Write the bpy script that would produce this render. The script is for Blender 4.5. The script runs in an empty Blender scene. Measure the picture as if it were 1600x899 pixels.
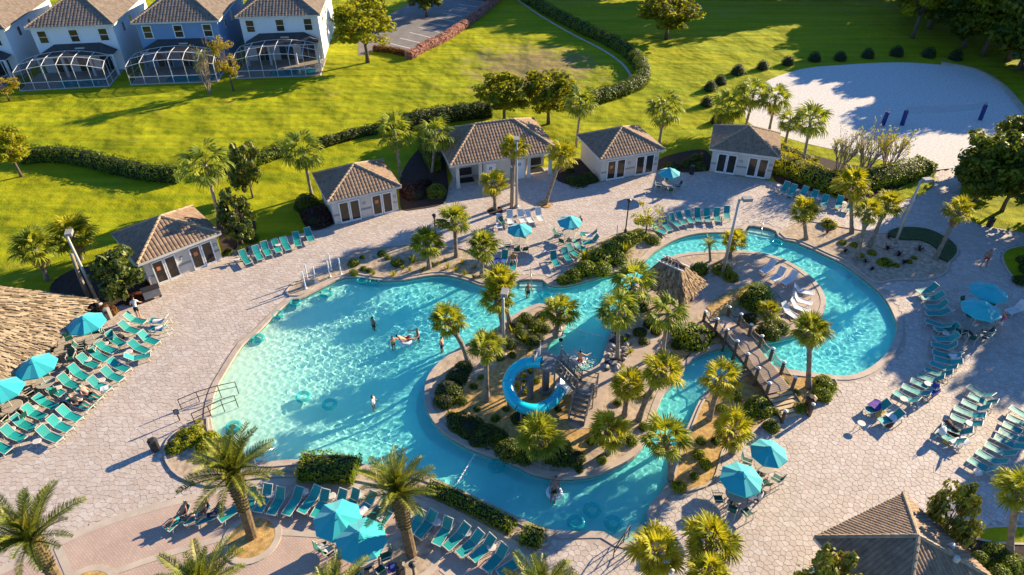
import bpy, bmesh, math, random
import numpy as np
from mathutils import Vector, Matrix, Quaternion
from mathutils.geometry import tessellate_polygon, delaunay_2d_cdt

rnd = random.Random(7)
SC = bpy.context.scene
COL = SC.collection
R = math.radians
PI = math.pi

# ------------------------------------------------------------------ camera, sky, sun, exposure
CAM_H, PITCH, FPX = 33.0, 37.5, 1067.0
cam = bpy.data.cameras.new('camera')
cam.sensor_width = 36
cam.lens = 36 * FPX / 1600
cam.clip_end = 3000
cam_o = bpy.data.objects.new('camera', cam)
COL.objects.link(cam_o)
cam_o.location = (0, 0, CAM_H)
cam_o.rotation_euler = (R(90 - PITCH), 0, 0)
SC.camera = cam_o

SUN_EL, SUN_AZ = 19.5, 34.0          # azimuth counted from +X towards +Y
world = bpy.data.worlds.new('World')
SC.world = world
world.use_nodes = True
wn = world.node_tree
sky = wn.nodes.new('ShaderNodeTexSky')
sky.sky_type = 'NISHITA'
sky.sun_disc = False
sky.sun_elevation = R(SUN_EL)
sky.sun_rotation = R(90 - SUN_AZ)
sky.air_density = 1.0
sky.dust_density = 0.0
sky.ozone_density = 8.0
wn.links.new(sky.outputs[0], wn.nodes['Background'].inputs[0])
wn.nodes['Background'].inputs[1].default_value = 0.095
sun = bpy.data.lights.new('sun', 'SUN')
sun.energy = 5.0
sun.angle = R(0.5)
sun.color = (1.0, 0.82, 0.555)
sun.cycles.is_caustics_light = True
sun_o = bpy.data.objects.new('sun', sun)
COL.objects.link(sun_o)
sv = Vector((math.cos(R(SUN_EL)) * math.cos(R(SUN_AZ)), math.cos(R(SUN_EL)) * math.sin(R(SUN_AZ)), math.sin(R(SUN_EL))))
sun_o.rotation_euler = sv.to_track_quat('Z', 'Y').to_euler()
sun_o.location = sv * 200
SC.view_settings.view_transform = 'Standard'
SC.view_settings.look = 'None'
SC.view_settings.gamma = 1
SC.view_settings.exposure = 1.45
SC.cycles.use_denoising = True
SC.cycles.max_bounces = 7
SC.cycles.diffuse_bounces = 3
SC.cycles.glossy_bounces = 3
SC.cycles.transmission_bounces = 6
SC.cycles.transparent_max_bounces = 16
SC.cycles.sample_clamp_indirect = 6

# ------------------------------------------------------------------ ground survey: photo sight line -> ground point
_p = R(PITCH)
def ray(x, y):
    u, v = (x - 800) / FPX, (449.5 - y) / FPX
    return (u, math.cos(_p) + v * math.sin(_p), -math.sin(_p) + v * math.cos(_p))
def g(x, y, z=0.0):
    d = ray(x, y)
    t = (z - CAM_H) / d[2]
    return (d[0] * t, d[1] * t)
def atY(x, y, Y):
    d = ray(x, y)
    t = Y / d[1]
    return (d[0] * t, CAM_H + d[2] * t)
def pxm(X, Y, Z=0.0):
    return FPX / (Y * math.cos(_p) - (Z - CAM_H) * math.sin(_p))
def proj(X, Y, Z=0.0):
    s = pxm(X, Y, Z)
    return 800 + s * X, 449.5 - s * (Y * math.sin(_p) + (Z - CAM_H) * math.cos(_p))
def gp(pts, z=0.0):
    return [g(x, y, z) for x, y in pts]

# ------------------------------------------------------------------ materials
MATS = {}
def nodes(name):
    m = bpy.data.materials.new(name)
    m.use_nodes = True
    MATS[name] = m
    t = m.node_tree
    return m, t, t.nodes['Principled BSDF'], t.nodes['Material Output']
def ramp(t, fac, stops):
    r = t.nodes.new('ShaderNodeValToRGB')
    e = r.color_ramp.elements
    while len(e) < len(stops):
        e.new(0.5)
    for k, (p, c) in enumerate(stops):
        e[k].position = p
        e[k].color = (*c, 1)
    t.links.new(fac, r.inputs[0])
    return r.outputs[0]
def noise(t, scale, detail=4, coord=None, rough=0.55, dist=0):
    n = t.nodes.new('ShaderNodeTexNoise')
    n.inputs['Scale'].default_value = scale
    n.inputs['Detail'].default_value = detail
    n.inputs['Roughness'].default_value = rough
    n.inputs['Distortion'].default_value = dist
    if coord is not None:
        t.links.new(coord, n.inputs['Vector'])
    return n.outputs['Fac']
def pos(t):
    return t.nodes.new('ShaderNodeNewGeometry').outputs['Position']
def objc(t):
    return t.nodes.new('ShaderNodeTexCoord').outputs['Object']
def mth(t, op, a, b):
    n = t.nodes.new('ShaderNodeMath')
    n.operation = op
    for k, s in enumerate((a, b)):
        if isinstance(s, (int, float)):
            n.inputs[k].default_value = s
        else:
            t.links.new(s, n.inputs[k])
    return n.outputs[0]
def mixc(t, fac, a, b, mode='MIX'):
    n = t.nodes.new('ShaderNodeMix')
    n.data_type = 'RGBA'
    n.blend_type = mode
    for k, s in ((0, fac), (6, a), (7, b)):
        if isinstance(s, (int, float)):
            n.inputs[k].default_value = s
        elif isinstance(s, tuple):
            n.inputs[k].default_value = (*s, 1)
        else:
            t.links.new(s, n.inputs[k])
    return n.outputs[2]
def bump(t, b, h, strength=0.3, dist=0.02):
    n = t.nodes.new('ShaderNodeBump')
    n.inputs['Strength'].default_value = strength
    n.inputs['Distance'].default_value = dist
    t.links.new(h, n.inputs['Height'])
    t.links.new(n.outputs[0], b.inputs['Normal'])
def mat(name, c, c2=None, scale=3.0, rough=0.7, bmp=0.0, metal=0.0, local=False, rand=0.0, det=5, spec=0.4, bs=None):
    m, t, b, o = nodes(name)
    b.inputs['Roughness'].default_value = rough
    b.inputs['Metallic'].default_value = metal
    b.inputs['Specular IOR Level'].default_value = spec
    c2 = c2 or tuple(min(1, k * 0.78) for k in c)
    co = objc(t) if local else pos(t)
    f = noise(t, scale, det, co)
    if rand:
        oi = t.nodes.new('ShaderNodeObjectInfo')
        f = mth(t, 'ADD', f, mth(t, 'MULTIPLY', mth(t, 'SUBTRACT', oi.outputs['Random'], 0.5), rand))
    t.links.new(ramp(t, f, [(0.3, c2), (0.7, c)]), b.inputs['Base Color'])
    if bmp:
        bump(t, b, noise(t, bs or scale * 6, 4, co), bmp)
    return m
def leafmat(name, dark, light, transl=0.35, rough=0.55, scale=1.2, rand=0.35, spec=0.22, brown=None):
    m, t, b, o = nodes(name)
    oi = t.nodes.new('ShaderNodeObjectInfo')
    f = mth(t, 'ADD', noise(t, scale, 3, pos(t)), mth(t, 'MULTIPLY', mth(t, 'SUBTRACT', oi.outputs['Random'], 0.5), rand))
    at = t.nodes.new('ShaderNodeAttribute')
    at.attribute_name = 'tint'
    f = mth(t, 'ADD', f, mth(t, 'MULTIPLY', mth(t, 'SUBTRACT', at.outputs['Fac'], 0.5), 0.5))
    st = [(0.3, dark), (0.68, light)]
    if brown:
        st.append((0.97, brown))
    c = ramp(t, f, st)
    t.links.new(c, b.inputs['Base Color'])
    b.inputs['Roughness'].default_value = rough
    b.inputs['Specular IOR Level'].default_value = spec
    tr = t.nodes.new('ShaderNodeBsdfTranslucent')
    t.links.new(mixc(t, 0.5, c, (min(1, light[0] * 1.5), min(1, light[1] * 1.35), light[2] * 0.6)), tr.inputs['Color'])
    mx = t.nodes.new('ShaderNodeMixShader')
    mx.inputs[0].default_value = transl
    t.links.new(b.outputs[0], mx.inputs[1])
    t.links.new(tr.outputs[0], mx.inputs[2])
    t.links.new(mx.outputs[0], o.inputs[0])
    return m

def make_materials():
    # mown lawn: broad tonal patches, fine mottling, tufted relief
    m, t, b, o = nodes('lawn')
    P = pos(t)
    a = noise(t, 0.09, 4, P, 0.6)
    f = noise(t, 1.3, 6, P, 0.7)
    f2 = noise(t, 7, 3, P, 0.6)
    c1 = ramp(t, a, [(0.33, (0.155, 0.235, 0.003)), (0.68, (0.33, 0.335, 0.004))])
    c2 = ramp(t, f, [(0.34, (0.10, 0.16, 0.003)), (0.66, (0.37, 0.36, 0.006))])
    c = mixc(t, 0.5, c1, c2)
    c = mixc(t, 0.32, c, ramp(t, f2, [(0.36, (0.07, 0.10, 0.002)), (0.62, (0.43, 0.40, 0.010))]))
    mp = t.nodes.new('ShaderNodeMapping')
    mp.inputs['Rotation'].default_value = (0, 0, R(-14))
    mp.inputs['Scale'].default_value = (0.05, 0.9, 1)
    t.links.new(P, mp.inputs[0])
    mow = noise(t, 1.0, 3, mp.outputs[0], 0.5, 0.4)
    c = mixc(t, 0.34, c, ramp(t, mow, [(0.38, (0.13, 0.19, 0.003)), (0.6, (0.42, 0.37, 0.006))]))
    # worn, dry hollow of the basin
    vd = t.nodes.new('ShaderNodeVectorMath')
    vd.operation = 'DISTANCE'
    vd.inputs[1].default_value = (*g(835, 105), 0)
    t.links.new(P, vd.inputs[0])
    hol = mth(t, 'ADD', mth(t, 'DIVIDE', vd.outputs['Value'], 13.0), mth(t, 'MULTIPLY', mth(t, 'SUBTRACT', noise(t, 0.35, 7, P, 0.75), 0.5), 2.2))
    c = mixc(t, ramp(t, hol, [(0.35, (0.8, 0.8, 0.8)), (0.8, (0, 0, 0))]), c, (0.24, 0.17, 0.085))
    dry = ramp(t, noise(t, 0.16, 5, P, 0.65), [(0.60, (0, 0, 0)), (0.72, (1, 1, 1))])
    c = mixc(t, mth(t, 'MULTIPLY', dry, 0.45), c, (0.33, 0.24, 0.06))
    t.links.new(c, b.inputs['Base Color'])
    b.inputs['Roughness'].default_value = 0.9
    b.inputs['Specular IOR Level'].default_value = 0.1
    hh = mth(t, 'ADD', mth(t, 'MULTIPLY', noise(t, 5, 5, P, 0.7), 0.10), mth(t, 'MULTIPLY', noise(t, 0.16, 3, P, 0.5), 1.7))
    bump(t, b, hh, 0.9, 1.0)
    # dry basin floor
    mat('basin', (0.24, 0.19, 0.12), (0.08, 0.11, 0.03), 0.25, 0.95, 0.6, det=8, bs=6)
    # flagstones: one tint per stone plus grain
    m, t, b, o = nodes('flagstone')
    at = t.nodes.new('ShaderNodeAttribute')
    at.attribute_name = 'tint'
    P = pos(t)
    c = ramp(t, at.outputs['Fac'], [(0.0, (0.36, 0.28, 0.225)), (0.35, (0.46, 0.365, 0.30)), (0.7, (0.51, 0.44, 0.38)), (1.0, (0.63, 0.575, 0.53))])
    c = mixc(t, 0.45, c, ramp(t, noise(t, 0.35, 5, P, 0.6), [(0.3, (0.37, 0.315, 0.275)), (0.7, (0.58, 0.475, 0.40))]))
    c = mixc(t, 0.35, c, ramp(t, noise(t, 9, 4, P), [(0.3, (0.33, 0.275, 0.23)), (0.7, (0.62, 0.525, 0.46))]))
    t.links.new(c, b.inputs['Base Color'])
    b.inputs['Roughness'].default_value = 0.75
    bump(t, b, noise(t, 14, 4, P), 0.35, 0.01)
    # grout / far paving of the deck
    m, t, b, o = nodes('deck_base')
    P = pos(t)
    v = t.nodes.new('ShaderNodeTexVoronoi')
    v.inputs['Scale'].default_value = 2.6
    t.links.new(P, v.inputs['Vector'])
    c = ramp(t, v.outputs['Color'], [(0.1, (0.35, 0.28, 0.225)), (0.9, (0.43, 0.365, 0.31))])
    c = mixc(t, 0.4, c, ramp(t, noise(t, 0.4, 5, P), [(0.3, (0.31, 0.25, 0.205)), (0.7, (0.42, 0.34, 0.275))]))
    t.links.new(c, b.inputs['Base Color'])
    b.inputs['Roughness'].default_value = 0.85
    # brick terrace
    m, t, b, o = nodes('brick_paver')
    P = pos(t)
    mp = t.nodes.new('ShaderNodeMapping')
    mp.inputs['Rotation'].default_value = (0, 0, R(38))
    t.links.new(P, mp.inputs[0])
    br = t.nodes.new('ShaderNodeTexBrick')
    br.inputs['Color1'].default_value = (0.50, 0.365, 0.295, 1)
    br.inputs['Color2'].default_value = (0.41, 0.285, 0.225, 1)
    br.inputs['Mortar'].default_value = (0.26, 0.18, 0.145, 1)
    br.inputs['Scale'].default_value = 1.0
    br.inputs['Mortar Size'].default_value = 0.012
    br.inputs['Brick Width'].default_value = 0.24
    br.inputs['Row Height'].default_value = 0.125
    t.links.new(mp.outputs[0], br.inputs['Vector'])
    c = mixc(t, 0.45, br.outputs['Color'], ramp(t, noise(t, 0.5, 6, P), [(0.3, (0.35, 0.255, 0.21)), (0.7, (0.56, 0.42, 0.335))]))
    t.links.new(c, b.inputs['Base Color'])
    b.inputs['Roughness'].default_value = 0.8
    bump(t, b, br.outputs['Fac'], -0.5, 0.008)
    mat('concrete_band', (0.52, 0.43, 0.345), (0.40, 0.33, 0.265), 1.2, 0.8, 0.2)
    mat('coping', (0.50, 0.40, 0.32), (0.36, 0.28, 0.22), 1.6, 0.7, 0.3)
    mat('waterline_tile', (0.02, 0.07, 0.12), (0.01, 0.035, 0.07), 4, 0.25)
    mat('gravel', (0.54, 0.42, 0.30), (0.24, 0.18, 0.125), 3.2, 0.95, 0.9, det=9, bs=9)
    mat('straw_mulch', (0.60, 0.38, 0.13), (0.26, 0.155, 0.055), 4.0, 0.95, 0.9, det=9, bs=12)
    mat('dark_mulch', (0.055, 0.032, 0.022), (0.02, 0.013, 0.01), 4.0, 0.95, 0.9, det=9, bs=10)
    mat('island_path', (0.47, 0.36, 0.275), (0.34, 0.26, 0.2), 2.5, 0.8, 0.4, det=7)
    mat('sand', (0.70, 0.66, 0.61), (0.44, 0.40, 0.36), 4.5, 0.95, 1.0, det=12, bs=3.2)
    mat('asphalt', (0.23, 0.205, 0.185), (0.15, 0.135, 0.125), 0.6, 0.9, 0.3, det=8)
    mat('white_line', (0.75, 0.73, 0.7), None, 3, 0.7)
    mat('pebble', (0.55, 0.42, 0.28), (0.25, 0.18, 0.12), 2.0, 0.9, rand=0.8)
    mat('rock', (0.42, 0.38, 0.34), (0.03, 0.03, 0.035), 1.1, 0.8, 0.4, rand=1.4)
    # pale pebble plaster at the entry; deeper blue is water's light absorption painted in
    m, t, b, o = nodes('pool_plaster')
    at = t.nodes.new('ShaderNodeAttribute')
    at.attribute_name = 'deep'
    P = pos(t)
    c = ramp(t, at.outputs['Fac'], [(0.0, (0.92, 0.85, 0.70)), (0.22, (0.90, 0.88, 0.72)), (0.48, (0.68, 0.92, 0.78)), (0.78, (0.46, 0.90, 0.78)), (1.0, (0.27, 0.82, 0.80))])
    c = mixc(t, 0.10, c, ramp(t, noise(t, 1.0, 5, P), [(0.3, (0.05, 0.22, 0.27)), (0.7, (0.55, 0.72, 0.70))]))
    t.links.new(c, b.inputs['Base Color'])
    b.inputs['Roughness'].default_value = 0.8
    m, t, b, o = nodes('pool_water')
    t.nodes.remove(b)
    gl = t.nodes.new('ShaderNodeBsdfGlass')
    gl.inputs['IOR'].default_value = 1.33
    gl.inputs['Roughness'].default_value = 0.0
    gl.inputs['Color'].default_value = (0.83, 1.0, 0.99, 1)
    t.links.new(gl.outputs[0], o.inputs[0])
    m, t, b, o = nodes('house_pool')
    b.inputs['Base Color'].default_value = (0.02, 0.28, 0.30, 1)
    b.inputs['Roughness'].default_value = 0.08
    bump(t, b, noise(t, 3, 3, pos(t)), 0.3, 0.03)
    # buildings
    mat('stucco', (0.62, 0.57, 0.49), (0.54, 0.49, 0.42), 1.2, 0.9, 0.25, bs=30)
    mat('stucco_trim', (0.68, 0.64, 0.57), None, 1.5, 0.8)
    mat('stucco_band', (0.36, 0.33, 0.30), None, 1.5, 0.8)
    mat('house_white', (0.74, 0.75, 0.76), (0.68, 0.69, 0.70), 0.6, 0.85)
    mat('house_blue', (0.18, 0.30, 0.47), (0.155, 0.265, 0.42), 0.6, 0.8)
    mat('white_paint', (0.78, 0.78, 0.76), (0.7, 0.7, 0.68), 2, 0.5)
    mat('glass_dark', (0.012, 0.015, 0.018), (0.03, 0.028, 0.02), 0.7, 0.08, spec=0.6)
    mat('door_glass', (0.045, 0.035, 0.02), (0.015, 0.013, 0.01), 0.8, 0.12, spec=0.6)
    mat('roof_tile', (0.33, 0.22, 0.14), (0.165, 0.108, 0.072), 2.6, 0.85, 0.3, det=8, bs=14)
    mat('roof_tile_house', (0.255, 0.195, 0.145), (0.12, 0.092, 0.072), 2.2, 0.85, 0.3, det=8, bs=8)
    mat('ridge_tile', (0.46, 0.34, 0.215), (0.26, 0.185, 0.12), 2.5, 0.85)
    mat('lanai_roof', (0.075, 0.066, 0.062), (0.045, 0.04, 0.038), 2, 0.8)
    mat('paver_pale', (0.42, 0.36, 0.29), (0.33, 0.28, 0.22), 1.5, 0.85)
    m, t, b, o = nodes('insect_screen')
    b.inputs['Base Color'].default_value = (0.035, 0.03, 0.028, 1)
    b.inputs['Roughness'].default_value = 0.7
    tr = t.nodes.new('ShaderNodeBsdfTransparent')
    mx = t.nodes.new('ShaderNodeMixShader')
    mx.inputs[0].default_value = 0.36
    t.links.new(tr.outputs[0], mx.inputs[1])
    t.links.new(b.outputs[0], mx.inputs[2])
    t.links.new(mx.outputs[0], o.inputs[0])
    for nm_, ca_, cb_ in (('thatch', (0.13, 0.092, 0.055), (0.44, 0.335, 0.215)), ('thatch_old', (0.13, 0.08, 0.043), (0.46, 0.31, 0.175))):
        m, t, b, o = nodes(nm_)
        at = t.nodes.new('ShaderNodeAttribute')
        at.attribute_name = 'tint'
        f = mth(t, 'ADD', mth(t, 'MULTIPLY', at.outputs['Fac'], 0.75), mth(t, 'MULTIPLY', noise(t, 1.5, 6, pos(t), 0.7), 0.35))
        t.links.new(ramp(t, f, [(0.15, ca_), (0.85, cb_)]), b.inputs['Base Color'])
        b.inputs['Roughness'].default_value = 0.95
        b.inputs['Specular IOR Level'].default_value = 0.1
    mat('wood_post', (0.17, 0.12, 0.075), (0.09, 0.065, 0.042), 3, 0.8, 0.3)
    mat('wood_plank', (0.54, 0.40, 0.29), (0.38, 0.275, 0.195), 2.2, 0.75, 0.3, rand=0.5)
    mat('wood_tread', (0.60, 0.46, 0.27), (0.42, 0.31, 0.18), 2.2, 0.8, 0.3)
    mat('wood_pole', (0.34, 0.26, 0.18), (0.22, 0.165, 0.115), 1.5, 0.85)
    # metals, plastics, fabrics
    mat('pole_grey', (0.46, 0.43, 0.38), (0.36, 0.335, 0.29), 1.0, 0.5, metal=0.1)
    mat('lamp_grey', (0.30, 0.285, 0.265), None, 2, 0.5)
    mat('black_metal', (0.02, 0.02, 0.022), (0.035, 0.033, 0.03), 4, 0.4)
    mat('bronze_metal', (0.075, 0.05, 0.033), None, 3, 0.45, metal=0.4)
    mat('steel', (0.55, 0.55, 0.54), None, 3, 0.3, metal=0.8)
    mat('tower_grey', (0.24, 0.22, 0.20), (0.17, 0.155, 0.14), 2, 0.6)
    mat('tower_panel', (0.50, 0.49, 0.52), None, 2, 0.5)
    mat('sling_teal', (0.008, 0.31, 0.275), (0.004, 0.235, 0.21), 2.2, 0.6, rand=0.8, local=True)
    mat('sling_green', (0.004, 0.10, 0.075), (0.002, 0.075, 0.06), 2.2, 0.6, rand=0.5, local=True)
    mat('sling_white', (0.72, 0.70, 0.67), None, 2, 0.6)
    mat('frame_cream', (0.62, 0.57, 0.49), None, 3, 0.4)
    m = mat('canopy', (0.02, 0.42, 0.44), (0.014, 0.36, 0.385), 0.9, 0.75, rand=0.15, local=True)
    t = m.node_tree
    b = t.nodes['Principled BSDF']
    b.inputs['Sheen Weight'].default_value = 0.25
    mat('canopy_blue', (0.006, 0.26, 0.42), (0.004, 0.22, 0.37), 0.9, 0.75, local=True)
    mat('table_top', (0.44, 0.38, 0.32), (0.34, 0.29, 0.245), 6, 0.6)
    mat('side_table', (0.66, 0.60, 0.53), None, 4, 0.55)
    m, t, b, o = nodes('slide_blue')
    b.inputs['Base Color'].default_value = (0.002, 0.245, 0.52, 1)
    b.inputs['Roughness'].default_value = 0.22
    f = noise(t, 0.8, 4, pos(t))
    t.links.new(ramp(t, f, [(0.3, (0.006, 0.46, 0.58)), (0.7, (0.012, 0.56, 0.66))]), b.inputs['Base Color'])
    mat('slide_white', (0.74, 0.80, 0.82), (0.6, 0.7, 0.74), 1.5, 0.3)
    m, t, b, o = nodes('tube_vinyl')
    b.inputs['Base Color'].default_value = (0.03, 0.50, 0.52, 1)
    b.inputs['Roughness'].default_value = 0.12
    tr = t.nodes.new('ShaderNodeBsdfTransparent')
    tr.inputs[0].default_value = (0.6, 0.97, 0.97, 1)
    mx = t.nodes.new('ShaderNodeMixShader')
    mx.inputs[0].default_value = 0.26
    t.links.new(tr.outputs[0], mx.inputs[1])
    t.links.new(b.outputs[0], mx.inputs[2])
    t.links.new(mx.outputs[0], o.inputs[0])
    m, t, b, o = nodes('rope_net')
    b.inputs['Base Color'].default_value = (0.10, 0.08, 0.05, 1)
    tr = t.nodes.new('ShaderNodeBsdfTransparent')
    mx = t.nodes.new('ShaderNodeMixShader')
    mx.inputs[0].default_value = 0.45
    t.links.new(tr.outputs[0], mx.inputs[1])
    t.links.new(b.outputs[0], mx.inputs[2])
    t.links.new(mx.outputs[0], o.inputs[0])
    m, t, b, o = nodes('net_mesh')
    b.inputs['Base Color'].default_value = (0.05, 0.05, 0.06, 1)
    tr = t.nodes.new('ShaderNodeBsdfTransparent')
    mx = t.nodes.new('ShaderNodeMixShader')
    mx.inputs[0].default_value = 0.12
    t.links.new(tr.outputs[0], mx.inputs[1])
    t.links.new(b.outputs[0], mx.inputs[2])
    t.links.new(mx.outputs[0], o.inputs[0])
    mat('pad_blue', (0.006, 0.035, 0.20), None, 3, 0.5)
    mat('notice_orange', (0.75, 0.22, 0.08), None, 3, 0.6)
    mat('plaque_grey', (0.22, 0.23, 0.24), None, 3, 0.6)
    mat('foam', (0.80, 0.86, 0.87), None, 3, 0.5)
    for n, c in dict(towel_white=(0.75, 0.74, 0.72), towel_blue=(0.02, 0.05, 0.32), towel_purple=(0.11, 0.05, 0.30), towel_pink=(0.62, 0.10, 0.20),
                     cloth_black=(0.015, 0.015, 0.018), cloth_red=(0.45, 0.04, 0.04), cloth_navy=(0.01, 0.02, 0.09), cloth_teal=(0.02, 0.30, 0.32),
                     cloth_white=(0.7, 0.7, 0.68), bag_brown=(0.09, 0.05, 0.03), bag_yellow=(0.5, 0.36, 0.08)).items():
        mat(n, c, None, 6, 0.85, local=True)
    mat('skin_light', (0.55, 0.31, 0.205), (0.46, 0.25, 0.165), 5, 0.55, local=True)
    mat('skin_tan', (0.36, 0.185, 0.11), (0.29, 0.145, 0.085), 5, 0.55, local=True)
    mat('hair_dark', (0.02, 0.014, 0.01), None, 9, 0.6, local=True)
    mat('hair_brown', (0.085, 0.045, 0.02), None, 9, 0.6, local=True)
    # plants
    leafmat('palm_leaf', (0.07, 0.115, 0.010), (0.34, 0.35, 0.022), 0.36, 0.55, 0.33, rand=0.55)
    leafmat('palm_leaf_young', (0.095, 0.135, 0.008), (0.46, 0.42, 0.02), 0.4, 0.55, 0.33, rand=0.55)
    leafmat('palm_leaf_lawn', (0.065, 0.12, 0.012), (0.34, 0.37, 0.03), 0.38, 0.55, 0.33, rand=0.55)
    leafmat('date_leaf', (0.045, 0.08, 0.010), (0.25, 0.26, 0.024), 0.25, 0.42, 0.8, brown=(0.28, 0.2, 0.06))
    mat('palm_trunk', (0.33, 0.26, 0.19), (0.13, 0.10, 0.075), 3.5, 0.9, 0.8, det=8, bs=9)
    mat('palm_trunk_grey', (0.36, 0.30, 0.23), (0.19, 0.155, 0.12), 3.5, 0.9, 0.6, det=8, bs=9)
    mat('date_trunk', (0.22, 0.15, 0.075), (0.07, 0.048, 0.025), 5, 0.95, 0.9, det=8, bs=10)
    mat('date_boot', (0.22, 0.20, 0.035), (0.10, 0.085, 0.02), 4, 0.9, 0.5)
    leafmat('oak_leaf', (0.06, 0.095, 0.006), (0.36, 0.35, 0.012), 0.5, 0.55, 0.7)
    leafmat('dark_leaf', (0.034, 0.064, 0.006), (0.17, 0.20, 0.014), 0.34, 0.5, 0.6)
    leafmat('gold_leaf', (0.15, 0.135, 0.008), (0.42, 0.32, 0.02), 0.4, 0.55, 0.8)
    leafmat('magnolia_leaf', (0.032, 0.06, 0.007), (0.20, 0.215, 0.016), 0.18, 0.45, 0.9, spec=0.35, brown=(0.28, 0.19, 0.05))
    leafmat('hedge_leaf', (0.05, 0.10, 0.005), (0.24, 0.29, 0.010), 0.3, 0.5, 1.5)
    leafmat('bush_leaf', (0.026, 0.052, 0.005), (0.135, 0.165, 0.010), 0.25, 0.5, 1.5)
    leafmat('lime_leaf', (0.11, 0.16, 0.006), (0.38, 0.36, 0.012), 0.38, 0.5, 1.3)
    leafmat('topiary_leaf', (0.012, 0.03, 0.008), (0.05, 0.075, 0.016), 0.15, 0.5, 1.5)
    leafmat('red_leaf', (0.08, 0.015, 0.01), (0.24, 0.05, 0.02), 0.3, 0.5, 1.5)
    leafmat('russet_leaf', (0.11, 0.05, 0.01), (0.36, 0.15, 0.03), 0.3, 0.5, 1.5)
    leafmat('maroon_leaf', (0.03, 0.012, 0.012), (0.085, 0.032, 0.024), 0.2, 0.5, 1.5)
    leafmat('pink_plume', (0.30, 0.13, 0.11), (0.60, 0.32, 0.25), 0.4, 0.7, 1.5)
    leafmat('dead_leaf', (0.17, 0.105, 0.04), (0.36, 0.25, 0.10), 0.25, 0.7, 0.9)
    mat('bark', (0.17, 0.125, 0.09), (0.075, 0.055, 0.04), 5, 0.95, 0.6)
    mat('bark_pale', (0.40, 0.31, 0.25), (0.26, 0.20, 0.165), 5, 0.9, 0.3)
    mat('bush_core', (0.02, 0.026, 0.008), (0.01, 0.014, 0.005), 5, 1.0)  # near-black fill, shade between leaves put into the colour
    m, t, b, o = nodes('ground_cover')
    P = pos(t)
    t.links.new(ramp(t, noise(t, 3, 6, P, 0.7), [(0.3, (0.012, 0.03, 0.005)), (0.7, (0.055, 0.085, 0.010))]), b.inputs['Base Color'])
    b.inputs['Roughness'].default_value = 0.9
    bump(t, b, noise(t, 8, 5, P), 1.0, 0.1)
    m, t, b, o = nodes('car_paint')
    b.inputs['Base Color'].default_value = (0.02, 0.022, 0.026, 1)
    b.inputs['Roughness'].default_value = 0.25
    b.inputs['Coat Weight'].default_value = 0.6
make_materials()

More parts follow.
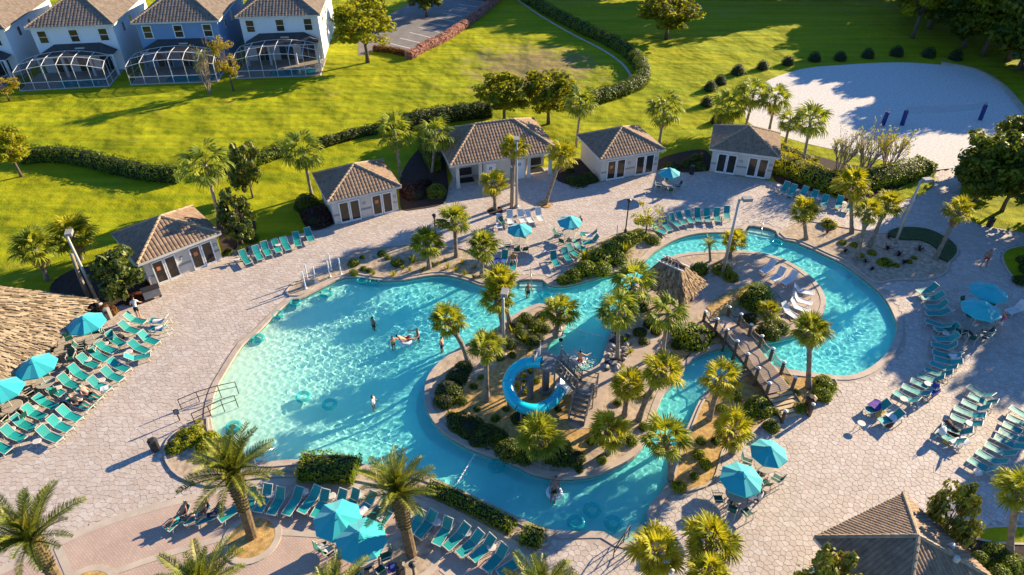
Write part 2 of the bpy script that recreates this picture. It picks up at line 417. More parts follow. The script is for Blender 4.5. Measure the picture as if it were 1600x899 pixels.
# ------------------------------------------------------------------ mesh helpers
class MB:
    """collects faces, then links them as one mesh object"""
    def __init__(s):
        s.v, s.f, s.m, s.tint = [], [], [], []
    def add(s, vs, fs, mi=0, tint=0.5):
        n = len(s.v)
        s.v += [tuple(p) for p in vs]
        s.f += [tuple(i + n for i in f) for f in fs]
        s.m += [mi] * len(fs)
        s.tint += [tint] * len(fs)
        return s
    def box(s, c, d, rz=0.0, mi=0, tint=0.5):
        x, y, z = d[0] / 2, d[1] / 2, d[2] / 2
        ca, sa = math.cos(rz), math.sin(rz)
        vs = []
        for k in ((-1, -1, -1), (1, -1, -1), (1, 1, -1), (-1, 1, -1), (-1, -1, 1), (1, -1, 1), (1, 1, 1), (-1, 1, 1)):
            a, b = k[0] * x, k[1] * y
            vs.append((c[0] + a * ca - b * sa, c[1] + a * sa + b * ca, c[2] + k[2] * z))
        return s.add(vs, [(0, 3, 2, 1), (4, 5, 6, 7), (0, 1, 5, 4), (1, 2, 6, 5), (2, 3, 7, 6), (3, 0, 4, 7)], mi, tint)
    def bar(s, p, q, w, h=None, mi=0, up=(0, 0, 1)):
        h = h or w
        p, q = Vector(p), Vector(q)
        d = (q - p).normalized()
        u = Vector(up)
        a = d.cross(u)
        if a.length < 1e-4:
            a = d.cross(Vector((1, 0, 0)))
        a.normalize()
        b = a.cross(d)
        a, b = a * w / 2, b * h / 2
        vs = [p - a - b, p + a - b, p + a + b, p - a + b, q - a - b, q + a - b, q + a + b, q - a + b]
        return s.add(vs, [(0, 1, 2, 3), (4, 7, 6, 5), (0, 4, 5, 1), (1, 5, 6, 2), (2, 6, 7, 3), (3, 7, 4, 0)], mi)
    def tube(s, pts, rad, seg=8, mi=0, cap=True, closed=False):
        pts = [Vector(p) for p in pts]
        n = len(pts)
        rad = rad if isinstance(rad, (list, tuple)) else [rad] * n
        vs, fs = [], []
        nrm = None
        for i, p in enumerate(pts):
            d = (pts[(i + 1) % n] - pts[i - 1]) if closed else (pts[min(i + 1, n - 1)] - pts[max(i - 1, 0)])
            d.normalize()
            if nrm is None:
                nrm = d.cross(Vector((0, 0, 1)))
                if nrm.length < 1e-3:
                    nrm = d.cross(Vector((1, 0, 0)))
            nrm = (nrm - d * nrm.dot(d)).normalized()
            b = d.cross(nrm)
            for k in range(seg):
                a = 2 * PI * k / seg
                vs.append(p + (nrm * math.cos(a) + b * math.sin(a)) * rad[i])
        for i in range(n if closed else n - 1):
            for k in range(seg):
                a, b2 = i * seg + k, i * seg + (k + 1) % seg
                c, d2 = ((i + 1) % n) * seg + (k + 1) % seg, ((i + 1) % n) * seg + k
                fs.append((a, b2, c, d2))
        if cap and not closed:
            fs.append(tuple(range(seg - 1, -1, -1)))
            fs.append(tuple((n - 1) * seg + k for k in range(seg)))
        return s.add(vs, fs, mi)
    def lathe(s, prof, seg=16, mi=0, c=(0, 0, 0)):
        vs, fs = [], []
        for r, z in prof:
            for k in range(seg):
                a = 2 * PI * k / seg
                vs.append((c[0] + r * math.cos(a), c[1] + r * math.sin(a), c[2] + z))
        for i in range(len(prof) - 1):
            for k in range(seg):
                k2 = (k + 1) % seg
                fs.append((i * seg + k, i * seg + k2, (i + 1) * seg + k2, (i + 1) * seg + k))
        fs.append(tuple(range(seg - 1, -1, -1)))
        fs.append(tuple((len(prof) - 1) * seg + k for k in range(seg)))
        return s.add(vs, fs, mi)
    def poly(s, outer, holes=(), z=0.0, mi=0, skirt=0.0):
        loops = [[Vector((x, y, 0)) for x, y in lp] for lp in [outer, *holes]]
        tris = tessellate_polygon(loops)
        flat = [p for lp in loops for p in lp]
        fs = []
        for a, b, c in tris:
            n = (flat[b] - flat[a]).cross(flat[c] - flat[a]).z
            if abs(n) < 1e-9:
                continue
            fs.append((a, b, c) if n > 0 else (a, c, b))
        s.add([(p.x, p.y, z) for p in flat], fs, mi)
        if skirt:
            for lp in loops:
                n = len(lp)
                s.add([(p.x, p.y, z) for p in lp] + [(p.x, p.y, z - skirt) for p in lp],
                      [(i, (i + 1) % n, n + (i + 1) % n, n + i) for i in range(n)], mi)
        return s
    def mesh(s, name, mats, smooth=False):
        me = bpy.data.meshes.new(name)
        me.from_pydata(s.v, [], s.f)
        for m in (mats if isinstance(mats, (list, tuple)) else [mats]):
            me.materials.append(MATS[m])
        if any(s.m):
            me.polygons.foreach_set('material_index', s.m)
        if smooth:
            me.polygons.foreach_set('use_smooth', [True] * len(s.f))
        a = me.attributes.new('tint', 'FLOAT', 'FACE')
        a.data.foreach_set('value', s.tint)
        me.update()
        return me
    def build(s, name, mats, parent=None, smooth=False, loc=(0, 0, 0), rz=0.0):
        return link(name, s.mesh(name, mats, smooth), parent, loc, rz)

def link(name, me, parent=None, loc=(0, 0, 0), rz=0.0, scale=None, rot=None):
    o = bpy.data.objects.new(name, me)
    COL.objects.link(o)
    o.parent = parent
    o.location = loc
    o.rotation_euler = rot if rot is not None else (0, 0, rz)
    if scale is not None:
        o.scale = scale if isinstance(scale, (tuple, list)) else (scale,) * 3
    return o
def tag(o, label=None, cat=None, group=None, kind=None):
    if label: o['label'] = label
    if cat: o['category'] = cat
    if group: o['group'] = group
    if kind: o['kind'] = kind
    return o
def thing(name, label, cat, loc=(0, 0, 0), rz=0.0, group=None, scale=None):
    return tag(link(name, None, None, loc, rz, scale), label, cat, group)
def copy_tree(root, loc, rz, label=None, group=None, scale=None, parent=None):
    c = root.copy()
    COL.objects.link(c)
    c.parent = parent
    if parent is None:
        c.location = loc
        c.rotation_euler = (0, 0, rz)
        if scale is not None:
            c.scale = scale if isinstance(scale, (tuple, list)) else (scale,) * 3
        if label: c['label'] = label
        if group: c['group'] = group
    for ch in list(KIDS.get(root.name, root.children)):
        copy_tree(ch, None, None, parent=c)
    return c
KIDS = {}
def freeze(root):
    """remember the parts of a prototype, so that copying it many times stays quick"""
    KIDS[root.name] = list(root.children)
    for ch in root.children:
        freeze(ch)
    return root

def catmull(pts, step=0.5, closed=True):
    pts = [Vector((x, y)) for x, y in pts]
    n = len(pts)
    out = []
    for i in range(n if closed else n - 1):
        p0, p1, p2, p3 = (pts[(i - 1) % n], pts[i], pts[(i + 1) % n], pts[(i + 2) % n]) if closed else \
            (pts[max(i - 1, 0)], pts[i], pts[i + 1], pts[min(i + 2, n - 1)])
        L = (p2 - p1).length
        k = max(1, int(L / step))
        # centripetal-like damping against overshoot
        m1 = (p2 - p0) * 0.5
        m2 = (p3 - p1) * 0.5
        if m1.length > L * 1.2: m1 *= L * 1.2 / m1.length
        if m2.length > L * 1.2: m2 *= L * 1.2 / m2.length
        for j in range(k):
            t = j / k
            t2, t3 = t * t, t * t * t
            q = p1 * (2 * t3 - 3 * t2 + 1) + m1 * (t3 - 2 * t2 + t) + p2 * (-2 * t3 + 3 * t2) + m2 * (t3 - t2)
            out.append((q.x, q.y))
    if not closed:
        out.append(tuple(pts[-1]))
    return out
def area(lp):
    return 0.5 * sum(lp[i][0] * lp[(i + 1) % len(lp)][1] - lp[(i + 1) % len(lp)][0] * lp[i][1] for i in range(len(lp)))
def offset(lp, d):
    """moves a closed loop outward by d (whatever its winding)"""
    sgn = 1 if area(lp) > 0 else -1
    n = len(lp)
    out = []
    for i in range(n):
        a, b, c = lp[i - 1], lp[i], lp[(i + 1) % n]
        tx, ty = c[0] - a[0], c[1] - a[1]
        L = math.hypot(tx, ty) or 1
        out.append((b[0] + sgn * ty / L * d, b[1] - sgn * tx / L * d))
    return out
def inside(P, lp):
    """numpy even-odd test: P (n,2), loop -> bool array"""
    P = np.asarray(P)
    x, y = P[:, 0], P[:, 1]
    res = np.zeros(len(P), bool)
    n = len(lp)
    for i in range(n):
        x1, y1 = lp[i]
        x2, y2 = lp[(i + 1) % n]
        if y1 == y2:
            continue
        c = ((y1 > y) != (y2 > y)) & (x < (x2 - x1) * (y - y1) / (y2 - y1) + x1)
        res ^= c
    return res
def seg_dist(P, lp):
    P = np.asarray(P)
    best = np.full(len(P), 1e9)
    n = len(lp)
    for i in range(n):
        a = np.array(lp[i]); b = np.array(lp[(i + 1) % n])
        ab = b - a
        t = np.clip(((P - a) @ ab) / max(ab @ ab, 1e-9), 0, 1)
        best = np.minimum(best, np.hypot(*(P - (a + t[:, None] * ab)).T))
    return best

# ------------------------------------------------------------------ outlines (surveyed from the photograph, metres on the ground)
POOL_PX = [(400, 524), (380, 540), (350, 587), (337, 612), (330, 640), (331, 667), (342, 697), (368, 716), (415, 724), (472, 721), (562, 728),
           (645, 741), (678, 751), (717, 768), (762, 788), (800, 807), (830, 821), (860, 831), (900, 834), (942, 834), (964, 847), (984, 852),
           (1003, 838), (1015, 822), (1011, 804), (1017, 791), (1032, 774), (1046, 749), (1052, 722), (1062, 693), (1075, 668), (1097, 622), (1122, 600), (1174, 579),
           (1210, 576), (1237, 581), (1275, 586), (1310, 590), (1334, 588), (1360, 577), (1385, 555), (1398, 532), (1401, 510), (1393, 487), (1380, 465), (1360, 446),
           (1320, 415), (1295, 403), (1267, 390), (1240, 379), (1225, 376), (1216, 371), (1212, 363), (1200, 358), (1168, 355), (1160, 364),
           (1122, 365), (1095, 366), (1070, 371), (1045, 381), (1020, 397), (997, 415), (952, 430), (912, 442), (880, 449), (857, 447), (848, 439), (812, 439), (800, 445),
           (780, 449), (752, 448), (735, 441), (710, 434), (687, 431), (660, 434), (632, 439), (600, 440), (575, 437), (555, 434), (540, 435), (525, 440), (505, 450), (468, 469), (457, 470), (432, 491)]
ISLE_PX = [(788, 508), (770, 523), (735, 540), (705, 557), (682, 576), (667, 600), (665, 633), (672, 652), (687, 673), (715, 693), (750, 709), (800, 727), (837, 744),
           (875, 750), (920, 747), (955, 736), (990, 716), (1012, 685), (1025, 645), (1037, 617), (1060, 594), (1073, 572), (1087, 560), (1120, 547), (1150, 541), (1197, 535),
           (1222, 531), (1252, 522), (1278, 503), (1288, 482), (1285, 463), (1275, 447), (1258, 431), (1237, 417), (1210, 405), (1170, 397), (1120, 396), (1092, 398),
           (1060, 402), (1030, 414), (1008, 434), (985, 460), (966, 488), (956, 516), (947, 545), (938, 573), (912, 586), (890, 588), (862, 566), (852, 545), (868, 528), (884, 510), (882, 496),
           (862, 482), (843, 479), (815, 490)]
pool = catmull(gp(POOL_PX, -0.10))
isle = catmull(gp(ISLE_PX, -0.10))
DECK_PX = [(-500, 760), (-300, 640), (-60, 545), (60, 500), (150, 487), (225, 452), (236, 438), (335, 396), (350, 402), (372, 388), (487, 361), (525, 350), (626, 328), (680, 323), (692, 316), (702, 290),
           (710, 268), (860, 262), (872, 282), (905, 292), (938, 285), (1030, 268), (1108, 268), (1208, 284), (1300, 308), (1335, 325), (1400, 316), (1440, 305), (1458, 292), (1461, 278),
           (1446, 268), (1500, 262), (1507, 276), (1500, 300), (1499, 335), (1530, 352), (1600, 364), (1680, 374), (1745, 520), (1850, 760), (1900, 1250), (-300, 1250), (-600, 1000)]
deck = gp(DECK_PX)

# ---- the setting
BIG = [(-700, -300), (700, -300), (700, 900), (-700, 900)]
lawn = MB().poly(BIG, [deck], 0.0).build('lawn', 'lawn')
tag(lawn, kind='structure')
deck_o = MB().poly(deck, [offset(pool, 0.05)], 0.02, skirt=0.25).build('pool_deck', 'deck_base')
tag(deck_o, kind='structure')

def ribbon(path, width, z, closed=False, thick=0.0, side=0):
    """flat strip along a path; side 0 = centred, +1 = to the outside of a closed loop"""
    mb = MB()
    if side:
        a, b = path, offset(path, width * side)
    else:
        n = len(path)
        a, b = [], []
        for i in range(n):
            p, q = (path[i - 1], path[(i + 1) % n]) if closed else (path[max(i - 1, 0)], path[min(i + 1, n - 1)])
            tx, ty = q[0] - p[0], q[1] - p[1]
            L = math.hypot(tx, ty) or 1
            a.append((path[i][0] + ty / L * width / 2, path[i][1] - tx / L * width / 2))
            b.append((path[i][0] - ty / L * width / 2, path[i][1] + tx / L * width / 2))
    n = len(a)
    vs = [(x, y, z) for x, y in a] + [(x, y, z) for x, y in b]
    fs = [(i, (i + 1) % n, n + (i + 1) % n, n + i) for i in range(n if closed else n - 1)]
    # face up
    def up(f):
        p = [vs[k] for k in f]
        s2 = sum(p[i][0] * p[(i + 1) % 4][1] - p[(i + 1) % 4][0] * p[i][1] for i in range(4))
        return f if s2 > 0 else f[::-1]
    mb.add(vs, [up(f) for f in fs])
    if thick:
        for lp in (a, b):
            mb.add([(x, y, z) for x, y in lp] + [(x, y, z - thick) for x, y in lp],
                   [(i, (i + 1) % n, n + (i + 1) % n, n + i) for i in range(n if closed else n - 1)])
    return mb

# pool: floor, walls, tile band, coping; one structure with its parts
WATER_Z = -0.12
beach = np.array(g(333, 640))
def depth_at(P):
    d = np.asarray(P) - np.array(g(338, 625))
    ax = np.array(g(640, 600)) - np.array(g(338, 625))
    L = np.linalg.norm(ax)
    s = (d @ (ax / L)) / L
    s = np.clip(s, 0, 1.15)
    return 0.03 + 1.2 * np.clip(s / 1.0, 0, 1) ** 0.85
def floor_depth(P):
    # sloped sides: shallow along every bank, deeper towards the middle, never deeper than the beach profile allows
    d = np.minimum(seg_dist(P, pool), seg_dist(P, isle))
    d = np.where(inside(P, pool) & ~inside(P, isle), d, 0.0)
    return np.minimum(depth_at(P), 0.42 + 0.25 * np.clip(d - 1.0, 0, 3.2))
def grid_mesh(name, x0, x1, y0, y1, step, keep, zf, mats):
    xs = np.arange(x0, x1, step)
    ys = np.arange(y0, y1, step)
    X, Y = np.meshgrid(xs, ys)
    P = np.stack([X.ravel(), Y.ravel()], 1)
    k = keep(P)
    n, mcol = len(ys), len(xs)
    idx = np.arange(n * mcol).reshape(n, mcol)
    q = np.stack([idx[:-1, :-1], idx[:-1, 1:], idx[1:, 1:], idx[1:, :-1]], -1).reshape(-1, 4)
    q = q[k[q].any(1)]
    used = np.unique(q)
    remap = -np.ones(n * mcol, int)
    remap[used] = np.arange(len(used))
    Z = zf(P[used])
    me = bpy.data.meshes.new(name)
    V = np.column_stack([P[used], Z])
    me.vertices.add(len(V)); me.vertices.foreach_set('co', V.ravel())
    q = remap[q]
    me.loops.add(q.size); me.loops.foreach_set('vertex_index', q.ravel())
    me.polygons.add(len(q))
    me.polygons.foreach_set('loop_start', np.arange(0, q.size, 4))
    me.polygons.foreach_set('loop_total', np.full(len(q), 4))
    me.polygons.foreach_set('use_smooth', np.ones(len(q), bool))
    me.materials.append(MATS[mats])
    me.update(calc_edges=True)
    return me, P[used]
pa = np.array(pool)
x0, y0 = pa.min(0) - 1
x1, y1 = pa.max(0) + 1
pool_grown = offset(pool, 0.45)
isle_in = offset(isle, -0.45)
fm, fp = grid_mesh('floor', x0, x1, y0, y1, 0.5, lambda P: inside(P, offset(pool, 1.2)), lambda P: WATER_Z - floor_depth(P), 'pool_plaster')
at = fm.attributes.new('deep', 'FLOAT', 'POINT')
at.data.foreach_set('value', np.clip(depth_at(fp) / 1.2, 0, 1))  # drives the absorption tint painted into the floor
shell = tag(link('pool_shell', None), kind='structure')
floor = link('floor', fm, shell)
wall = MB()
for lp in (pool, isle):
    n = len(lp)
    wall.add([(x, y, -0.06) for x, y in lp] + [(x, y, -1.6) for x, y in lp], [(i, (i + 1) % n, n + (i + 1) % n, n + i) for i in range(n)])
wm = wall.mesh('wall', 'pool_plaster', True)
at = wm.attributes.new('deep', 'FLOAT', 'POINT')
at.data.foreach_set('value', [0.85] * len(wm.vertices))
wall_o = link('wall', wm, shell)
tile = MB()
for lp, s in ((pool, -1), (isle, 1)):
    n = len(lp)
    q = offset(lp, s * 0.012)
    tile.add([(x, y, 0.0) for x, y in q] + [(x, y, -0.22) for x, y in q], [(i, (i + 1) % n, n + (i + 1) % n, n + i) for i in range(n)])
tile_o = tile.build('waterline_tile', 'waterline_tile', shell)
cop = ribbon(offset(pool, -0.04), 0.42, 0.062, True, 0.16, 1)
cop.build('coping', 'coping', shell)
ribbon(offset(isle, 0.04), -0.40, 0.20, True, 0.30, 1).build('coping', 'coping', shell)

rng = np.random.default_rng(5)
WV = [(l, a, p) for l, a, p in zip(rng.uniform(0.24, 0.85, 44), rng.uniform(0, 2 * PI, 44), rng.uniform(0, 2 * PI, 44))]
def waves(P):
    X, Y = P[:, 0], P[:, 1]
    Z = np.zeros(len(P))
    for l, a, p in WV:
        Z += 0.0027 * l * np.sin(2 * PI / l * (X * math.cos(a) + Y * math.sin(a)) + p)
    calm = 0.55 + 0.45 * np.sin(X * 0.21 + 1.3) * np.sin(Y * 0.27)
    return WATER_Z + Z * (0.55 + 0.6 * np.clip(calm, 0, 1))
wme, _ = grid_mesh('pool_water', x0, x1, y0, y1, 0.055, lambda P: inside(P, offset(pool, 0.25)) & ~inside(P, offset(isle, -0.4)), waves, 'pool_water')
water = tag(link('pool_water', wme), kind='structure')
water.cycles.is_caustics_caster = True
for o in (floor, wall_o, tile_o):
    o.cycles.is_caustics_receiver = True

# pool steps (submerged treads) at the three stair bays
def steps(px_a, px_b, px_in, n=3):
    a, b, c = (Vector(g(*q)) for q in (px_a, px_b, px_in))
    d = (c - (a + b) / 2).normalized()
    for k in range(n):
        mb = MB()
        p, q = a + d * (0.34 * k - 0.4), b + d * (0.34 * k - 0.4)
        e = d * 0.74
        zt = WATER_Z - 0.16 - 0.2 * k
        vs = [(*p, zt), (*q, zt), (*(q + e), zt), (*(p + e), zt), (*p, -1.5), (*q, -1.5), (*(q + e), -1.5), (*(p + e), -1.5)]
        mb.add(vs, [(0, 1, 2, 3), (0, 4, 5, 1), (1, 5, 6, 2), (2, 6, 7, 3), (3, 7, 4, 0)])
        me = mb.mesh('pool_step', 'pool_plaster')
        at = me.attributes.new('deep', 'FLOAT', 'POINT')
        at.data.foreach_set('value', [0.25 + 0.2 * k] * len(me.vertices))  # lower treads bluer, absorption painted into their colour
        o = link('pool_step', me, shell)
        o.cycles.is_caustics_receiver = True
steps((1170, 356), (1212, 364), (1180, 385))
steps((812, 440), (848, 440), (828, 470))
steps((966, 847), (1012, 824), (960, 800))

# ---- planting beds, bands, terraces laid on the deck
BEDS = {}
def sheet(name, px, material, z, smooth_step=0.5, closed=True, skirt=0.2, world=False):
    lp = px if world else gp(px)
    lp = catmull(lp, smooth_step) if smooth_step else lp
    o = MB().poly(lp, [], z, skirt=skirt).build(name, material)
    tag(o, kind='structure')
    BEDS[o.name] = lp
    return o
def edging(lp, w=0.12, z=0.13, material='concrete_band', name='bed_edging'):
    return tag(ribbon(lp, w, z, True, 0.12).build(name, material), kind='structure')
NORTH_BED = [(447, 458), (470, 437), (500, 430), (525, 415), (550, 396), (600, 388), (640, 384), (692, 387), (725, 391), (752, 408), (772, 428), (798, 437),
             (778, 443), (752, 443), (736, 436), (710, 429), (687, 426), (660, 429), (632, 434), (600, 435), (575, 432), (555, 429), (540, 430), (523, 435), (503, 444), (467, 463)]
b = sheet('gravel_bed', NORTH_BED, 'gravel', 0.07)
NORTH2 = [(862, 442), (880, 433), (897, 425), (917, 399), (940, 378), (962, 367), (1007, 359), (1030, 365), (1037, 374), (1015, 392), (994, 410), (951, 425), (912, 437), (880, 444)]
b2 = sheet('gravel_bed', NORTH2, 'gravel', 0.07)
EAST = [(1219, 366), (1240, 351), (1262, 347), (1320, 357), (1385, 366), (1407, 357), (1450, 360), (1487, 380), (1496, 395), (1482, 412), (1477, 427), (1450, 437), (1400, 438), (1365, 441),
        (1324, 410), (1298, 399), (1270, 386), (1243, 375), (1227, 373)]
b3 = sheet('gravel_bed', EAST, 'gravel', 0.07)
sheet('ground_cover', [(1386, 367), (1407, 358), (1450, 361), (1486, 380), (1494, 395), (1480, 411), (1466, 405), (1462, 390), (1440, 378), (1405, 376)], 'ground_cover', 0.20)
SOUTH = [(1080, 672), (1099, 628), (1122, 608), (1172, 585), (1210, 582), (1237, 587), (1275, 591), (1304, 594), (1309, 602), (1300, 617), (1286, 624), (1271, 619), (1264, 640), (1240, 645), (1205, 655),
         (1185, 668), (1160, 690), (1132, 700), (1114, 752), (1074, 768), (1048, 766), (1054, 745), (1060, 722), (1068, 695)]
b4 = sheet('mulch_bed', SOUTH, 'straw_mulch', 0.075)
SW = [(262, 690), (295, 662), (324, 655), (325, 670), (337, 701), (365, 722), (415, 730), (472, 727), (562, 734), (645, 747), (676, 757), (715, 774), (760, 794), (798, 813), (828, 827), (857, 837),
      (856, 850), (832, 858), (800, 846), (740, 815), (690, 790), (640, 772), (560, 752), (480, 746), (400, 748), (335, 760), (280, 745), (258, 715)]
b5 = sheet('gravel_bed', SW, 'gravel', 0.07)
for nm in (b.name, b2.name, b3.name, b4.name, b5.name):
    edging(BEDS[nm])
for px in ([(465, 312), (500, 318), (524, 330), (523, 350), (488, 361), (472, 345)], [(628, 272), (660, 230), (690, 240), (700, 285), (698, 308), (688, 321), (650, 328), (627, 328)],
           [(868, 279), (872, 258), (900, 248), (925, 258), (937, 282), (905, 291), (884, 288)], [(78, 452), (120, 420), (185, 420), (236, 448), (240, 458), (165, 484), (128, 486)],
           [(340, 340), (385, 330), (400, 360), (372, 385), (352, 400)], [(1035, 247), (1100, 235), (1108, 266), (1030, 267)]):
    o = sheet('mulch_bed', px, 'dark_mulch', 0.05)
# hedge-side planting east of the fourth cabana, with its grass tip
o = sheet('mulch_bed', [(1212, 283), (1215, 235), (1260, 240), (1330, 258), (1400, 262), (1443, 266), (1435, 280), (1390, 300), (1330, 318), (1300, 305)], 'dark_mulch', 0.03)
o = sheet('lawn', [(1392, 300), (1440, 279), (1458, 280), (1456, 291), (1438, 303), (1402, 314), (1360, 318), (1345, 315)], 'lawn', 0.045)
o = sheet('lawn', [(1566, 400), (1585, 388), (1640, 385), (1690, 420), (1640, 452), (1598, 447), (1575, 425)], 'lawn', 0.10); edging(BEDS[o.name])
o = sheet('lawn', [(1512, 838), (1540, 826), (1600, 824), (1680, 826), (1690, 850), (1600, 852), (1545, 848)], 'lawn', 0.10); edging(BEDS[o.name])
o = sheet('mulch_bed', [(1480, 838), (1515, 842), (1560, 852), (1690, 854), (1700, 900), (1620, 960), (1545, 905), (1490, 862)], 'dark_mulch', 0.09)
for px, r_, mt in (((852, 320), 0.62, 'straw_mulch'), ((774, 330), 0.7, 'dark_mulch')):
    c = g(*px)
    sheet('mulch_bed', [(c[0] + r_ * math.cos(a * PI / 6), c[1] + r_ * math.sin(a * PI / 6)) for a in range(12)], mt, 0.08, world=True)

# brick terrace in the south with concrete bands and round palm beds
TERR_LINE = [(-260, 985), (-100, 935), (0, 894), (85, 852), (162, 819), (250, 791), (350, 766), (400, 756), (480, 753), (560, 759), (640, 779), (690, 797), (740, 822), (800, 853), (845, 880), (900, 925), (950, 985)]
line = catmull(gp(TERR_LINE), 0.6, False)
terr = line + gp([(950, 1150), (300, 1230), (-300, 1200)])
sheet('brick_terrace', terr, 'brick_paver', 0.045, 0, world=True)
tag(ribbon(line, 0.5, 0.053).build('paving_band', 'concrete_band'), kind='structure')
def circ(c, r, n=36):
    return [(c[0] + r * math.cos(2 * PI * k / n), c[1] + r * math.sin(2 * PI * k / n)) for k in range(n)]
for px, r_, mt in (((394, 842), 1.38, 'straw_mulch'), ((642, 868), 1.42, 'gravel'), ((132, 930), 1.42, 'straw_mulch')):
    c = g(*px)
    sheet('palm_bed', circ(c, r_ - 0.12), mt, 0.085, 0, world=True)
    tag(ribbon(circ(c, r_), 0.34, 0.093, True, 0.05).build('paving_band', 'concrete_band'), kind='structure')
for pts in ([(90, 854), (112, 905)], [(150, 905), (260, 867), (347, 842)], [(437, 833), (495, 836), (575, 850), (592, 853)], [(690, 888), (735, 925)]):
    tag(ribbon(catmull(gp(pts), 0.8, False), 0.38, 0.061).build('paving_band', 'concrete_band'), kind='structure')

# island ground: mulch, gravel and a winding path
isle_top = offset(isle, -0.30)
o = MB().poly(isle_top, [], 0.17).build('island', 'gravel')
tag(o, kind='structure')
sheet('mulch_bed', [(800, 545), (835, 560), (870, 600), (905, 640), (930, 690), (900, 722), (860, 728), (800, 706), (760, 690), (720, 670), (700, 640), (720, 610), (770, 580)], 'straw_mulch', 0.20, skirt=0.05)
sheet('mulch_bed', [(1068, 466), (1100, 450), (1150, 440), (1190, 438), (1160, 470), (1140, 500), (1150, 532), (1120, 540), (1085, 552), (1062, 570), (1050, 545), (1090, 520), (1110, 490)], 'straw_mulch', 0.20, skirt=0.05)
ipath = sheet('island_path', [(1160, 402), (1205, 411), (1235, 423), (1256, 438), (1270, 455), (1280, 478), (1264, 500), (1235, 505), (1225, 480), (1205, 455), (1170, 450), (1130, 462), (1100, 486),
        (1070, 515), (1035, 545), (1010, 570), (985, 585), (950, 610), (938, 650), (925, 672), (888, 668), (905, 625), (925, 596), (942, 577), (970, 558), (1000, 530), (1030, 505), (1065, 470), (1105, 440), (1145, 425)], 'island_path', 0.215, skirt=0.05)

# sand court, parking lot, basin, house aprons on the lawn
SAND = [(1200, 126), (1250, 109), (1300, 103), (1400, 98), (1480, 103), (1530, 115), (1566, 138), (1592, 168), (1610, 195), (1600, 215), (1545, 245), (1508, 264), (1500, 266), (1446, 272), (1410, 258), (1330, 240), (1250, 222),
        (1195, 204), (1168, 190), (1165, 170), (1175, 145)]
sand = sheet('sand_court', SAND, 'sand', 0.02)
wallpts = catmull(gp([(1470, 101), (1500, 106), (1530, 114), (1566, 137), (1592, 166), (1610, 193)]), 0.7, False)
kerb = thing('kerb_wall', 'low pale stone kerb wall curving along the sand court edge', 'wall')
for k in range(len(wallpts) - 1):
    p, q = Vector(wallpts[k]), Vector(wallpts[k + 1])
    c = (p + q) / 2
    d = q - p
    MB().box((0, 0, 0), (d.length * 0.97, 0.42, 0.36), 0).build('block', 'paver_pale', kerb, loc=(c.x, c.y, 0.17), rz=math.atan2(d.y, d.x))
park = sheet('parking_lot', [(560, 88), (604, 73), (640, 85), (700, 55), (765, 5), (800, -30), (690, -60), (640, 5), (600, 28), (560, 52)], 'asphalt', 0.012, 0)
for k, (a, b_) in enumerate((((609, 68), (641, 76)), ((625, 60), (660, 68)), ((640, 51), (673, 59)), ((655, 43), (687, 51)), ((667, 36), (699, 42)), ((680, 28), (710, 34)), ((692, 21), (722, 26)), ((705, 14), (735, 19)), ((717, 7), (746, 11)), ((728, 0), (757, 4)))):
    tag(ribbon([g(*a), g(*b_)], 0.16, 0.020).build('parking_line', 'white_line'), kind='structure')
0 and sheet('basin', [(690, 160), (720, 140), (790, 105), (850, 70), (905, 80), (940, 110), (900, 140), (840, 155), (760, 162)], 'basin', 0.008)
for a, b_ in (((590, 12), (650, 0)), ((600, 22), (660, 0))):
    pass

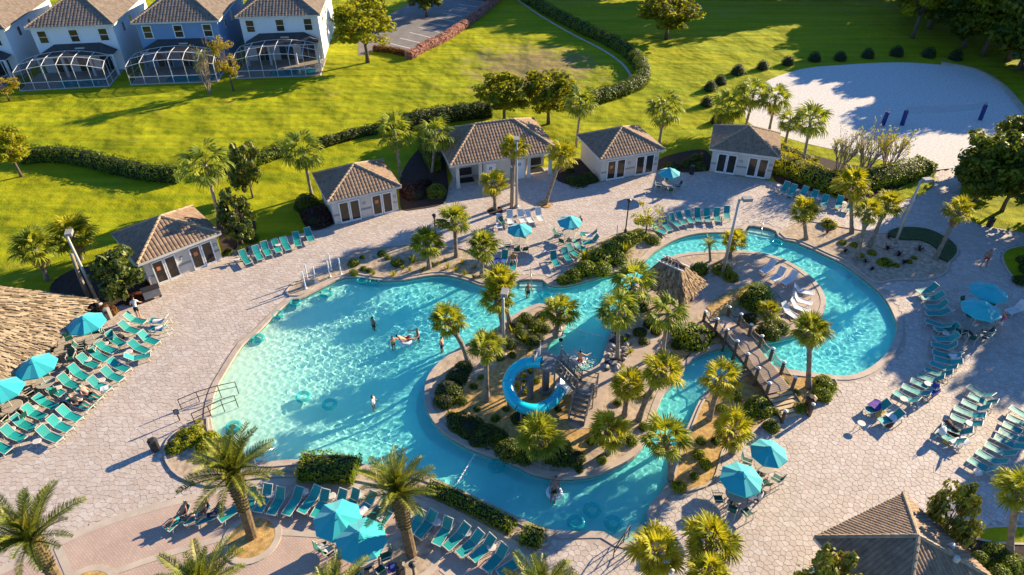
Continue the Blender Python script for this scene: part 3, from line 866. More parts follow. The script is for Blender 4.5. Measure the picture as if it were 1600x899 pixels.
# ------------------------------------------------------------------ flagstones of the pool deck
def flagstones():
    s = 0.335
    ex = [offset(pool, 0.44)] + [BEDS[k] for k in BEDS if not k.startswith(('sand', 'parking', 'basin', 'island'))]
    xs = np.arange(-40, 47, s)
    ys = np.arange(16.5, 64, s * 0.87)
    X, Y = np.meshgrid(xs, ys)
    X = X + (np.arange(len(ys)) % 2)[:, None] * s / 2
    r2 = np.random.default_rng(3)
    P = np.stack([X.ravel(), Y.ravel()], 1) + r2.uniform(-0.36, 0.36, (X.size, 2)) * s
    keep = inside(P, offset(deck, 0.8))
    for lp in ex:
        keep &= ~(inside(P, lp) & (seg_dist(P, lp) > 0.9))
    # inside (or next to) the picture only
    U = 800 + FPX * P[:, 0] / (P[:, 1] * math.cos(_p) + CAM_H * math.sin(_p))
    keep &= (U > -260) & (U < 1860)
    P = P[keep]
    v, e, f, *_ = delaunay_2d_cdt([Vector(p) for p in P], [], [], 0, 1e-6)
    V = np.array([tuple(p) for p in v])
    F = np.array([t for t in f if len(t) == 3])
    A, B, C = V[F[:, 0]], V[F[:, 1]], V[F[:, 2]]
    D = 2 * (A[:, 0] * (B[:, 1] - C[:, 1]) + B[:, 0] * (C[:, 1] - A[:, 1]) + C[:, 0] * (A[:, 1] - B[:, 1]))
    D = np.where(np.abs(D) < 1e-9, 1e-9, D)
    a2, b2_, c2 = (A ** 2).sum(1), (B ** 2).sum(1), (C ** 2).sum(1)
    CC = np.stack([(a2 * (B[:, 1] - C[:, 1]) + b2_ * (C[:, 1] - A[:, 1]) + c2 * (A[:, 1] - B[:, 1])) / D,
                   (a2 * (C[:, 0] - B[:, 0]) + b2_ * (A[:, 0] - C[:, 0]) + c2 * (B[:, 0] - A[:, 0])) / D], 1)
    ok = inside(CC, deck)
    for lp in ex:
        ok &= ~inside(CC, lp)
    fan = [[] for _ in range(len(V))]
    for i, t in enumerate(F):
        for k in t:
            fan[k].append(i)
    big = MB()
    near = []
    for k in range(len(V)):
        ids = fan[k]
        if len(ids) < 3:
            continue
        pts = CC[ids]
        if not ok[ids].all() or np.abs(pts - V[k]).max() > 0.62:
            continue
        ang = np.arctan2(pts[:, 1] - V[k, 1], pts[:, 0] - V[k, 0])
        pts = pts[np.argsort(ang)]
        c = pts.mean(0)
        d = pts - c
        L = np.hypot(*d.T)
        pts = c + d * (1 - 0.013 / np.maximum(L, 0.05))[:, None]
        z = 0.036 + rnd.uniform(-0.004, 0.006)
        n = len(pts)
        rec = (c, pts, z, rnd.random())
        x, y = proj(c[0], c[1])
        if 4 < x < 1596 and y < 893:
            near.append((-y, k, rec))
        else:
            near.append((0, k, rec))
    near.sort(key=lambda r: r[:2])
    def add(mb, rec, c0=(0, 0)):
        c, pts, z, tn = rec
        n = len(pts)
        vs = [(p[0] - c0[0], p[1] - c0[1], z) for p in pts] + [(p[0] - c0[0], p[1] - c0[1], 0.0) for p in pts]
        mb.add(vs, [tuple(range(n))] + [(n + i, n + (i + 1) % n, (i + 1) % n, i) for i in range(n)], 0, tn)
    for q in near[:300]:
        mb = MB()
        add(mb, q[2], q[2][0])
        mb.build('flagstone', 'flagstone', deck_o, loc=(q[2][0][0], q[2][0][1], 0))
    for q in near[300:]:
        add(big, q[2])
    tag(big.build('flagstone_paving', 'flagstone', deck_o), kind='stuff')
flagstones()
#@@PART2
# ------------------------------------------------------------------ roofs and buildings
def slope(parent, p0, p1, r0, r1, tile, pitch=0.30, course=0.38, amp=0.038, name='roof_slope'):
    """tiled roof face: eave p0->p1, ridge r0->r1 (r0 == r1 for a triangle); barrel rows run up the slope"""
    p0, p1, r0, r1 = (Vector(p) for p in (p0, p1, r0, r1))
    U = (p1 - p0)
    L = U.length
    U.normalize()
    N = U.cross(r0 - p0).normalized()
    if N.z < 0:
        N = -N
    Vv = N.cross(U).normalized()
    if Vv.z < 0:
        Vv = -Vv
    H = (r0 - p0).dot(Vv)
    u0, u1 = (r0 - p0).dot(U), (r1 - p0).dot(U)
    mb = MB()
    mb.add([p0, p1, r1, r0] if (r1 - r0).length > 0.02 else [p0, p1, r0], [(0, 1, 2, 3)] if (r1 - r0).length > 0.02 else [(0, 1, 2)])
    under = mb.build(name, tile, parent)
    tl = MB()
    n = max(2, int(L / pitch))
    w = L / n
    for i in range(n):
        uc = (i + 0.5) * w
        vm = H * min(1, uc / max(u0, 0.01), (L - uc) / max(L - u1, 0.01))
        m = max(1, int(vm / course + 0.5))
        for j in range(m):
            v0, v1 = j * course, min((j + 1) * course + 0.02, vm + 0.05)
            if v1 - v0 < 0.06:
                continue
            lift0, lift1 = 0.034, 0.012
            prof = [(-0.5, 0.0), (-0.27, 0.75), (0, 1.0), (0.27, 0.75), (0.5, 0.0)]
            jit = rnd.uniform(-0.006, 0.006)
            vs = [p0 + U * (uc + a * w * 0.98) + Vv * v0 + N * (h * amp + lift0 + jit) for a, h in prof] + \
                 [p0 + U * (uc + a * w * 0.98) + Vv * v1 + N * (h * amp + lift1 + jit) for a, h in prof]
            tl.add(vs, [(k, k + 1, k + 6, k + 5) for k in range(4)] + [(0, 1, 2, 3, 4)], 0, rnd.random())
    tag(tl.build('roof_tiles', tile, under), kind='stuff')
    return under
def caps(parent, a, b, material='ridge_tile', r=0.11, step=0.36):
    a, b = Vector(a), Vector(b)
    d = b - a
    n = max(1, int(d.length / step))
    mb = MB()
    for k in range(n):
        p, q = a + d * (k / n), a + d * ((k + 1.1) / n)
        up = Vector((0, 0, 0.03))
        mb.tube([p + up * 1.6, q + up * 0.7], [r * 1.08, r * 0.92], 7)
    tag(mb.build('ridge_tiles', material, parent), kind='stuff')
def hip_roof(parent, W, D, ov, z, h, ridge=0.0, tile='roof_tile', pitch=0.30, course=0.38, y0=0.0, cap_r=0.11):
    xa, xb, ya, yb = -W / 2 - ov, W / 2 + ov, y0 - ov, y0 + D + ov
    ym = (ya + yb) / 2
    A, B, C, Dd = (xa, ya, z), (xb, ya, z), (xb, yb, z), (xa, yb, z)
    if ridge >= 0:
        r0, r1 = (-ridge / 2, ym, z + h), (ridge / 2, ym, z + h)
        slope(parent, A, B, r0, r1, tile, pitch, course)
        slope(parent, B, C, r1, r1, tile, pitch, course)
        slope(parent, C, Dd, r1, r0, tile, pitch, course)
        slope(parent, Dd, A, r0, r0, tile, pitch, course)
    else:                                           # ridge runs front to back
        k = -ridge / 2
        r0, r1 = (0, ym - k, z + h), (0, ym + k, z + h)
        slope(parent, A, B, r0, r0, tile, pitch, course)
        slope(parent, B, C, r0, r1, tile, pitch, course)
        slope(parent, C, Dd, r1, r1, tile, pitch, course)
        slope(parent, Dd, A, r1, r0, tile, pitch, course)
    if ridge < 0:
        for p, q in ((A, r0), (B, r0), (C, r1), (Dd, r1)):
            caps(parent, p, q, r=cap_r)
    else:
        for p, q in ((A, r0), (B, r1), (C, r1), (Dd, r0)):
            caps(parent, p, q, r=cap_r)
    if abs(ridge) > 0.05:
        caps(parent, r0, r1, r=cap_r)
    f = MB()
    for p, q in ((A, B), (B, C), (C, Dd), (Dd, A)):
        f.bar((p[0], p[1], z - 0.09), (q[0], q[1], z - 0.09), 0.07, 0.2)
    f.build('fascia', 'stucco_trim', parent)
    MB().add([(xa + .04, ya + .04, z - 0.16), (xb - .04, ya + .04, z - 0.16), (xb - .04, yb - .04, z - 0.16), (xa + .04, yb - .04, z - 0.16)], [(0, 3, 2, 1)]).build('soffit', 'stucco_trim', parent)

def walls(parent, W, D, h, material, y0=0.0, th=0.2, name='wall'):
    for c, d in (((0, y0 + th / 2, h / 2), (W, th, h)), ((0, y0 + D - th / 2, h / 2), (W, th, h)),
                 ((-W / 2 + th / 2, y0 + D / 2, h / 2), (th - .004, D - 2 * th, h)), ((W / 2 - th / 2, y0 + D / 2, h / 2), (th - .004, D - 2 * th, h))):
        MB().box(c, d).build(name, material, parent)

def door(parent, x, w, h, notice=False, y=0.0):
    d = MB()
    d.bar((x - w / 2 + .05, y - 0.05, 0), (x - w / 2 + .05, y - 0.05, h), 0.1, 0.1).bar((x + w / 2 - .05, y - 0.05, 0), (x + w / 2 - .05, y - 0.05, h), 0.1, 0.1)
    d.box((x, y - 0.05, h - 0.05), (w - 0.2, 0.1, 0.1)).box((x, y - 0.05, 0.09), (w - 0.2, 0.1, 0.18))
    o = d.build('door', 'white_paint', parent)
    MB().box((x, y - 0.035, h / 2 + .04), (w - 0.2, 0.03, h - 0.28)).build('glass', 'door_glass', o)
    MB().box((x + w / 2 - .12, y - 0.12, 1.0), (0.03, 0.06, 0.22)).build('handle', 'steel', o)
    if notice:
        MB().box((x, y - 0.055, h * 0.66), (w * 0.34, 0.008, 0.34)).build('notice', 'notice_orange', o)

def cabana(px_l, px_r, label, notices=(0,), depth=5.0):
    a, b = Vector(g(*px_l)), Vector(g(*px_r))
    c = (a + b) / 2
    W = (b - a).length
    rz = math.atan2(b.y - a.y, b.x - a.x)
    t = thing('cabana', label, 'cabana', (c.x, c.y, 0.02), rz, 'tile-roofed poolside cabanas')
    walls(t, W, depth, 2.55, 'stucco')
    s = W / 5.9
    for k, x in enumerate((-1.95, -0.98, 1.02, 2.0)):
        door(t, x * s, 0.92 * s, 2.15, k in notices, -0.002)
    for x, w in ((-2.68, 0.5), (0.02, 0.95), (2.70, 0.46)):
        MB().box((x * s, -0.03, 0.95), (w * s, 0.056, 0.13)).build('trim_band', 'stucco_band', t)
        MB().box((x * s, -0.02, 0.44), (w * s, 0.034, 0.84)).build('wainscot', 'stucco', t)
    for x in (-0.12, 2.7):
        p = MB().box((x * s, -0.02, 1.55), (0.26, 0.03, 0.26)).build('plaque', 'plaque_grey', t)
        MB().box((x * s, -0.042, 1.59), (0.17, 0.012, 0.05)).box((x * s, -0.042, 1.49), (0.12, 0.012, 0.04)).build('lettering', 'white_paint', p)
    hip_roof(t, W, depth, 0.38, 2.62, 1.62)
    return t
cabana((237, 450), (348, 405), 'tan tiled cabana beside the magnolia and the big thatched hut', (0, 2))
cabana((524, 352), (623, 329), 'tan tiled cabana between two maroon shrub beds, orange notice on door', (2,))
cabana((938, 284), (1026, 269), 'tiled cabana with four black doors beside a teal parasol', (0,))
cabana((1108, 268), (1203, 281), 'tiled cabana at the corner next to the lime hedge and sand court', ())

def restroom():
    a, b = Vector(g(713, 294)), Vector(g(862, 272))
    c = (a + b) / 2
    W = (b - a).length
    t = thing('restroom_building', 'long tiled restroom pavilion with open porches and white columns', 'building', (c.x, c.y, 0.02), math.atan2(b.y - a.y, b.x - a.x))
    D = 7.2
    # recessed porches at both ends, closed block in the middle
    MB().box((0, 0.1, 1.3), (W * 0.44, 0.2, 2.6)).build('wall', 'stucco', t)
    MB().box((0, 2.1, 1.3), (W - 0.3, 0.2, 2.6)).build('wall', 'stucco', t)
    MB().box((0, D - 0.1, 1.3), (W - 0.3, 0.2, 2.6)).build('wall', 'stucco', t)
    for x in (-W / 2 + .25, W / 2 - .25):
        MB().box((x, D / 2 + 1.05, 1.3), (0.2, D - 2.4, 2.6)).build('wall', 'stucco', t)
    for x in (-W * 0.22 + .1, W * 0.22 - .1):
        MB().box((x, 1.1, 1.3), (0.2, 1.8, 2.6)).build('wall', 'stucco', t)
    for x in (-W / 2 + .2, -W * 0.25, W * 0.25, W / 2 - .2):
        p = MB().box((x, 0.0, 1.25), (0.3, 0.3, 2.5)).build('column', 'stucco_trim', t)
        MB().box((x, 0, 0.14), (0.4, 0.4, 0.28)).build('column_base', 'stucco_trim', p)
    for x in (-1.4, 1.55):
        d = MB().box((x, -0.03, 1.05), (1.0, 0.05, 2.1)).build('door', 'white_paint', t)
        s = MB().box((x - 0.05, -0.065, 1.6), (0.24, 0.015, 0.3)).build('sign', 'towel_blue', d)
        MB().lathe([(0.035, 0), (0.035, 0.01)], 8, c=(0, 0, 0)).build('pictogram', 'white_paint', s, loc=(x - 0.05, -0.076, 1.69)).rotation_euler = (R(90), 0, 0)
        MB().box((x - 0.05, -0.078, 1.57), (0.07, 0.008, 0.14)).build('pictogram', 'white_paint', s)
    for x in (-W * 0.37, W * 0.37):
        MB().box((x, 1.95, 0.62), (1.5, 0.3, 0.7)).build('counter', 'black_metal', t)
        MB().box((x, 1.2, 0.02), (1.5, 1.0, 0.03)).build('door_mat', 'black_metal', t)
    hip_roof(t, W + 0.3, D, 0.42, 2.66, 2.05, 4.0)
restroom()

def gazebo():
    L, F, Rr = (Vector(g(*q, 3.0)) for q in ((1272, 840), (1411, 772), (1538, 890)))
    u = (F - L)
    w = u.length
    u.normalize()
    v = Vector((u.y, -u.x))
    d = max(w, (Rr - F).dot(v))
    d = 5.3
    c = L + u * w / 2 + v * d / 2
    t = thing('pool_bar_pavilion', 'square tiled pavilion with pyramid roof standing on the deck', 'pavilion', (c.x, c.y, 0.02), math.atan2(u.y, u.x))
    hip_roof(t, w - 0.5, d - 0.5, 0.25, 3.0, 1.9, 0.0, 'roof_tile', 0.2, 0.3, -(d - 0.5) / 2, 0.1)
    k = w / 2 - 0.55
    for x in (-k, k):
        for y in (-d / 2 + .55, d / 2 - .55):
            MB().box((x, y, 1.45), (0.35, 0.35, 2.9)).build('column', 'stucco_trim', t)
    walls(t, w - 1.5, d - 1.5, 1.1, 'stucco', -(d - 1.5) / 2)
    for x, y in ((1.2, -1.35), (-0.4, -2.0), (1.9, -0.7)):
        MB().lathe([(0.14, 0), (0.14, 0.2), (0.09, 0.28), (0.0, 0.3)], 10).build('roof_vent', 'frame_cream', t, loc=(x, y, 3.0 + 2.0 * (1 - max(abs(x), abs(y)) / (w / 2))))
gazebo()

# ---- thatched huts
def thatch_face(mb, p0, p1, r0, r1, rows, per, length, lift=0.1):
    p0, p1, r0, r1 = (Vector(p) for p in (p0, p1, r0, r1))
    N = (p1 - p0).cross(r0 - p0).normalized()
    if N.z < 0: N = -N
    mb.add([p0, p1, r1, r0], [(0, 1, 2, 3)])
    for j in range(rows):
        t = (j + 0.3) / rows
        a, b = p0.lerp(r0, t), p1.lerp(r1, t)
        n = max(2, int((b - a).length * per))
        down = ((p0 - r0) * (1 - 0) ).normalized()
        for i in range(n):
            s = (i + rnd.uniform(0.1, 0.9)) / n
            c = a.lerp(b, s)
            dn = (p0.lerp(p1, s) - r0.lerp(r1, s)).normalized()
            wv = (b - a).normalized() if (b - a).length > 1e-3 else Vector((1, 0, 0))
            L = length * rnd.uniform(0.7, 1.25)
            h0 = lift * rnd.uniform(0.1, 0.6)
            h1 = lift * rnd.uniform(0.5, 1.4)
            sk = wv * rnd.uniform(-0.12, 0.12)
            w = 0.05 * rnd.uniform(0.6, 1.5)
            top, bot = c + N * h0, c + dn * L + sk + N * h1
            mb.add([top - wv * w, top + wv * w, bot + wv * w * 1.3, bot - wv * w * 1.3], [(0, 1, 2, 3)], 0, rnd.random())
def thatch_roof(parent, A, B, C, D, r0, r1, material, per=7, length=0.8, rows=9, lift=0.1):
    """A-B front eave, C-D back eave; r0 near A/D, r1 near B/C"""
    for p0, p1, q0, q1 in ((A, B, r0, r1), (B, C, r1, r1), (C, D, r1, r0), (D, A, r0, r0)):
        mb = MB()
        thatch_face(mb, p0, p1, q0, q1, rows, per, length, lift)
        tag(mb.build('thatch', material, parent), kind='stuff')
def big_hut():
    z = 2.5
    B, A = Vector(g(128, 469, z)), Vector(g(0, 584, z))
    u = (A - B).normalized()
    v = Vector((-u.y, u.x))
    if v.x > 0: v = -v
    Ln, Wd = 15.0, 8.6
    t = thing('thatched_hut', 'large golden thatched hut with eaves over the teal lounger rows', 'hut', (B.x, B.y, 0))
    rz = math.atan2(u.y, u.x)
    t.rotation_euler = (0, 0, rz)
    sg = 1 if Vector((-u.y, u.x)).dot(v) > 0 else -1
    P = lambda a, b, zz: (a, b * sg, zz)
    thatch_roof(t, P(0, 0, z), P(Ln, 0, z), P(Ln, Wd, z), P(0, Wd, z), P(3.4, Wd / 2, z + 2.9), P(Ln - 3.4, Wd / 2, z + 2.9), 'thatch', 12, 1.0, 18, 0.17)
    for a in (0.9, 5.2, 9.6, 14):
        for b in (0.9, Wd - 0.9):
            MB().tube([P(a, b, 0), P(a, b, z + 0.5)], 0.12, 8).build('post', 'wood_post', t)
    MB().bar(P(2.6, Wd / 2 - .25, z + 3.0), P(Ln - 3, Wd / 2 - .25, z + 3.0), 0.09).build('ridge_batten', 'white_paint', t)
    MB().bar(P(3.4, Wd / 2 - 1.3, z + 2.75), P(3.4, Wd / 2 + 1.3, z + 2.75), 0.10).build('ridge_batten', 'white_paint', t)
    MB().box(P(6, Wd / 2, 0.55), (6.5, 3.0, 1.1)).build('bar_counter', 'wood_post', t)
big_hut()
def small_hut():
    z = 2.2
    A, B, C = (Vector(g(*q, z)) for q in ((1011, 428), (1068, 464), (1097, 437)))
    u = (C - B)
    W = u.length
    u.normalize()
    v = (A - B)
    v = v - u * v.dot(u)
    Dp = v.length
    v.normalize()
    t = thing('thatched_hut', 'small weathered thatched hut with its ridge stripped bare to rafters', 'hut', (B.x, B.y, 0.18), math.atan2(u.y, u.x))
    sg = 1 if Vector((-u.y, u.x)).dot(v) > 0 else -1
    z -= 0.18
    P = lambda a, b, zz: (a, b * sg, zz)
    h = 1.75
    # ridge runs along v; the top of the thatch is missing
    f = 0.72
    m0, m1 = Vector(P(W / 2, Dp * 0.40, z + h)), Vector(P(W / 2, Dp * 0.72, z + h))
    c = [Vector(P(0, 0, z)), Vector(P(W, 0, z)), Vector(P(W, Dp, z)), Vector(P(0, Dp, z))]
    tops = [c[0].lerp(m0, f), c[1].lerp(m0, f), c[2].lerp(m1, f), c[3].lerp(m1, f)]
    for i in range(4):
        mb = MB()
        thatch_face(mb, c[i], c[(i + 1) % 4], tops[i], tops[(i + 1) % 4], 11, 14, 0.6, 0.09)
        tag(mb.build('thatch', 'thatch_old', t), kind='stuff')
    for s_, e in ((tops[0], tops[3]), (tops[1], tops[2])):
        d = (e - s_).normalized() * 0.25
        MB().bar(s_ - d + Vector((0, 0, .09)), e + d + Vector((0, 0, .09)), 0.09, 0.07).build('ridge_batten', 'white_paint', t)
    for k in range(5):
        s = (k + 0.5) / 5
        l, r_ = tops[0].lerp(tops[3], s), tops[1].lerp(tops[2], s)
        m = m0.lerp(m1, s)
        MB().bar(l, m, 0.07).build('rafter', 'wood_plank', t)
        MB().bar(r_, m, 0.07).build('rafter', 'wood_plank', t)
    MB().bar(m0, m1, 0.08).build('ridge_beam', 'wood_plank', t)
    MB().add([tops[0] - Vector((0, 0, .1)), tops[1] - Vector((0, 0, .1)), tops[2] - Vector((0, 0, .1)), tops[3] - Vector((0, 0, .1))], [(0, 1, 2, 3)]).build('ceiling_board', 'wood_post', t)
    for a in (0.35, W - 0.35):
        for b in (0.35, Dp - 0.35):
            MB().tube([P(a, b, 0), P(a, b, z + 0.15)], 0.08, 8).build('post', 'wood_post', t)
small_hut()

# ---- houses with screened pool cages
def window(parent, x, y, z, w=1.0, h=1.5, trim='white_paint'):
    o = MB().box((x, y - 0.04, z + h / 2 + 0.05), (w + 0.24, 0.08, 0.1)).box((x, y - 0.04, z - h / 2 - 0.05), (w + 0.24, 0.08, 0.1)) \
        .box((x - w / 2 - .06, y - 0.04, z), (0.12, 0.08, h)).box((x + w / 2 + .06, y - 0.04, z), (0.12, 0.08, h)).build('window', trim, parent)
    for s in (-1, 1):
        MB().box((x, y - 0.02, z + s * h / 4), (w, 0.03, h / 2 - 0.05)).build('pane', 'glass_dark', o)
    MB().box((x, y - 0.035, z), (w, 0.05, 0.06)).build('sash', trim, o)
def house(el, er, label, wallmat, cage_px, cage_label, trim='white_paint', lanai='lanai_roof', ridge=-4.5, windows=((-.38), (0.0), (.36))):
    a, b = Vector(g(*el, 6.0)), Vector(g(*er, 6.0))
    u = (b - a).normalized()
    n = Vector((-u.y, u.x))
    W = (b - a).length - 0.8
    c = (a + b) / 2 + n * 0.4
    rz = math.atan2(u.y, u.x)
    t = thing('house', label, 'house', (c.x, c.y, 0), rz, 'two-storey houses behind the lawn')
    D = 15.0
    walls(t, W, D, 6.0, wallmat)
    hip_roof(t, W, D, 0.4, 6.05, 3.0, ridge, 'roof_tile_house', 0.42, 0.45, 0.0, 0.13)
    for x in windows:
        window(t, x * W, -0.002, 4.72, 1.0, 1.5, trim)
    for y in (3.5, 7.0):
        # side windows
        m = MB().box((W / 2 + 0.03, y, 4.7), (0.06, 0.9, 1.3)).build('window', trim, t)
        MB().box((W / 2 + 0.065, y, 4.7), (0.02, 0.7, 1.1)).build('pane', 'glass_dark', m)
    MB().box((0.2, 3.2, 7.6), (0.9, 0.35, 0.2)).build('roof_vent', 'frame_cream', t)
    # lanai: lean-to roof, dark sliders below
    ld = 2.1
    lz = 2.75
    lx = W / 2 - 0.3
    r = MB().add([(-lx, -ld, lz), (lx, -ld, lz), (lx - 1.9, -0.06, lz + 1.0), (-lx + 1.9, -0.06, lz + 1.0)], [(0, 1, 2, 3)])
    r.add([(lx, -ld, lz), (lx, -0.06, lz), (lx - 1.9, -0.06, lz + 1.0)], [(0, 1, 2)]).add([(-lx, -ld, lz), (-lx + 1.9, -0.06, lz + 1.0), (-lx, -0.06, lz)], [(0, 1, 2)])
    r.add([(-lx, -ld, lz), (-lx, -0.06, lz), (lx, -0.06, lz), (lx, -ld, lz)], [(0, 1, 2, 3)])
    lo = r.build('lanai_roof', lanai, t)
    MB().bar((-lx, -ld - 0.04, lz - 0.06), (lx, -ld - 0.04, lz - 0.06), 0.08, 0.16).build('gutter', 'white_paint', lo)
    MB().box((0.5, -1.0, lz + 0.66), (1.1, 0.3, 0.12)).build('roof_vent', 'frame_cream', lo)
    for x in (-lx + .15, -lx * .35, lx * .35, lx - .15):
        MB().box((x, -ld + 0.1, lz / 2 - .05), (0.28, 0.28, lz - .1)).build('column', wallmat, t)
    for x in (-W * .28, W * .02, W * .3):
        d = MB().box((x, -0.03, 1.1), (2.0, 0.06, 2.2)).build('sliding_door', 'white_paint', t)
        for s in (-1, 1):
            MB().box((x + s * .48, -0.07, 1.1), (0.88, 0.03, 2.02)).build('pane', 'glass_dark', d)
    # cage
    ca, cb = Vector(g(*cage_px[0])), Vector(g(*cage_px[1]))
    inv = Matrix.Rotation(-rz, 2)
    la, lb = inv @ (ca - c), inv @ (cb - c)
    yf = (la.y + lb.y) / 2
    xa, xb = la.x, lb.x
    k = thing('pool_cage', cage_label, 'pool cage', (c.x, c.y, 0), rz, 'white framed pool cages behind the houses')
    NB = 6
    yb = -ld - 0.1
    def top(t_):
        return 2.35 + 0.75 * (1 - (2 * t_ - 1) ** 2)
    def pt(i, j, lvl=None):
        t_ = i / NB
        x = xa + (xb - xa) * t_
        zf = top(t_)
        if j == 0: return Vector((x, yf, zf))
        if j == 1: return Vector((x + (0.5 - t_) * 0.3, yf + (yb - yf) * 0.42, zf + 0.42))
        return Vector((x + (0.5 - t_) * 0.4, yb, zf + 0.42 if 0 < i < NB else 2.75))
    def bar(p, q, w=0.055):
        MB().bar(p, q, w, w).build('frame_bar', 'white_paint', k)
    def panel(ps):
        MB().add(ps, [tuple(range(len(ps)))]).build('screen_panel', 'insect_screen', k)
    for i in range(NB + 1):
        x = xa + (xb - xa) * i / NB
        bar((x, yf, 0), pt(i, 0))
        bar(pt(i, 0), pt(i, 1))
        bar(pt(i, 1), pt(i, 2))
    for i in range(NB):
        x, x2 = xa + (xb - xa) * i / NB, xa + (xb - xa) * (i + 1) / NB
        for j in range(3):
            bar(pt(i, j), pt(i + 1, j), 0.05)
        bar((x, yf, 1.0), (x2, yf, 1.0), 0.06)
        bar((x, yf, 0.05), (x2, yf, 0.05), 0.06)
        panel([(x, yf, 0.05), (x2, yf, 0.05), (x2, yf, 1.0), (x, yf, 1.0)])
        panel([Vector((x, yf, 1.0)), Vector((x2, yf, 1.0)), pt(i + 1, 0), pt(i, 0)])
        panel([pt(i, 0), pt(i + 1, 0), pt(i + 1, 1), pt(i, 1)])
        panel([pt(i, 1), pt(i + 1, 1), pt(i + 1, 2), pt(i, 2)])
    for i, x in ((0, xa), (NB, xb)):
        ym = yf + (yb - yf) * 0.42
        bar((x, ym, 0), pt(i, 1)); bar((x, yb, 0), pt(i, 2)); bar((x, yf, 1.0), (x, yb, 1.0), 0.06)
        bar((x, yf, 0.05), (x, yb, 0.05), 0.06)
        panel([Vector((x, yf, 0)), Vector((x, ym, 0)), pt(i, 1), pt(i, 0)])
        panel([Vector((x, ym, 0)), Vector((x, yb, 0)), pt(i, 2), pt(i, 1)])
    # paved lanai floor and its plunge pool
    f = MB().poly([(xa - .1, yf - .1), (xb + .1, yf - .1), (xb + .1, -0.0), (xa - .1, 0.0)], [], 0.06, skirt=0.1).build('lanai_floor', 'paver_pale', loc=(c.x, c.y, 0), rz=rz)
    tag(f, kind='structure')
    px0, px1, py0, py1 = xa + (xb - xa) * .38, xb - .8, yf + .5, yf + 2.6
    w = MB().poly([(px0, py0), (px1, py0), (px1, py1), (px0, py1)], [], 0.075).build('house_pool_water', 'house_pool', loc=(c.x, c.y, 0), rz=rz)
    tag(w, kind='structure')
    # two loungers' worth of seating reads as pale slabs; chaise with legs
    for x in (xa + 1.2, xa + 2.4):
        pass
house((38, 45), (178, 39), 'white two-storey house beside the blue one', 'house_white', ((33, 142), (170, 136)), 'white framed pool cage behind the white house beside the blue one')
house((204, 37), (342, 33), 'blue two-storey house with white window trim', 'house_blue', ((205, 133), (340, 128)), 'white framed pool cage behind the blue house')
house((367, 28), (500, 24), 'white two-storey house at the end of the row by the parking lot', 'house_white', ((370, 122), (500, 120)), 'white framed pool cage of the end house by the parking lot')
house((-134, 53), (8, 47), 'white two-storey house cut off beyond the row, next to a yellow tree', 'house_white', ((-142, 150), (-4, 145)), 'white framed pool cage next to the yellow tree')

def car(px, rz, label):
    c = g(*px)
    t = thing('parked_car', label, 'car', (*c, 0.012), rz)
    b = MB()
    prof = [(-2.2, .35), (-2.2, .75), (-1.9, .88), (-1.25, .92), (-0.7, 1.42), (0.75, 1.45), (1.35, .98), (2.0, .9), (2.25, .7), (2.25, .35)]
    vs = [(x, -0.85, z) for x, z in prof] + [(x, 0.85, z) for x, z in prof]
    n = len(prof)
    b.add(vs, [tuple(range(n)), tuple(range(2 * n - 1, n - 1, -1))] + [(i, n + i, n + (i + 1) % n, (i + 1) % n) for i in range(n)])
    body = b.build('body', 'car_paint', t)
    MB().add([(-1.2, -.76, .95), (-1.2, .76, .95), (-.74, .68, 1.40), (-.74, -.68, 1.40)], [(3, 2, 1, 0)]).build('rear_window', 'glass_dark', t, loc=(-0.012, 0, 0.012))
    MB().add([(1.3, -.76, 1.02), (1.3, .76, 1.02), (.8, .68, 1.44), (.8, -.68, 1.44)], [(0, 1, 2, 3)]).build('windscreen', 'glass_dark', t, loc=(0.02, 0, 0.012))
    for x in (-1.4, 1.4):
        for y in (-.82, .82):
            w = MB().lathe([(0.2, -.1), (0.33, -.1), (0.33, .1), (0.2, .1)], 14).build('wheel', 'black_metal', t, loc=(x, y, .33))
            w.rotation_euler = (R(90), 0, 0)
    for y in (-.6, .6):
        MB().box((2.24, y, .66), (0.05, .3, .14)).build('headlight', 'white_paint', t)
        MB().box((-2.2, y, .7), (0.05, .3, .14)).build('tail_light', 'cloth_red', t)
car((748, -2), R(160), 'dark car parked at the end of the striped lot')
#@@PART3
# ------------------------------------------------------------------ palms
def fan_frond(seed, petiole, blade, spread, droop, nseg, material, wid=0.05):
    """costapalmate leaf: stalk along +X, split fan at its end"""
    r = random.Random(seed)
    mb = MB()
    sag = -0.10 * petiole
    mb.add([(0, -.025, 0), (0, .025, 0), (petiole, .015, sag), (petiole, -.015, sag), (0, 0, -.03), (petiole, 0, sag - .02)], [(0, 3, 2, 1), (0, 4, 5, 3), (1, 2, 5, 4)], 0, 0.8)
    for k in range(nseg):
        t = (k + 0.5) / nseg * 2 - 1
        a = t * spread + r.uniform(-0.05, 0.05)
        L = blade * (1.0 - 0.28 * abs(t) ** 2) * r.uniform(0.88, 1.08)
        dx, dy = math.cos(a), math.sin(a)
        px, py = -dy, dx
        fold = 0.10 * (1 if k % 2 else -1) * 0.35
        dr = droop * r.uniform(0.7, 1.35)
        side = -0.16 * abs(t) * blade
        w = wid * r.uniform(0.8, 1.2)
        st = [(0.04, 0.012, 0.0), (0.5, w, 0.05), (0.8, w * 0.75, -0.35 * dr), (1.0, 0.004, -1.0 * dr)]
        vs = []
        for s, ww, z in st:
            x, y = petiole + dx * L * s, dy * L * s
            zz = sag + z * L * 0.55 + side * s + fold * ww
            vs += [(x + px * ww, y + py * ww, zz), (x - px * ww, y - py * ww, zz - fold * 0.5)]
        tn = r.uniform(0.25, 0.85)
        mb.add(vs, [(2 * i, 2 * i + 1, 2 * i + 3, 2 * i + 2) for i in range(3)], 0, tn)
    return mb.mesh('frond', material)
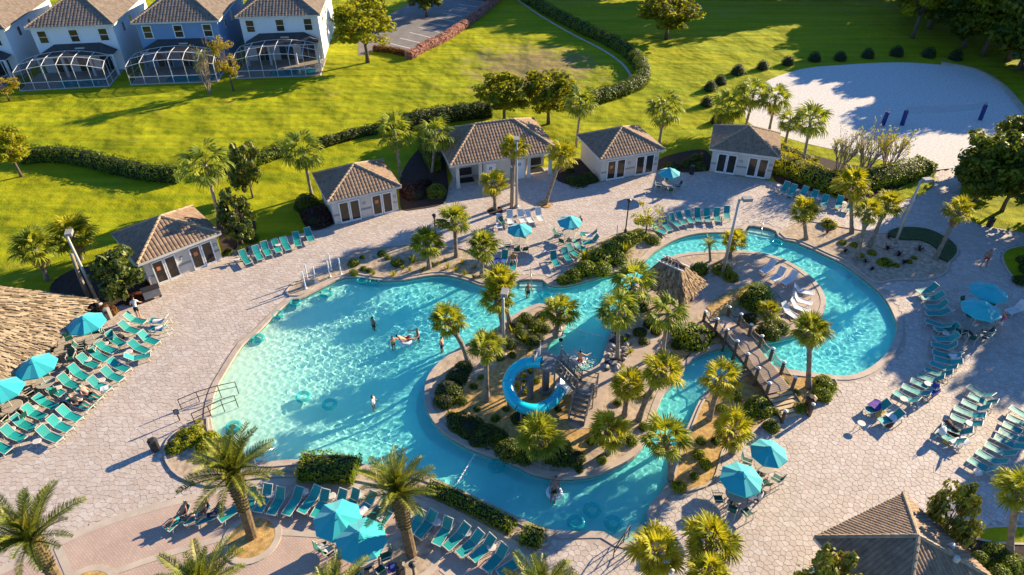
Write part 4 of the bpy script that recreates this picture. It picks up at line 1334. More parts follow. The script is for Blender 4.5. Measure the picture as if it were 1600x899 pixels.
def pinnate_frond(seed, length, material, n=34, leaflet=0.5, arch=0.5):
    r = random.Random(seed)
    mb = MB()
    pts = []
    for i in range(9):
        s = i / 8
        pts.append(Vector((length * (s - 0.12 * s ** 3), 0, arch * length * (0.28 * math.sin(s * PI * 0.62) - 0.55 * s ** 2.3))))
    mb.tube(pts, [0.016 * (1 - 0.85 * i / 8) + 0.003 for i in range(9)], 4)
    def at(s):
        f = s * 8
        i = min(7, int(f))
        return pts[i].lerp(pts[i + 1], f - i), (pts[i + 1] - pts[i]).normalized()
    for k in range(n):
        s = 0.10 + 0.90 * (k + r.uniform(-.3, .3)) / n
        s = min(max(s, 0.05), 0.995)
        p, d = at(s)
        for sd in (-1, 1):
            L = leaflet * (0.45 + 0.75 * math.sin(PI * min(1, s * 0.9 + 0.12))) * r.uniform(0.8, 1.15)
            v = (d * 0.75 + Vector((0, sd * 0.85, 0.42 + r.uniform(-.15, .15)))).normalized()
            q = p + v * L + Vector((0, 0, -0.10 * L))
            w = d * (0.0075 if n > 40 else 0.014)
            m = p + v * L * 0.5 + Vector((0, 0, 0.01))
            mb.add([p - w * .6, p + w * .6, m + w, m - w, q], [(0, 1, 2, 3), (3, 2, 4)], 0, r.uniform(0.2, 0.8))
    return mb.mesh('frond', material)
FR = {
    'sabal': [fan_frond(s, 0.62, 0.5, 2.55, 0.55, 24, 'palm_leaf', 0.03) for s in (1, 2)],
    'lime': [fan_frond(s, 0.62, 0.5, 2.55, 0.5, 24, 'palm_leaf_young', 0.03) for s in (3, 4)],
    'lawn': [fan_frond(s, 0.62, 0.56, 2.0, 0.85, 17, 'palm_leaf_lawn', 0.036) for s in (5, 6)],
    'date': [pinnate_frond(s, 1.0, 'date_leaf', 46, 0.15, 0.36) for s in (1, 2, 3)],
    'dead': [fan_frond(9, 0.5, 0.5, 1.6, 1.2, 14, 'dead_leaf', 0.03)],
    'pygmy': [pinnate_frond(s, 1.0, 'palm_leaf', 26, 0.17, 0.75) for s in (7, 8)],
}
def palm(bx, by, cx, cy, rpx, kind, label, group=None, bz=0.02, Yoff=0.0, bend=0.0, n=None, name=None):
    X, Y = g(bx, by, bz)
    Xc, Zc = atY(cx, cy, Y + Yoff)
    Yc = Y + Yoff
    h = Zc - bz
    rad = rpx / pxm(Xc, Yc, Zc)
    nm = name or {'date': 'date_palm', 'lawn': 'fan_palm', 'pygmy': 'pygmy_palm'}.get(kind, 'sabal_palm')
    t = thing(nm, label, 'palm', (X, Y, bz), rnd.uniform(0, 6.28), group)
    rot = -t.rotation_euler.z
    ca, sa = math.cos(rot), math.sin(rot)
    def loc(x, y, z):
        return Vector((x * ca - y * sa, x * sa + y * ca, z))
    dx, dy = Xc - X, Yc - Y
    K = 12
    pts, rr = [], []
    r0 = {'date': 0.30, 'lawn': 0.15, 'pygmy': 0.10}.get(kind, 0.17)
    for i in range(K + 1):
        s = i / K
        sx = s + bend * math.sin(s * PI)
        pts.append(loc(dx * sx, dy * sx, h * s))
        q = r0 * (1.25 - 0.35 * min(1, s * 4))
        if kind == 'date':
            q = r0 * (0.95 + (0.55 * max(0, (s - 0.55) / 0.45)))
            if s > 0.97: q *= 0.6
        elif kind == 'sabal' or kind == 'lime':
            q *= 1.0 + (0.45 if s > 0.72 else 0) + 0.12 * (i % 2)
        rr.append(q)
    tm = {'date': 'date_trunk', 'lawn': 'palm_trunk_grey'}.get(kind, 'palm_trunk')
    tb = MB()
    tb.tube(pts, rr, 10)
    trunk = tb.build('trunk', tm, t, smooth=(kind == 'lawn'))
    if kind in ('date', 'sabal', 'lime'):
        # old leaf bases on the trunk
        bb = MB()
        rows = int(h * (0.55 if kind == 'date' else 0.30) / 0.13)
        for j in range(rows):
            s = 1 - (j + 0.4) * 0.13 / h
            f = s * K
            i = min(K - 1, int(f))
            c = pts[i].lerp(pts[i + 1], f - i)
            q = rr[i] + (rr[i + 1] - rr[i]) * (f - i)
            for k in range(8 if kind == 'date' else 6):
                a = 2 * PI * (k + 0.5 * (j % 2)) / (8 if kind == 'date' else 6) + rnd.uniform(-.1, .1)
                d = Vector((math.cos(a), math.sin(a), 0))
                pd = Vector((-math.sin(a), math.cos(a), 0)) * 0.085
                e = q + (0.10 if kind == 'date' else 0.13) * rnd.uniform(0.6, 1.3)
                bb.add([c + d * q * .9 - pd, c + d * q * .9 + pd, c + d * e + Vector((0, 0, 0.17)), c + d * q * .9 - Vector((0, 0, 0.12))], [(0, 1, 2), (0, 2, 3), (1, 3, 2)], 0, rnd.random())
        tag(bb.build('leaf_bases', 'date_boot' if kind == 'date' else 'palm_trunk', trunk), kind='stuff')
    crown = loc(dx, dy, h)
    n = n or {'date': 32, 'lawn': 22, 'pygmy': 16}.get(kind, 23) + rnd.randint(-2, 3)
    ms = FR[kind]
    for k in range(n):
        s = (k + 0.5) / n
        az = k * 2.39996 + rnd.uniform(-.2, .2)
        if kind == 'date':
            el = R(84 - 92 * s ** 1.1 + rnd.uniform(-7, 7))
        elif kind == 'pygmy':
            el = R(70 - 75 * s)
        elif kind == 'lawn':
            el = R(74 - 122 * s + rnd.uniform(-9, 9))
        else:
            el = R(80 - 106 * s + rnd.uniform(-10, 10))
        sc = rad * rnd.uniform(0.85, 1.12) * (0.9 if s > 0.85 else 1) / (1.0 if kind in ('date', 'pygmy') else 1.12)
        q = Quaternion((0, 0, 1), az) @ Quaternion((0, 1, 0), -el) @ Quaternion((1, 0, 0), rnd.uniform(-.3, .3))
        link('frond', ms[k % len(ms)], t, crown + Vector((0, 0, rnd.uniform(-.12, .05) * rad)), rot=q.to_euler(), scale=sc)
    if kind in ('sabal', 'lime', 'lawn'):
        for k in range(rnd.randint(1, 4)):
            q = Quaternion((0, 0, 1), rnd.uniform(0, 6.28)) @ Quaternion((0, 1, 0), R(rnd.uniform(48, 75)))
            link('dead_frond', FR['dead'][0], t, crown - Vector((0, 0, .1 * rad)), rot=q.to_euler(), scale=rad * rnd.uniform(.7, .95))
    return t
IS = 0.2
GL = 'fan palms standing on the lawn'
for a in [
    (345, 350, 320, 255, 40, 'lawn', 'tall fan palm behind the tan cabana beside the magnolia'),
    (487, 305, 473, 236, 36, 'lawn', 'tall fan palm next to a leafy shrub bed and cabana'),
    (626, 278, 617, 206, 33, 'lawn', 'tall fan palm on the maroon shrub bed by the restroom pavilion'),
    (675, 270, 681, 208, 33, 'lawn', 'fan palm growing over the round clipped bushes by the restroom pavilion'),
    (900, 230, 908, 160, 30, 'lawn', 'fan palm on the lawn behind the restroom pavilion porch'),
    (1030, 225, 1038, 172, 31, 'lawn', 'fan palm alone on the lawn behind the cabana with black doors'),
    (1163, 207, 1178, 146, 30, 'lawn', 'leaning fan palm between the corner cabana and the sand'),
    (1130, 208, 1138, 168, 32, 'lawn', 'bushy fan palm next to the dark round shrub row'),
    (1201, 208, 1212, 155, 28, 'lawn', 'slim leaning fan palm at the edge of the sand court'),
    (1227, 224, 1235, 188, 22, 'lawn', 'short slim fan palm among the lime hedge'),
    (1253, 264, 1267, 188, 32, 'lawn', 'tall fan palm rising from the lime hedge by the sand')]:
    palm(*a, group=GL, bz=0.0)
for a in [
    (75, 438, 53, 388, 38, 'sabal', 'sabal palm on the lawn behind the big thatched hut'),
    (127, 405, 113, 366, 40, 'lime', 'yellow-green sabal palm beside the tall wooden light pole'),
    (800, 318, 803, 232, 26, 'lime', 'tall sabal palm beside the light pole at the restroom pavilion'),
    (774, 328, 771, 286, 27, 'lime', 'short sabal palm before the restroom pavilion doors'),
    (852, 320, 879, 243, 27, 'lime', 'sabal palm with strongly leaning bare trunk on the deck'),
    (671, 420, 666, 380, 31, 'sabal', 'sabal palm in the gravel bed beside a spiky dark agave'),
    (713, 402, 710, 344, 31, 'sabal', 'sabal palm beside the lantern post at the gravel bed'),
    (753, 432, 754, 386, 30, 'sabal', 'sabal palm in the gravel bed by the white loungers'),
    (1260, 374, 1257, 329, 27, 'lime', 'sabal palm with curved trunk at the pool steps bed'),
    (1331, 365, 1330, 290, 33, 'lime', 'broad sabal palm in front of the lounger row at the hedge'),
    (1338, 407, 1357, 331, 25, 'lime', 'leaning sabal palm in the pebble bed, the lower of a pair'),
    (1358, 386, 1387, 320, 26, 'lime', 'leaning sabal palm in the pebble bed, the higher of a pair'),
    (1461, 405, 1499, 330, 26, 'lime', 'sabal palm leaning out of the green ground cover crescent'),
    (1577, 865, 1592, 768, 42, 'sabal', 'sabal palm on the grass strip by the tiled pavilion')]:
    palm(*a, bend=rnd.uniform(-.06, .06))
for a in [
    (786, 516, 777, 466, 33, 'sabal', 'sabal palm at the island tip facing the pool steps'),
    (797, 505, 781, 440, 32, 'lime', 'taller sabal palm behind the one at the island tip'),
    (732, 570, 699, 503, 33, 'sabal', 'sabal palm with bent trunk leaning over the lagoon'),
    (761, 626, 759, 543, 33, 'sabal', 'straight sabal palm beside the blue tube slide'),
    (868, 527, 876, 486, 33, 'sabal', 'sabal palm on the rocky point at the splash inlet'),
    (965, 562, 966, 484, 36, 'lawn', 'slender palm rising from the dark rock bank'),
    (992, 498, 988, 442, 40, 'lawn', 'full palm on the island beside the small thatched hut'),
    (1035, 552, 1044, 490, 38, 'lawn', 'slender palm between the island path and the round bush'),
    (976, 649, 981, 603, 34, 'lime', 'sabal palm with short trunk beside the slide stairs'),
    (998, 656, 1036, 582, 37, 'lime', 'sabal palm with curved trunk over the island channel'),
    (843, 718, 843, 684, 42, 'sabal', 'low sabal palm below the slide loop'),
    (950, 708, 951, 672, 38, 'lime', 'low sabal palm at the foot of the slide stairs'),
    (1204, 512, 1201, 486, 22, 'lime', 'small young sabal palm beside the white island loungers')]:
    palm(*a, bz=IS, bend=(-0.18 if a[0] in (732, 998) else rnd.uniform(-.05, .05)))
for a in [
    (1048, 750, 1038, 686, 44, 'sabal', 'sabal palm with curved trunk leaning over the lower channel'),
    (1108, 655, 1125, 592, 38, 'lime', 'sabal palm on the straw bed near the wooden bridge'),
    (1145, 708, 1145, 672, 39, 'lime', 'low broad sabal palm beside the teal parasols'),
    (1263, 606, 1266, 516, 34, 'sabal', 'tall straight sabal palm at the bridge foot by the round bushes'),
    (1012, 930, 1026, 862, 48, 'lime', 'sabal palm beside the pool stair railing and lamp head'),
    (1100, 930, 1112, 848, 50, 'lime', 'broad sabal palm on the deck behind the lamp head'),
    (1092, 985, 1105, 900, 40, 'lime', 'sabal palm low in front of the broad one on the deck'),
    (1140, 402, 1146, 376, 24, 'lime', 'young yellow-green palm at the foot of the island light pole'),
    (1110, 408, 1108, 384, 20, 'pygmy', 'small feathery palm at the island edge near the hut')]:
    palm(*a, bz=0.08 if a[1] > 420 else IS, bend=(-0.16 if a[0] == 1048 else 0.0), n=(15 if a[0] in (1048, 1108, 1145) else None))
for a in [
    (394, 838, 364, 742, 88, 'date', 'date palm with mossy leaning trunk in a round straw bed'),
    (643, 866, 622, 772, 84, 'date', 'date palm in the round gravel bed beside two parasols'),
    (100, 925, 48, 842, 96, 'date', 'large date palm with thick mossy trunk at the paved band'),
    (352, 1010, 318, 925, 92, 'date', 'date palm of which only upright fronds rise over the brick terrace'),
    (560, 1040, 522, 950, 96, 'date', 'date palm fronds rising beside the towel-draped chairs'),
    (880, 1030, 850, 938, 90, 'date', 'date palm fronds rising at the end of the lounger row')]:
    palm(*a, bz=0.08, bend=0.05)

# ------------------------------------------------------------------ broadleaf trees
def leaf_cloud(mb, clumps, per, size, rg, mi=0, flat=0.0):
    for c, cr in clumps:
        for _ in range(per):
            d = Vector((rg.gauss(0, 1), rg.gauss(0, 1), rg.gauss(0, 1)))
            d.normalize()
            p = Vector(c) + Vector((d.x, d.y, d.z * 0.8)) * cr * rg.uniform(0.55, 1.05)
            n = (d + Vector((rg.uniform(-.8, .8), rg.uniform(-.8, .8), rg.uniform(-.4, .9)))).normalized()
            a = n.orthogonal().normalized()
            a = Quaternion(n, rg.uniform(0, 6.28)) @ a
            b = n.cross(a)
            s = size * rg.uniform(0.6, 1.35)
            mb.add([p - a * s * .5, p + b * s * .32, p + a * s * .6, p - b * s * .32], [(0, 1, 2, 3)], mi, rg.uniform(0.1, 0.9))
def tree_meshes(seed, R_=1.0, rz=0.85, clumps=34, per=70, leaf=0.10, leafm='oak_leaf', open_=0.0, trunk_h=1.0, bark='bark'):
    """unit tree: crown centre at z = trunk_h + rz, crown radius 1"""
    rg = random.Random(seed)
    cl = []
    k = 0
    while len(cl) < clumps and k < 4000:
        k += 1
        d = Vector((rg.gauss(0, 1), rg.gauss(0, 1), rg.gauss(0, 1))).normalized() * rg.uniform(0.35, 0.92) ** 0.6
        if d.z < -0.75: continue
        d.z *= rz
        cl.append((d + Vector((0, 0, trunk_h + rz * 0.8)), rg.uniform(0.17, 0.32)))
    mb = MB()
    leaf_cloud(mb, cl, per, leaf, rg)
    crown = mb.mesh('crown', leafm)
    tb = MB()
    zc = trunk_h + rz * 0.5
    tb.tube([(0, 0, -.02), (0.015, 0.01, trunk_h * 0.5), (-.01, .01, trunk_h), (0.02, 0, zc)], [0.075, 0.055, 0.05, 0.03], 7)
    for c, cr in cl[::2]:
        z0 = rg.uniform(trunk_h * 0.75, zc)
        m = Vector((c.x * 0.45, c.y * 0.45, z0 + (c.z - z0) * 0.6))
        tb.tube([(0, 0, z0), m, c], [0.028, 0.018, 0.006], 5)
    return crown, tb.mesh('trunk', bark, True)
TM = {
    'oak': [tree_meshes(s, leafm='oak_leaf', clumps=54, per=85, leaf=0.125) for s in (11, 12, 13)],
    'dark': [tree_meshes(s, leafm='dark_leaf', clumps=76, per=85, leaf=0.14, rz=1.15, trunk_h=0.6) for s in (21, 22, 23)],
    'gold': [tree_meshes(s, leafm='gold_leaf', clumps=26, per=70, rz=1.1) for s in (31, 32)],
    'magnolia': [tree_meshes(s, leafm='magnolia_leaf', clumps=54, per=62, leaf=0.16, rz=1.05, trunk_h=0.4) for s in (41, 42)],
    'lime': [tree_meshes(s, leafm='lime_leaf', clumps=20, per=42, leaf=0.12) for s in (51,)],
    'bare': [],
}
def bare_tree(seed):
    rg = random.Random(seed)
    tb, lf = MB(), MB()
    def twig(p, d, L, r_, lvl):
        q = p + d * L
        m = p.lerp(q, .5) + Vector((rg.uniform(-.03, .03), rg.uniform(-.03, .03), 0))
        tb.tube([p, m, q], [r_, r_ * .8, r_ * .55], 4 if lvl < 2 else 3, cap=False)
        if lvl == 3:
            if rg.random() < 0.5:
                for _ in range(2):
                    c = q + Vector((rg.uniform(-.05, .05), rg.uniform(-.05, .05), rg.uniform(-.05, .05)))
                    a = Vector((rg.uniform(-1, 1), rg.uniform(-1, 1), rg.uniform(-1, 1))).normalized() * .035
                    b = a.orthogonal().normalized() * .022
                    lf.add([c - a, c + b, c + a, c - b], [(0, 1, 2, 3)], 0, rg.random())
            return
        for k in range((5, 4, 3)[lvl]):
            e = (d + Vector((rg.uniform(-.65, .65), rg.uniform(-.65, .65), rg.uniform(-.05, .5)))).normalized()
            twig(p.lerp(q, rg.uniform(.45, 1.0)), e, L * rg.uniform(.45, .72), r_ * .55, lvl + 1)
    for k in range(8):
        a = 2 * PI * k / 8 + rg.uniform(-.3, .3)
        twig(Vector((math.cos(a) * .05, math.sin(a) * .05, 0)), Vector((math.cos(a) * .42, math.sin(a) * .42, 1)).normalized(), rg.uniform(.6, .85), .026, 0)
    return lf.mesh('crown', 'lime_leaf'), tb.mesh('trunk', 'bark_pale', True)
TM['bare'] = [bare_tree(61), bare_tree(62)]
def tree(bx, by, cx, cy, rpx, kind, label, group=None, var=0, bz=0.0, ry=1.0, name='tree', world=None):
    if world:
        X, Y, Zc, rad = world
    else:
        X, Y = g(bx, by, bz)
        Xc, Zc = atY(cx, cy, Y)
        X = Xc
        rad = rpx / pxm(X, Y, Zc)
    crown, trunk = TM[kind][var % len(TM[kind])]
    t = thing(name, label, 'tree', (X, Y, bz), rnd.uniform(0, 6.28), group)
    zu = {'magnolia': 0.4 + 1.05 * .8, 'bare': 0.9, 'gold': 1.0 + 1.1 * .8, 'dark': 0.6 + 1.15 * .8}.get(kind, 1.0 + .85 * .8)
    sz = max(0.3 * rad, (Zc - bz) / zu) 
    link('trunk', trunk, t, scale=(rad, rad, sz))
    link('crown', crown, t, scale=(rad, rad, sz))
    return t
tree(572, 98, 567, 38, 50, 'oak', 'round green tree on the lawn beside the parking lot')
tree(1045, 62, 1047, 18, 49, 'oak', 'dark round tree standing alone on the lawn with a long shadow', var=1)
tree(795, 196, 788, 143, 45, 'oak', 'leafy tree behind the restroom pavilion roof', var=2)
tree(857, 194, 859, 138, 48, 'oak', 'sunlit yellow-green tree behind the restroom pavilion ridge', var=0)
tree(362, 142, 351, 88, 24, 'gold', 'golden young tree in front of the blue house pool cage')
tree(322, 148, 316, 103, 21, 'bare', 'thin half-bare young tree in front of the blue house pool cage', var=1)
tree(2, 158, 4, 135, 24, 'gold', 'yellow bushy tree next to the first pool cage', var=1)
tree(18, 276, 10, 228, 34, 'oak', 'small tree at the end of the long lawn hedge', var=1)
tree(395, 309, 383, 262, 27, 'magnolia', 'upright dark tree beside the tall fan palm on the lawn')
tree(370, 386, 366, 338, 27, 'magnolia', 'dark glossy tree beside the cabana and lounger row', var=1)
tree(187, 470, 184, 428, 38, 'magnolia', 'glossy magnolia between the light pole and the first cabana')
tree(1010, 372, 1014, 332, 26, 'lime', 'sparse lime-green tree in the bed beside the black lamp post', bz=0.07)
tree(1488, 868, 1489, 812, 36, 'magnolia', 'round glossy tree beside the tiled pavilion roof', var=1)
tree(1288, 985, 1290, 925, 48, 'magnolia', 'glossy tree in front of the tiled pavilion wall')
tree(1310, 275, 1322, 232, 34, 'bare', 'pale bare multi-stem tree over the lime hedge', var=0, group='bare crape trees by the sand')
tree(1350, 278, 1362, 232, 36, 'bare', 'pale bare multi-stem tree over the lime hedge', var=1, group='bare crape trees by the sand')
tree(1382, 272, 1398, 228, 38, 'bare', 'pale bare multi-stem tree over the lime hedge', var=0, group='bare crape trees by the sand')
for k, (bx, by, cx, cy, r_) in enumerate(((1545, 318, 1552, 255, 55), (1592, 330, 1600, 262, 52), (1588, 262, 1600, 215, 40), (1530, 296, 1528, 262, 34))):
    tree(bx, by, cx, cy, r_, 'dark', 'large dark evergreen tree beside the path to the sand court', 'dark trees by the sand path', k)
forest = [(1425, 60), (1460, 32), (1490, 52), (1520, 25), (1548, 55), (1580, 35), (1600, 75), (1440, 8), (1475, -8), (1515, -12), (1555, -5), (1595, 0), (1575, 95), (1612, 120), (1405, -14), (1620, 40), (1450, 45), (1505, 75), (1535, 88), (1560, 70), (1590, 110), (1418, 22), (1500, 10), (1570, 15)]
for k, (x, y) in enumerate(forest):
    X, Y = g(x, y)
    h = rnd.uniform(9.5, 13)
    tree(0, 0, 0, 0, 0, 'dark' if k % 3 else 'oak', 'woodland tree massed at the lawn corner behind the sand court', 'woodland trees behind the sand court', k, world=(X, Y, h * 0.56, rnd.uniform(4.2, 5.6)))
# trees of the same wood and garden, beyond the picture edge, whose shade reaches the sand, lawn and deck
for k, (X, Y, zc, rad) in enumerate(((84, 88, 8, 5.5), (92, 96, 8.5, 5.5), (75, 75, 6.5, 4.4), (98, 84, 9, 5.5), (88, 72, 8, 5), (80, 66, 6.5, 4.2), (70, 92, 8, 4.6), (78, 98, 8.5, 5.2), (104, 104, 8, 6), (94, 116, 7.5, 5.5), (84, 128, 7.5, 6), (70, 134, 7.5, 6), (106, 120, 8, 6),
                                     (49, 49.5, 6.0, 3.3), (55, 56, 6.6, 3.8), (60, 51, 7.2, 3.8), (64, 59, 7.4, 4.2), (42.5, 33, 4.6, 2.3), (48.5, 36, 5.6, 2.6), (55, 39, 6.6, 3.0), (44, 29, 5, 2.5),
                                     (24, 135, 9, 5.5), (36, 131, 9.5, 6), (46, 130, 10, 6), (10, 134, 7.5, 5), (57, 128, 9, 5.5), (30, 130, 9, 5), (16, 129, 7, 4.6), (-2, 131, 6.5, 4.5), (52, 138, 11, 6), (66, 136, 11, 6),
                                     (-14, 116, 4.5, 3.2), (-22, 108, 4, 3))):
    tree(0, 0, 0, 0, 0, 'dark' if k % 2 else 'oak', 'tree standing beyond the garden edge', 'trees beyond the garden edge', k, world=(X, Y, zc, rad))

# ------------------------------------------------------------------ hedges and shrubs
def hedge(px, w, h, label, leafm='hedge_leaf', dens=70, size=0.22, name='hedge', bz=0.0, closed=False, group=None):
    path = catmull(gp(px), 0.7, closed)
    rg = random.Random(len(px) * 7 + int(px[0][0]))
    t = thing(name, label, 'hedge', (*path[0], bz), 0, group)
    o = Vector((*path[0], 0))
    core = MB()
    n = len(path)
    fr = []
    for i in range(n):
        a, b = path[max(i - 1, 0)], path[min(i + 1, n - 1)]
        d = Vector((b[0] - a[0], b[1] - a[1], 0)).normalized()
        fr.append((Vector((*path[i], 0)) - o, d, Vector((d.y, -d.x, 0))))
    prof = [(-.44, 0), (-.5, .36), (-.45, .70), (-.27, .92), (0, 1.0), (.27, .92), (.45, .70), (.5, .36), (.44, 0)]
    vs = []
    for p, d, s in fr:
        k = rg.uniform(0.9, 1.0)
        vs += [p + s * (a * w * 0.9 * k) + Vector((0, 0, z * h * 0.94 * k)) for a, z in prof]
    m = len(prof)
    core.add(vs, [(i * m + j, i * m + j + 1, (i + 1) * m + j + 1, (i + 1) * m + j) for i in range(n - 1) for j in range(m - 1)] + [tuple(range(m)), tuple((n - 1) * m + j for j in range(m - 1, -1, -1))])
    core.build('dark_core', 'bush_core', t)  # solid dark core standing in for shade inside the hedge
    lf = MB()
    for i in range(n - 1):
        (p, d, s), (p2, _, s2) = fr[i], fr[i + 1]
        L = (p2 - p).length
        for _ in range(int(L * dens * 2.4)):
            u = rg.random()
            j = rg.uniform(0, m - 1.001)
            k = int(j)
            f = j - k
            a = prof[k][0] + (prof[k + 1][0] - prof[k][0]) * f
            z = prof[k][1] + (prof[k + 1][1] - prof[k][1]) * f
            bulge = 1 + rg.uniform(-.05, .09) + 0.07 * math.sin(i * 1.9) + 0.05 * math.sin(i * 0.7 + j)
            c = p.lerp(p2, u) + s.lerp(s2, u) * a * w * bulge + Vector((0, 0, z * h * bulge))
            nn = (s * a * 2 + Vector((0, 0, (z - .3) * 1.4)) + Vector((rg.uniform(-.7, .7), rg.uniform(-.7, .7), rg.uniform(-.5, .7)))).normalized()
            e = Quaternion(nn, rg.uniform(0, 6.28)) @ nn.orthogonal().normalized()
            b = nn.cross(e)
            q = size * 0.62 * rg.uniform(0.6, 1.3)
            lf.add([c - e * q * .5, c + b * q * .34, c + e * q * .6, c - b * q * .34], [(0, 1, 2, 3)], 0, rg.uniform(0.1, 0.9))
    for (p, d, s), sg in ((fr[0], -1), (fr[-1], 1)):
        for _ in range(int(dens * w * h * 1.3)):
            c = p + d * sg * rg.uniform(0, .16) + s * rg.uniform(-.5, .5) * w + Vector((0, 0, rg.uniform(0.02, .95) * h))
            nn = (d * sg + Vector((rg.uniform(-.7, .7), rg.uniform(-.7, .7), rg.uniform(-.4, .8)))).normalized()
            e = Quaternion(nn, rg.uniform(0, 6.28)) @ nn.orthogonal().normalized()
            b = nn.cross(e)
            q = size * 0.62 * rg.uniform(0.6, 1.3)
            lf.add([c - e * q * .5, c + b * q * .34, c + e * q * .6, c - b * q * .34], [(0, 1, 2, 3)], 0, rg.uniform(0.1, 0.9))
    tag(lf.build('foliage', leafm, t), kind='stuff')
    return t
hedge([(38, 252), (80, 249), (130, 254), (180, 266), (235, 277), (283, 281)], 2.0, 1.5, 'long curving clipped hedge on the lawn beyond the hut', dens=110, size=0.3)
hedge([(345, 268), (395, 258), (450, 238)], 1.6, 1.3, 'short clipped hedge behind the tall fan palm', dens=100, size=0.3)
hedge([(500, 230), (560, 213), (600, 206)], 1.2, 1.0, 'low dark hedge along the lawn behind the cabana', 'bush_leaf', 90, 0.28)
hedge([(610, 203), (660, 195), (710, 186), (765, 180)], 2.2, 1.7, 'thick dark hedge behind the restroom pavilion', 'bush_leaf', 120, 0.32)
hedge([(805, -10), (850, 18), (900, 45), (945, 66), (980, 86), (1001, 108), (1002, 128), (985, 142), (955, 152), (925, 161)], 2.0, 1.5, 'long clipped hedge bending around the grassy basin', dens=110, size=0.32)
rim = tag(ribbon(catmull(gp([(800, -6), (845, 25), (895, 54), (938, 76), (970, 98), (985, 118), (982, 128)]), 0.8, False), 0.35, 0.03, thick=0.05).build('basin_kerb', 'concrete_band'), kind='structure')
hedge([(640, 92), (660, 80), (690, 66), (715, 50), (740, 32), (765, 12), (785, -8)], 1.3, 1.1, 'row of pink feathery grass along the parking lot', 'pink_plume', 120, 0.34, name='grass_hedge')
hedge([(585, 80), (610, 82), (636, 88)], 1.0, 0.8, 'short brownish grass row at the parking lot corner', 'russet_leaf', 80, 0.3, name='grass_hedge')
hedge([(1212, 262), (1245, 272), (1290, 292), (1330, 300)], 3.2, 1.5, 'lime green hedge beside the corner cabana and loungers', 'lime_leaf', 220, 0.26)
hedge([(1335, 293), (1375, 285), (1415, 277), (1440, 270)], 2.6, 1.6, 'dark leafy hedge at the sand court entrance', 'hedge_leaf', 170, 0.26)
hedge([(1215, 240), (1240, 250), (1265, 262)], 2.2, 1.1, 'low golden green hedge against the sand by the corner cabana', 'lime_leaf', 150, 0.24)
hedge([(474, 737), (515, 738), (556, 742)], 1.9, 1.0, 'clipped hedge block in the gravel bed by the lagoon', 'hedge_leaf', 190, 0.2, bz=0.07)
hedge([(672, 765), (700, 778), (740, 797), (780, 818), (800, 828)], 0.95, 0.65, 'long low clipped hedge along the gravel bed and terrace', 'hedge_leaf', 110, 0.17, bz=0.07)
hedge([(818, 840), (845, 848)], 1.2, 0.7, 'short clipped hedge block at the end of the gravel bed', 'hedge_leaf', 140, 0.17, bz=0.07)
hedge([(662, 228), (668, 245), (680, 268)], 1.2, 1.7, 'tall clipped hedge beside the restroom pavilion', 'hedge_leaf', 150, 0.22)

def bush_mesh(seed, leafm, n=420, size=0.16, rz=0.8, rough=0.14):
    rg = random.Random(seed)
    mb = MB()
    nu, nv = 10, 6
    vs = []
    for j in range(nv + 1):
        th = PI * 0.5 * j / nv
        for i in range(nu):
            a = 2 * PI * i / nu
            k = 0.84 * rg.uniform(0.9, 1.05)
            vs.append((math.cos(a) * math.cos(th) * k, math.sin(a) * math.cos(th) * k, math.sin(th) * k * 2 * rz * 0.5 * 2 ** 0.0))
    mb.add(vs, [(j * nu + i, j * nu + (i + 1) % nu, (j + 1) * nu + (i + 1) % nu, (j + 1) * nu + i) for j in range(nv) for i in range(nu)], 1)  # dark inner shell, painted shade for the gaps between leaves
    lumps = [(Vector((rg.gauss(0, 1), rg.gauss(0, 1), abs(rg.gauss(0, 1)))).normalized(), rg.uniform(-rough, rough)) for _ in range(14)]
    for _ in range(n):
        d = Vector((rg.gauss(0, 1), rg.gauss(0, 1), abs(rg.gauss(0, 1)) * 1.1)).normalized()
        k = 0.95 + sum(b * max(0, d.dot(l)) ** 4 for l, b in lumps) + rg.uniform(-.06, .07)
        p = Vector((d.x * k, d.y * k, d.z * k * rz + 0.02))
        nn = (d + Vector((rg.uniform(-.8, .8), rg.uniform(-.8, .8), rg.uniform(-.5, .8)))).normalized()
        e = Quaternion(nn, rg.uniform(0, 6.28)) @ nn.orthogonal().normalized()
        b = nn.cross(e)
        q = size * rg.uniform(0.6, 1.35)
        mb.add([p - e * q * .5, p + b * q * .34, p + e * q * .6, p - b * q * .34], [(0, 1, 2, 3)], 0, rg.uniform(0.1, 0.9))
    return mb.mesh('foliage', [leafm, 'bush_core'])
def spiky_mesh(seed, leafm, n=26, w=0.05):
    rg = random.Random(seed)
    mb = MB()
    for k in range(n):
        a = k * 2.4 + rg.uniform(-.3, .3)
        el = R(rg.uniform(15, 80))
        L = rg.uniform(0.75, 1.1)
        d = Vector((math.cos(a) * math.cos(el), math.sin(a) * math.cos(el), math.sin(el)))
        s = Vector((-math.sin(a), math.cos(a), 0)) * w
        m = d * L * 0.55 + Vector((0, 0, 0.03))
        t = d * L + Vector((0, 0, -0.18 * L * math.cos(el)))
        mb.add([-s * .6, s * .6, m + s, m - s, t], [(0, 1, 2, 3), (3, 2, 4)], 0, rg.uniform(0.1, 0.9))
    return mb.mesh('blades', leafm)
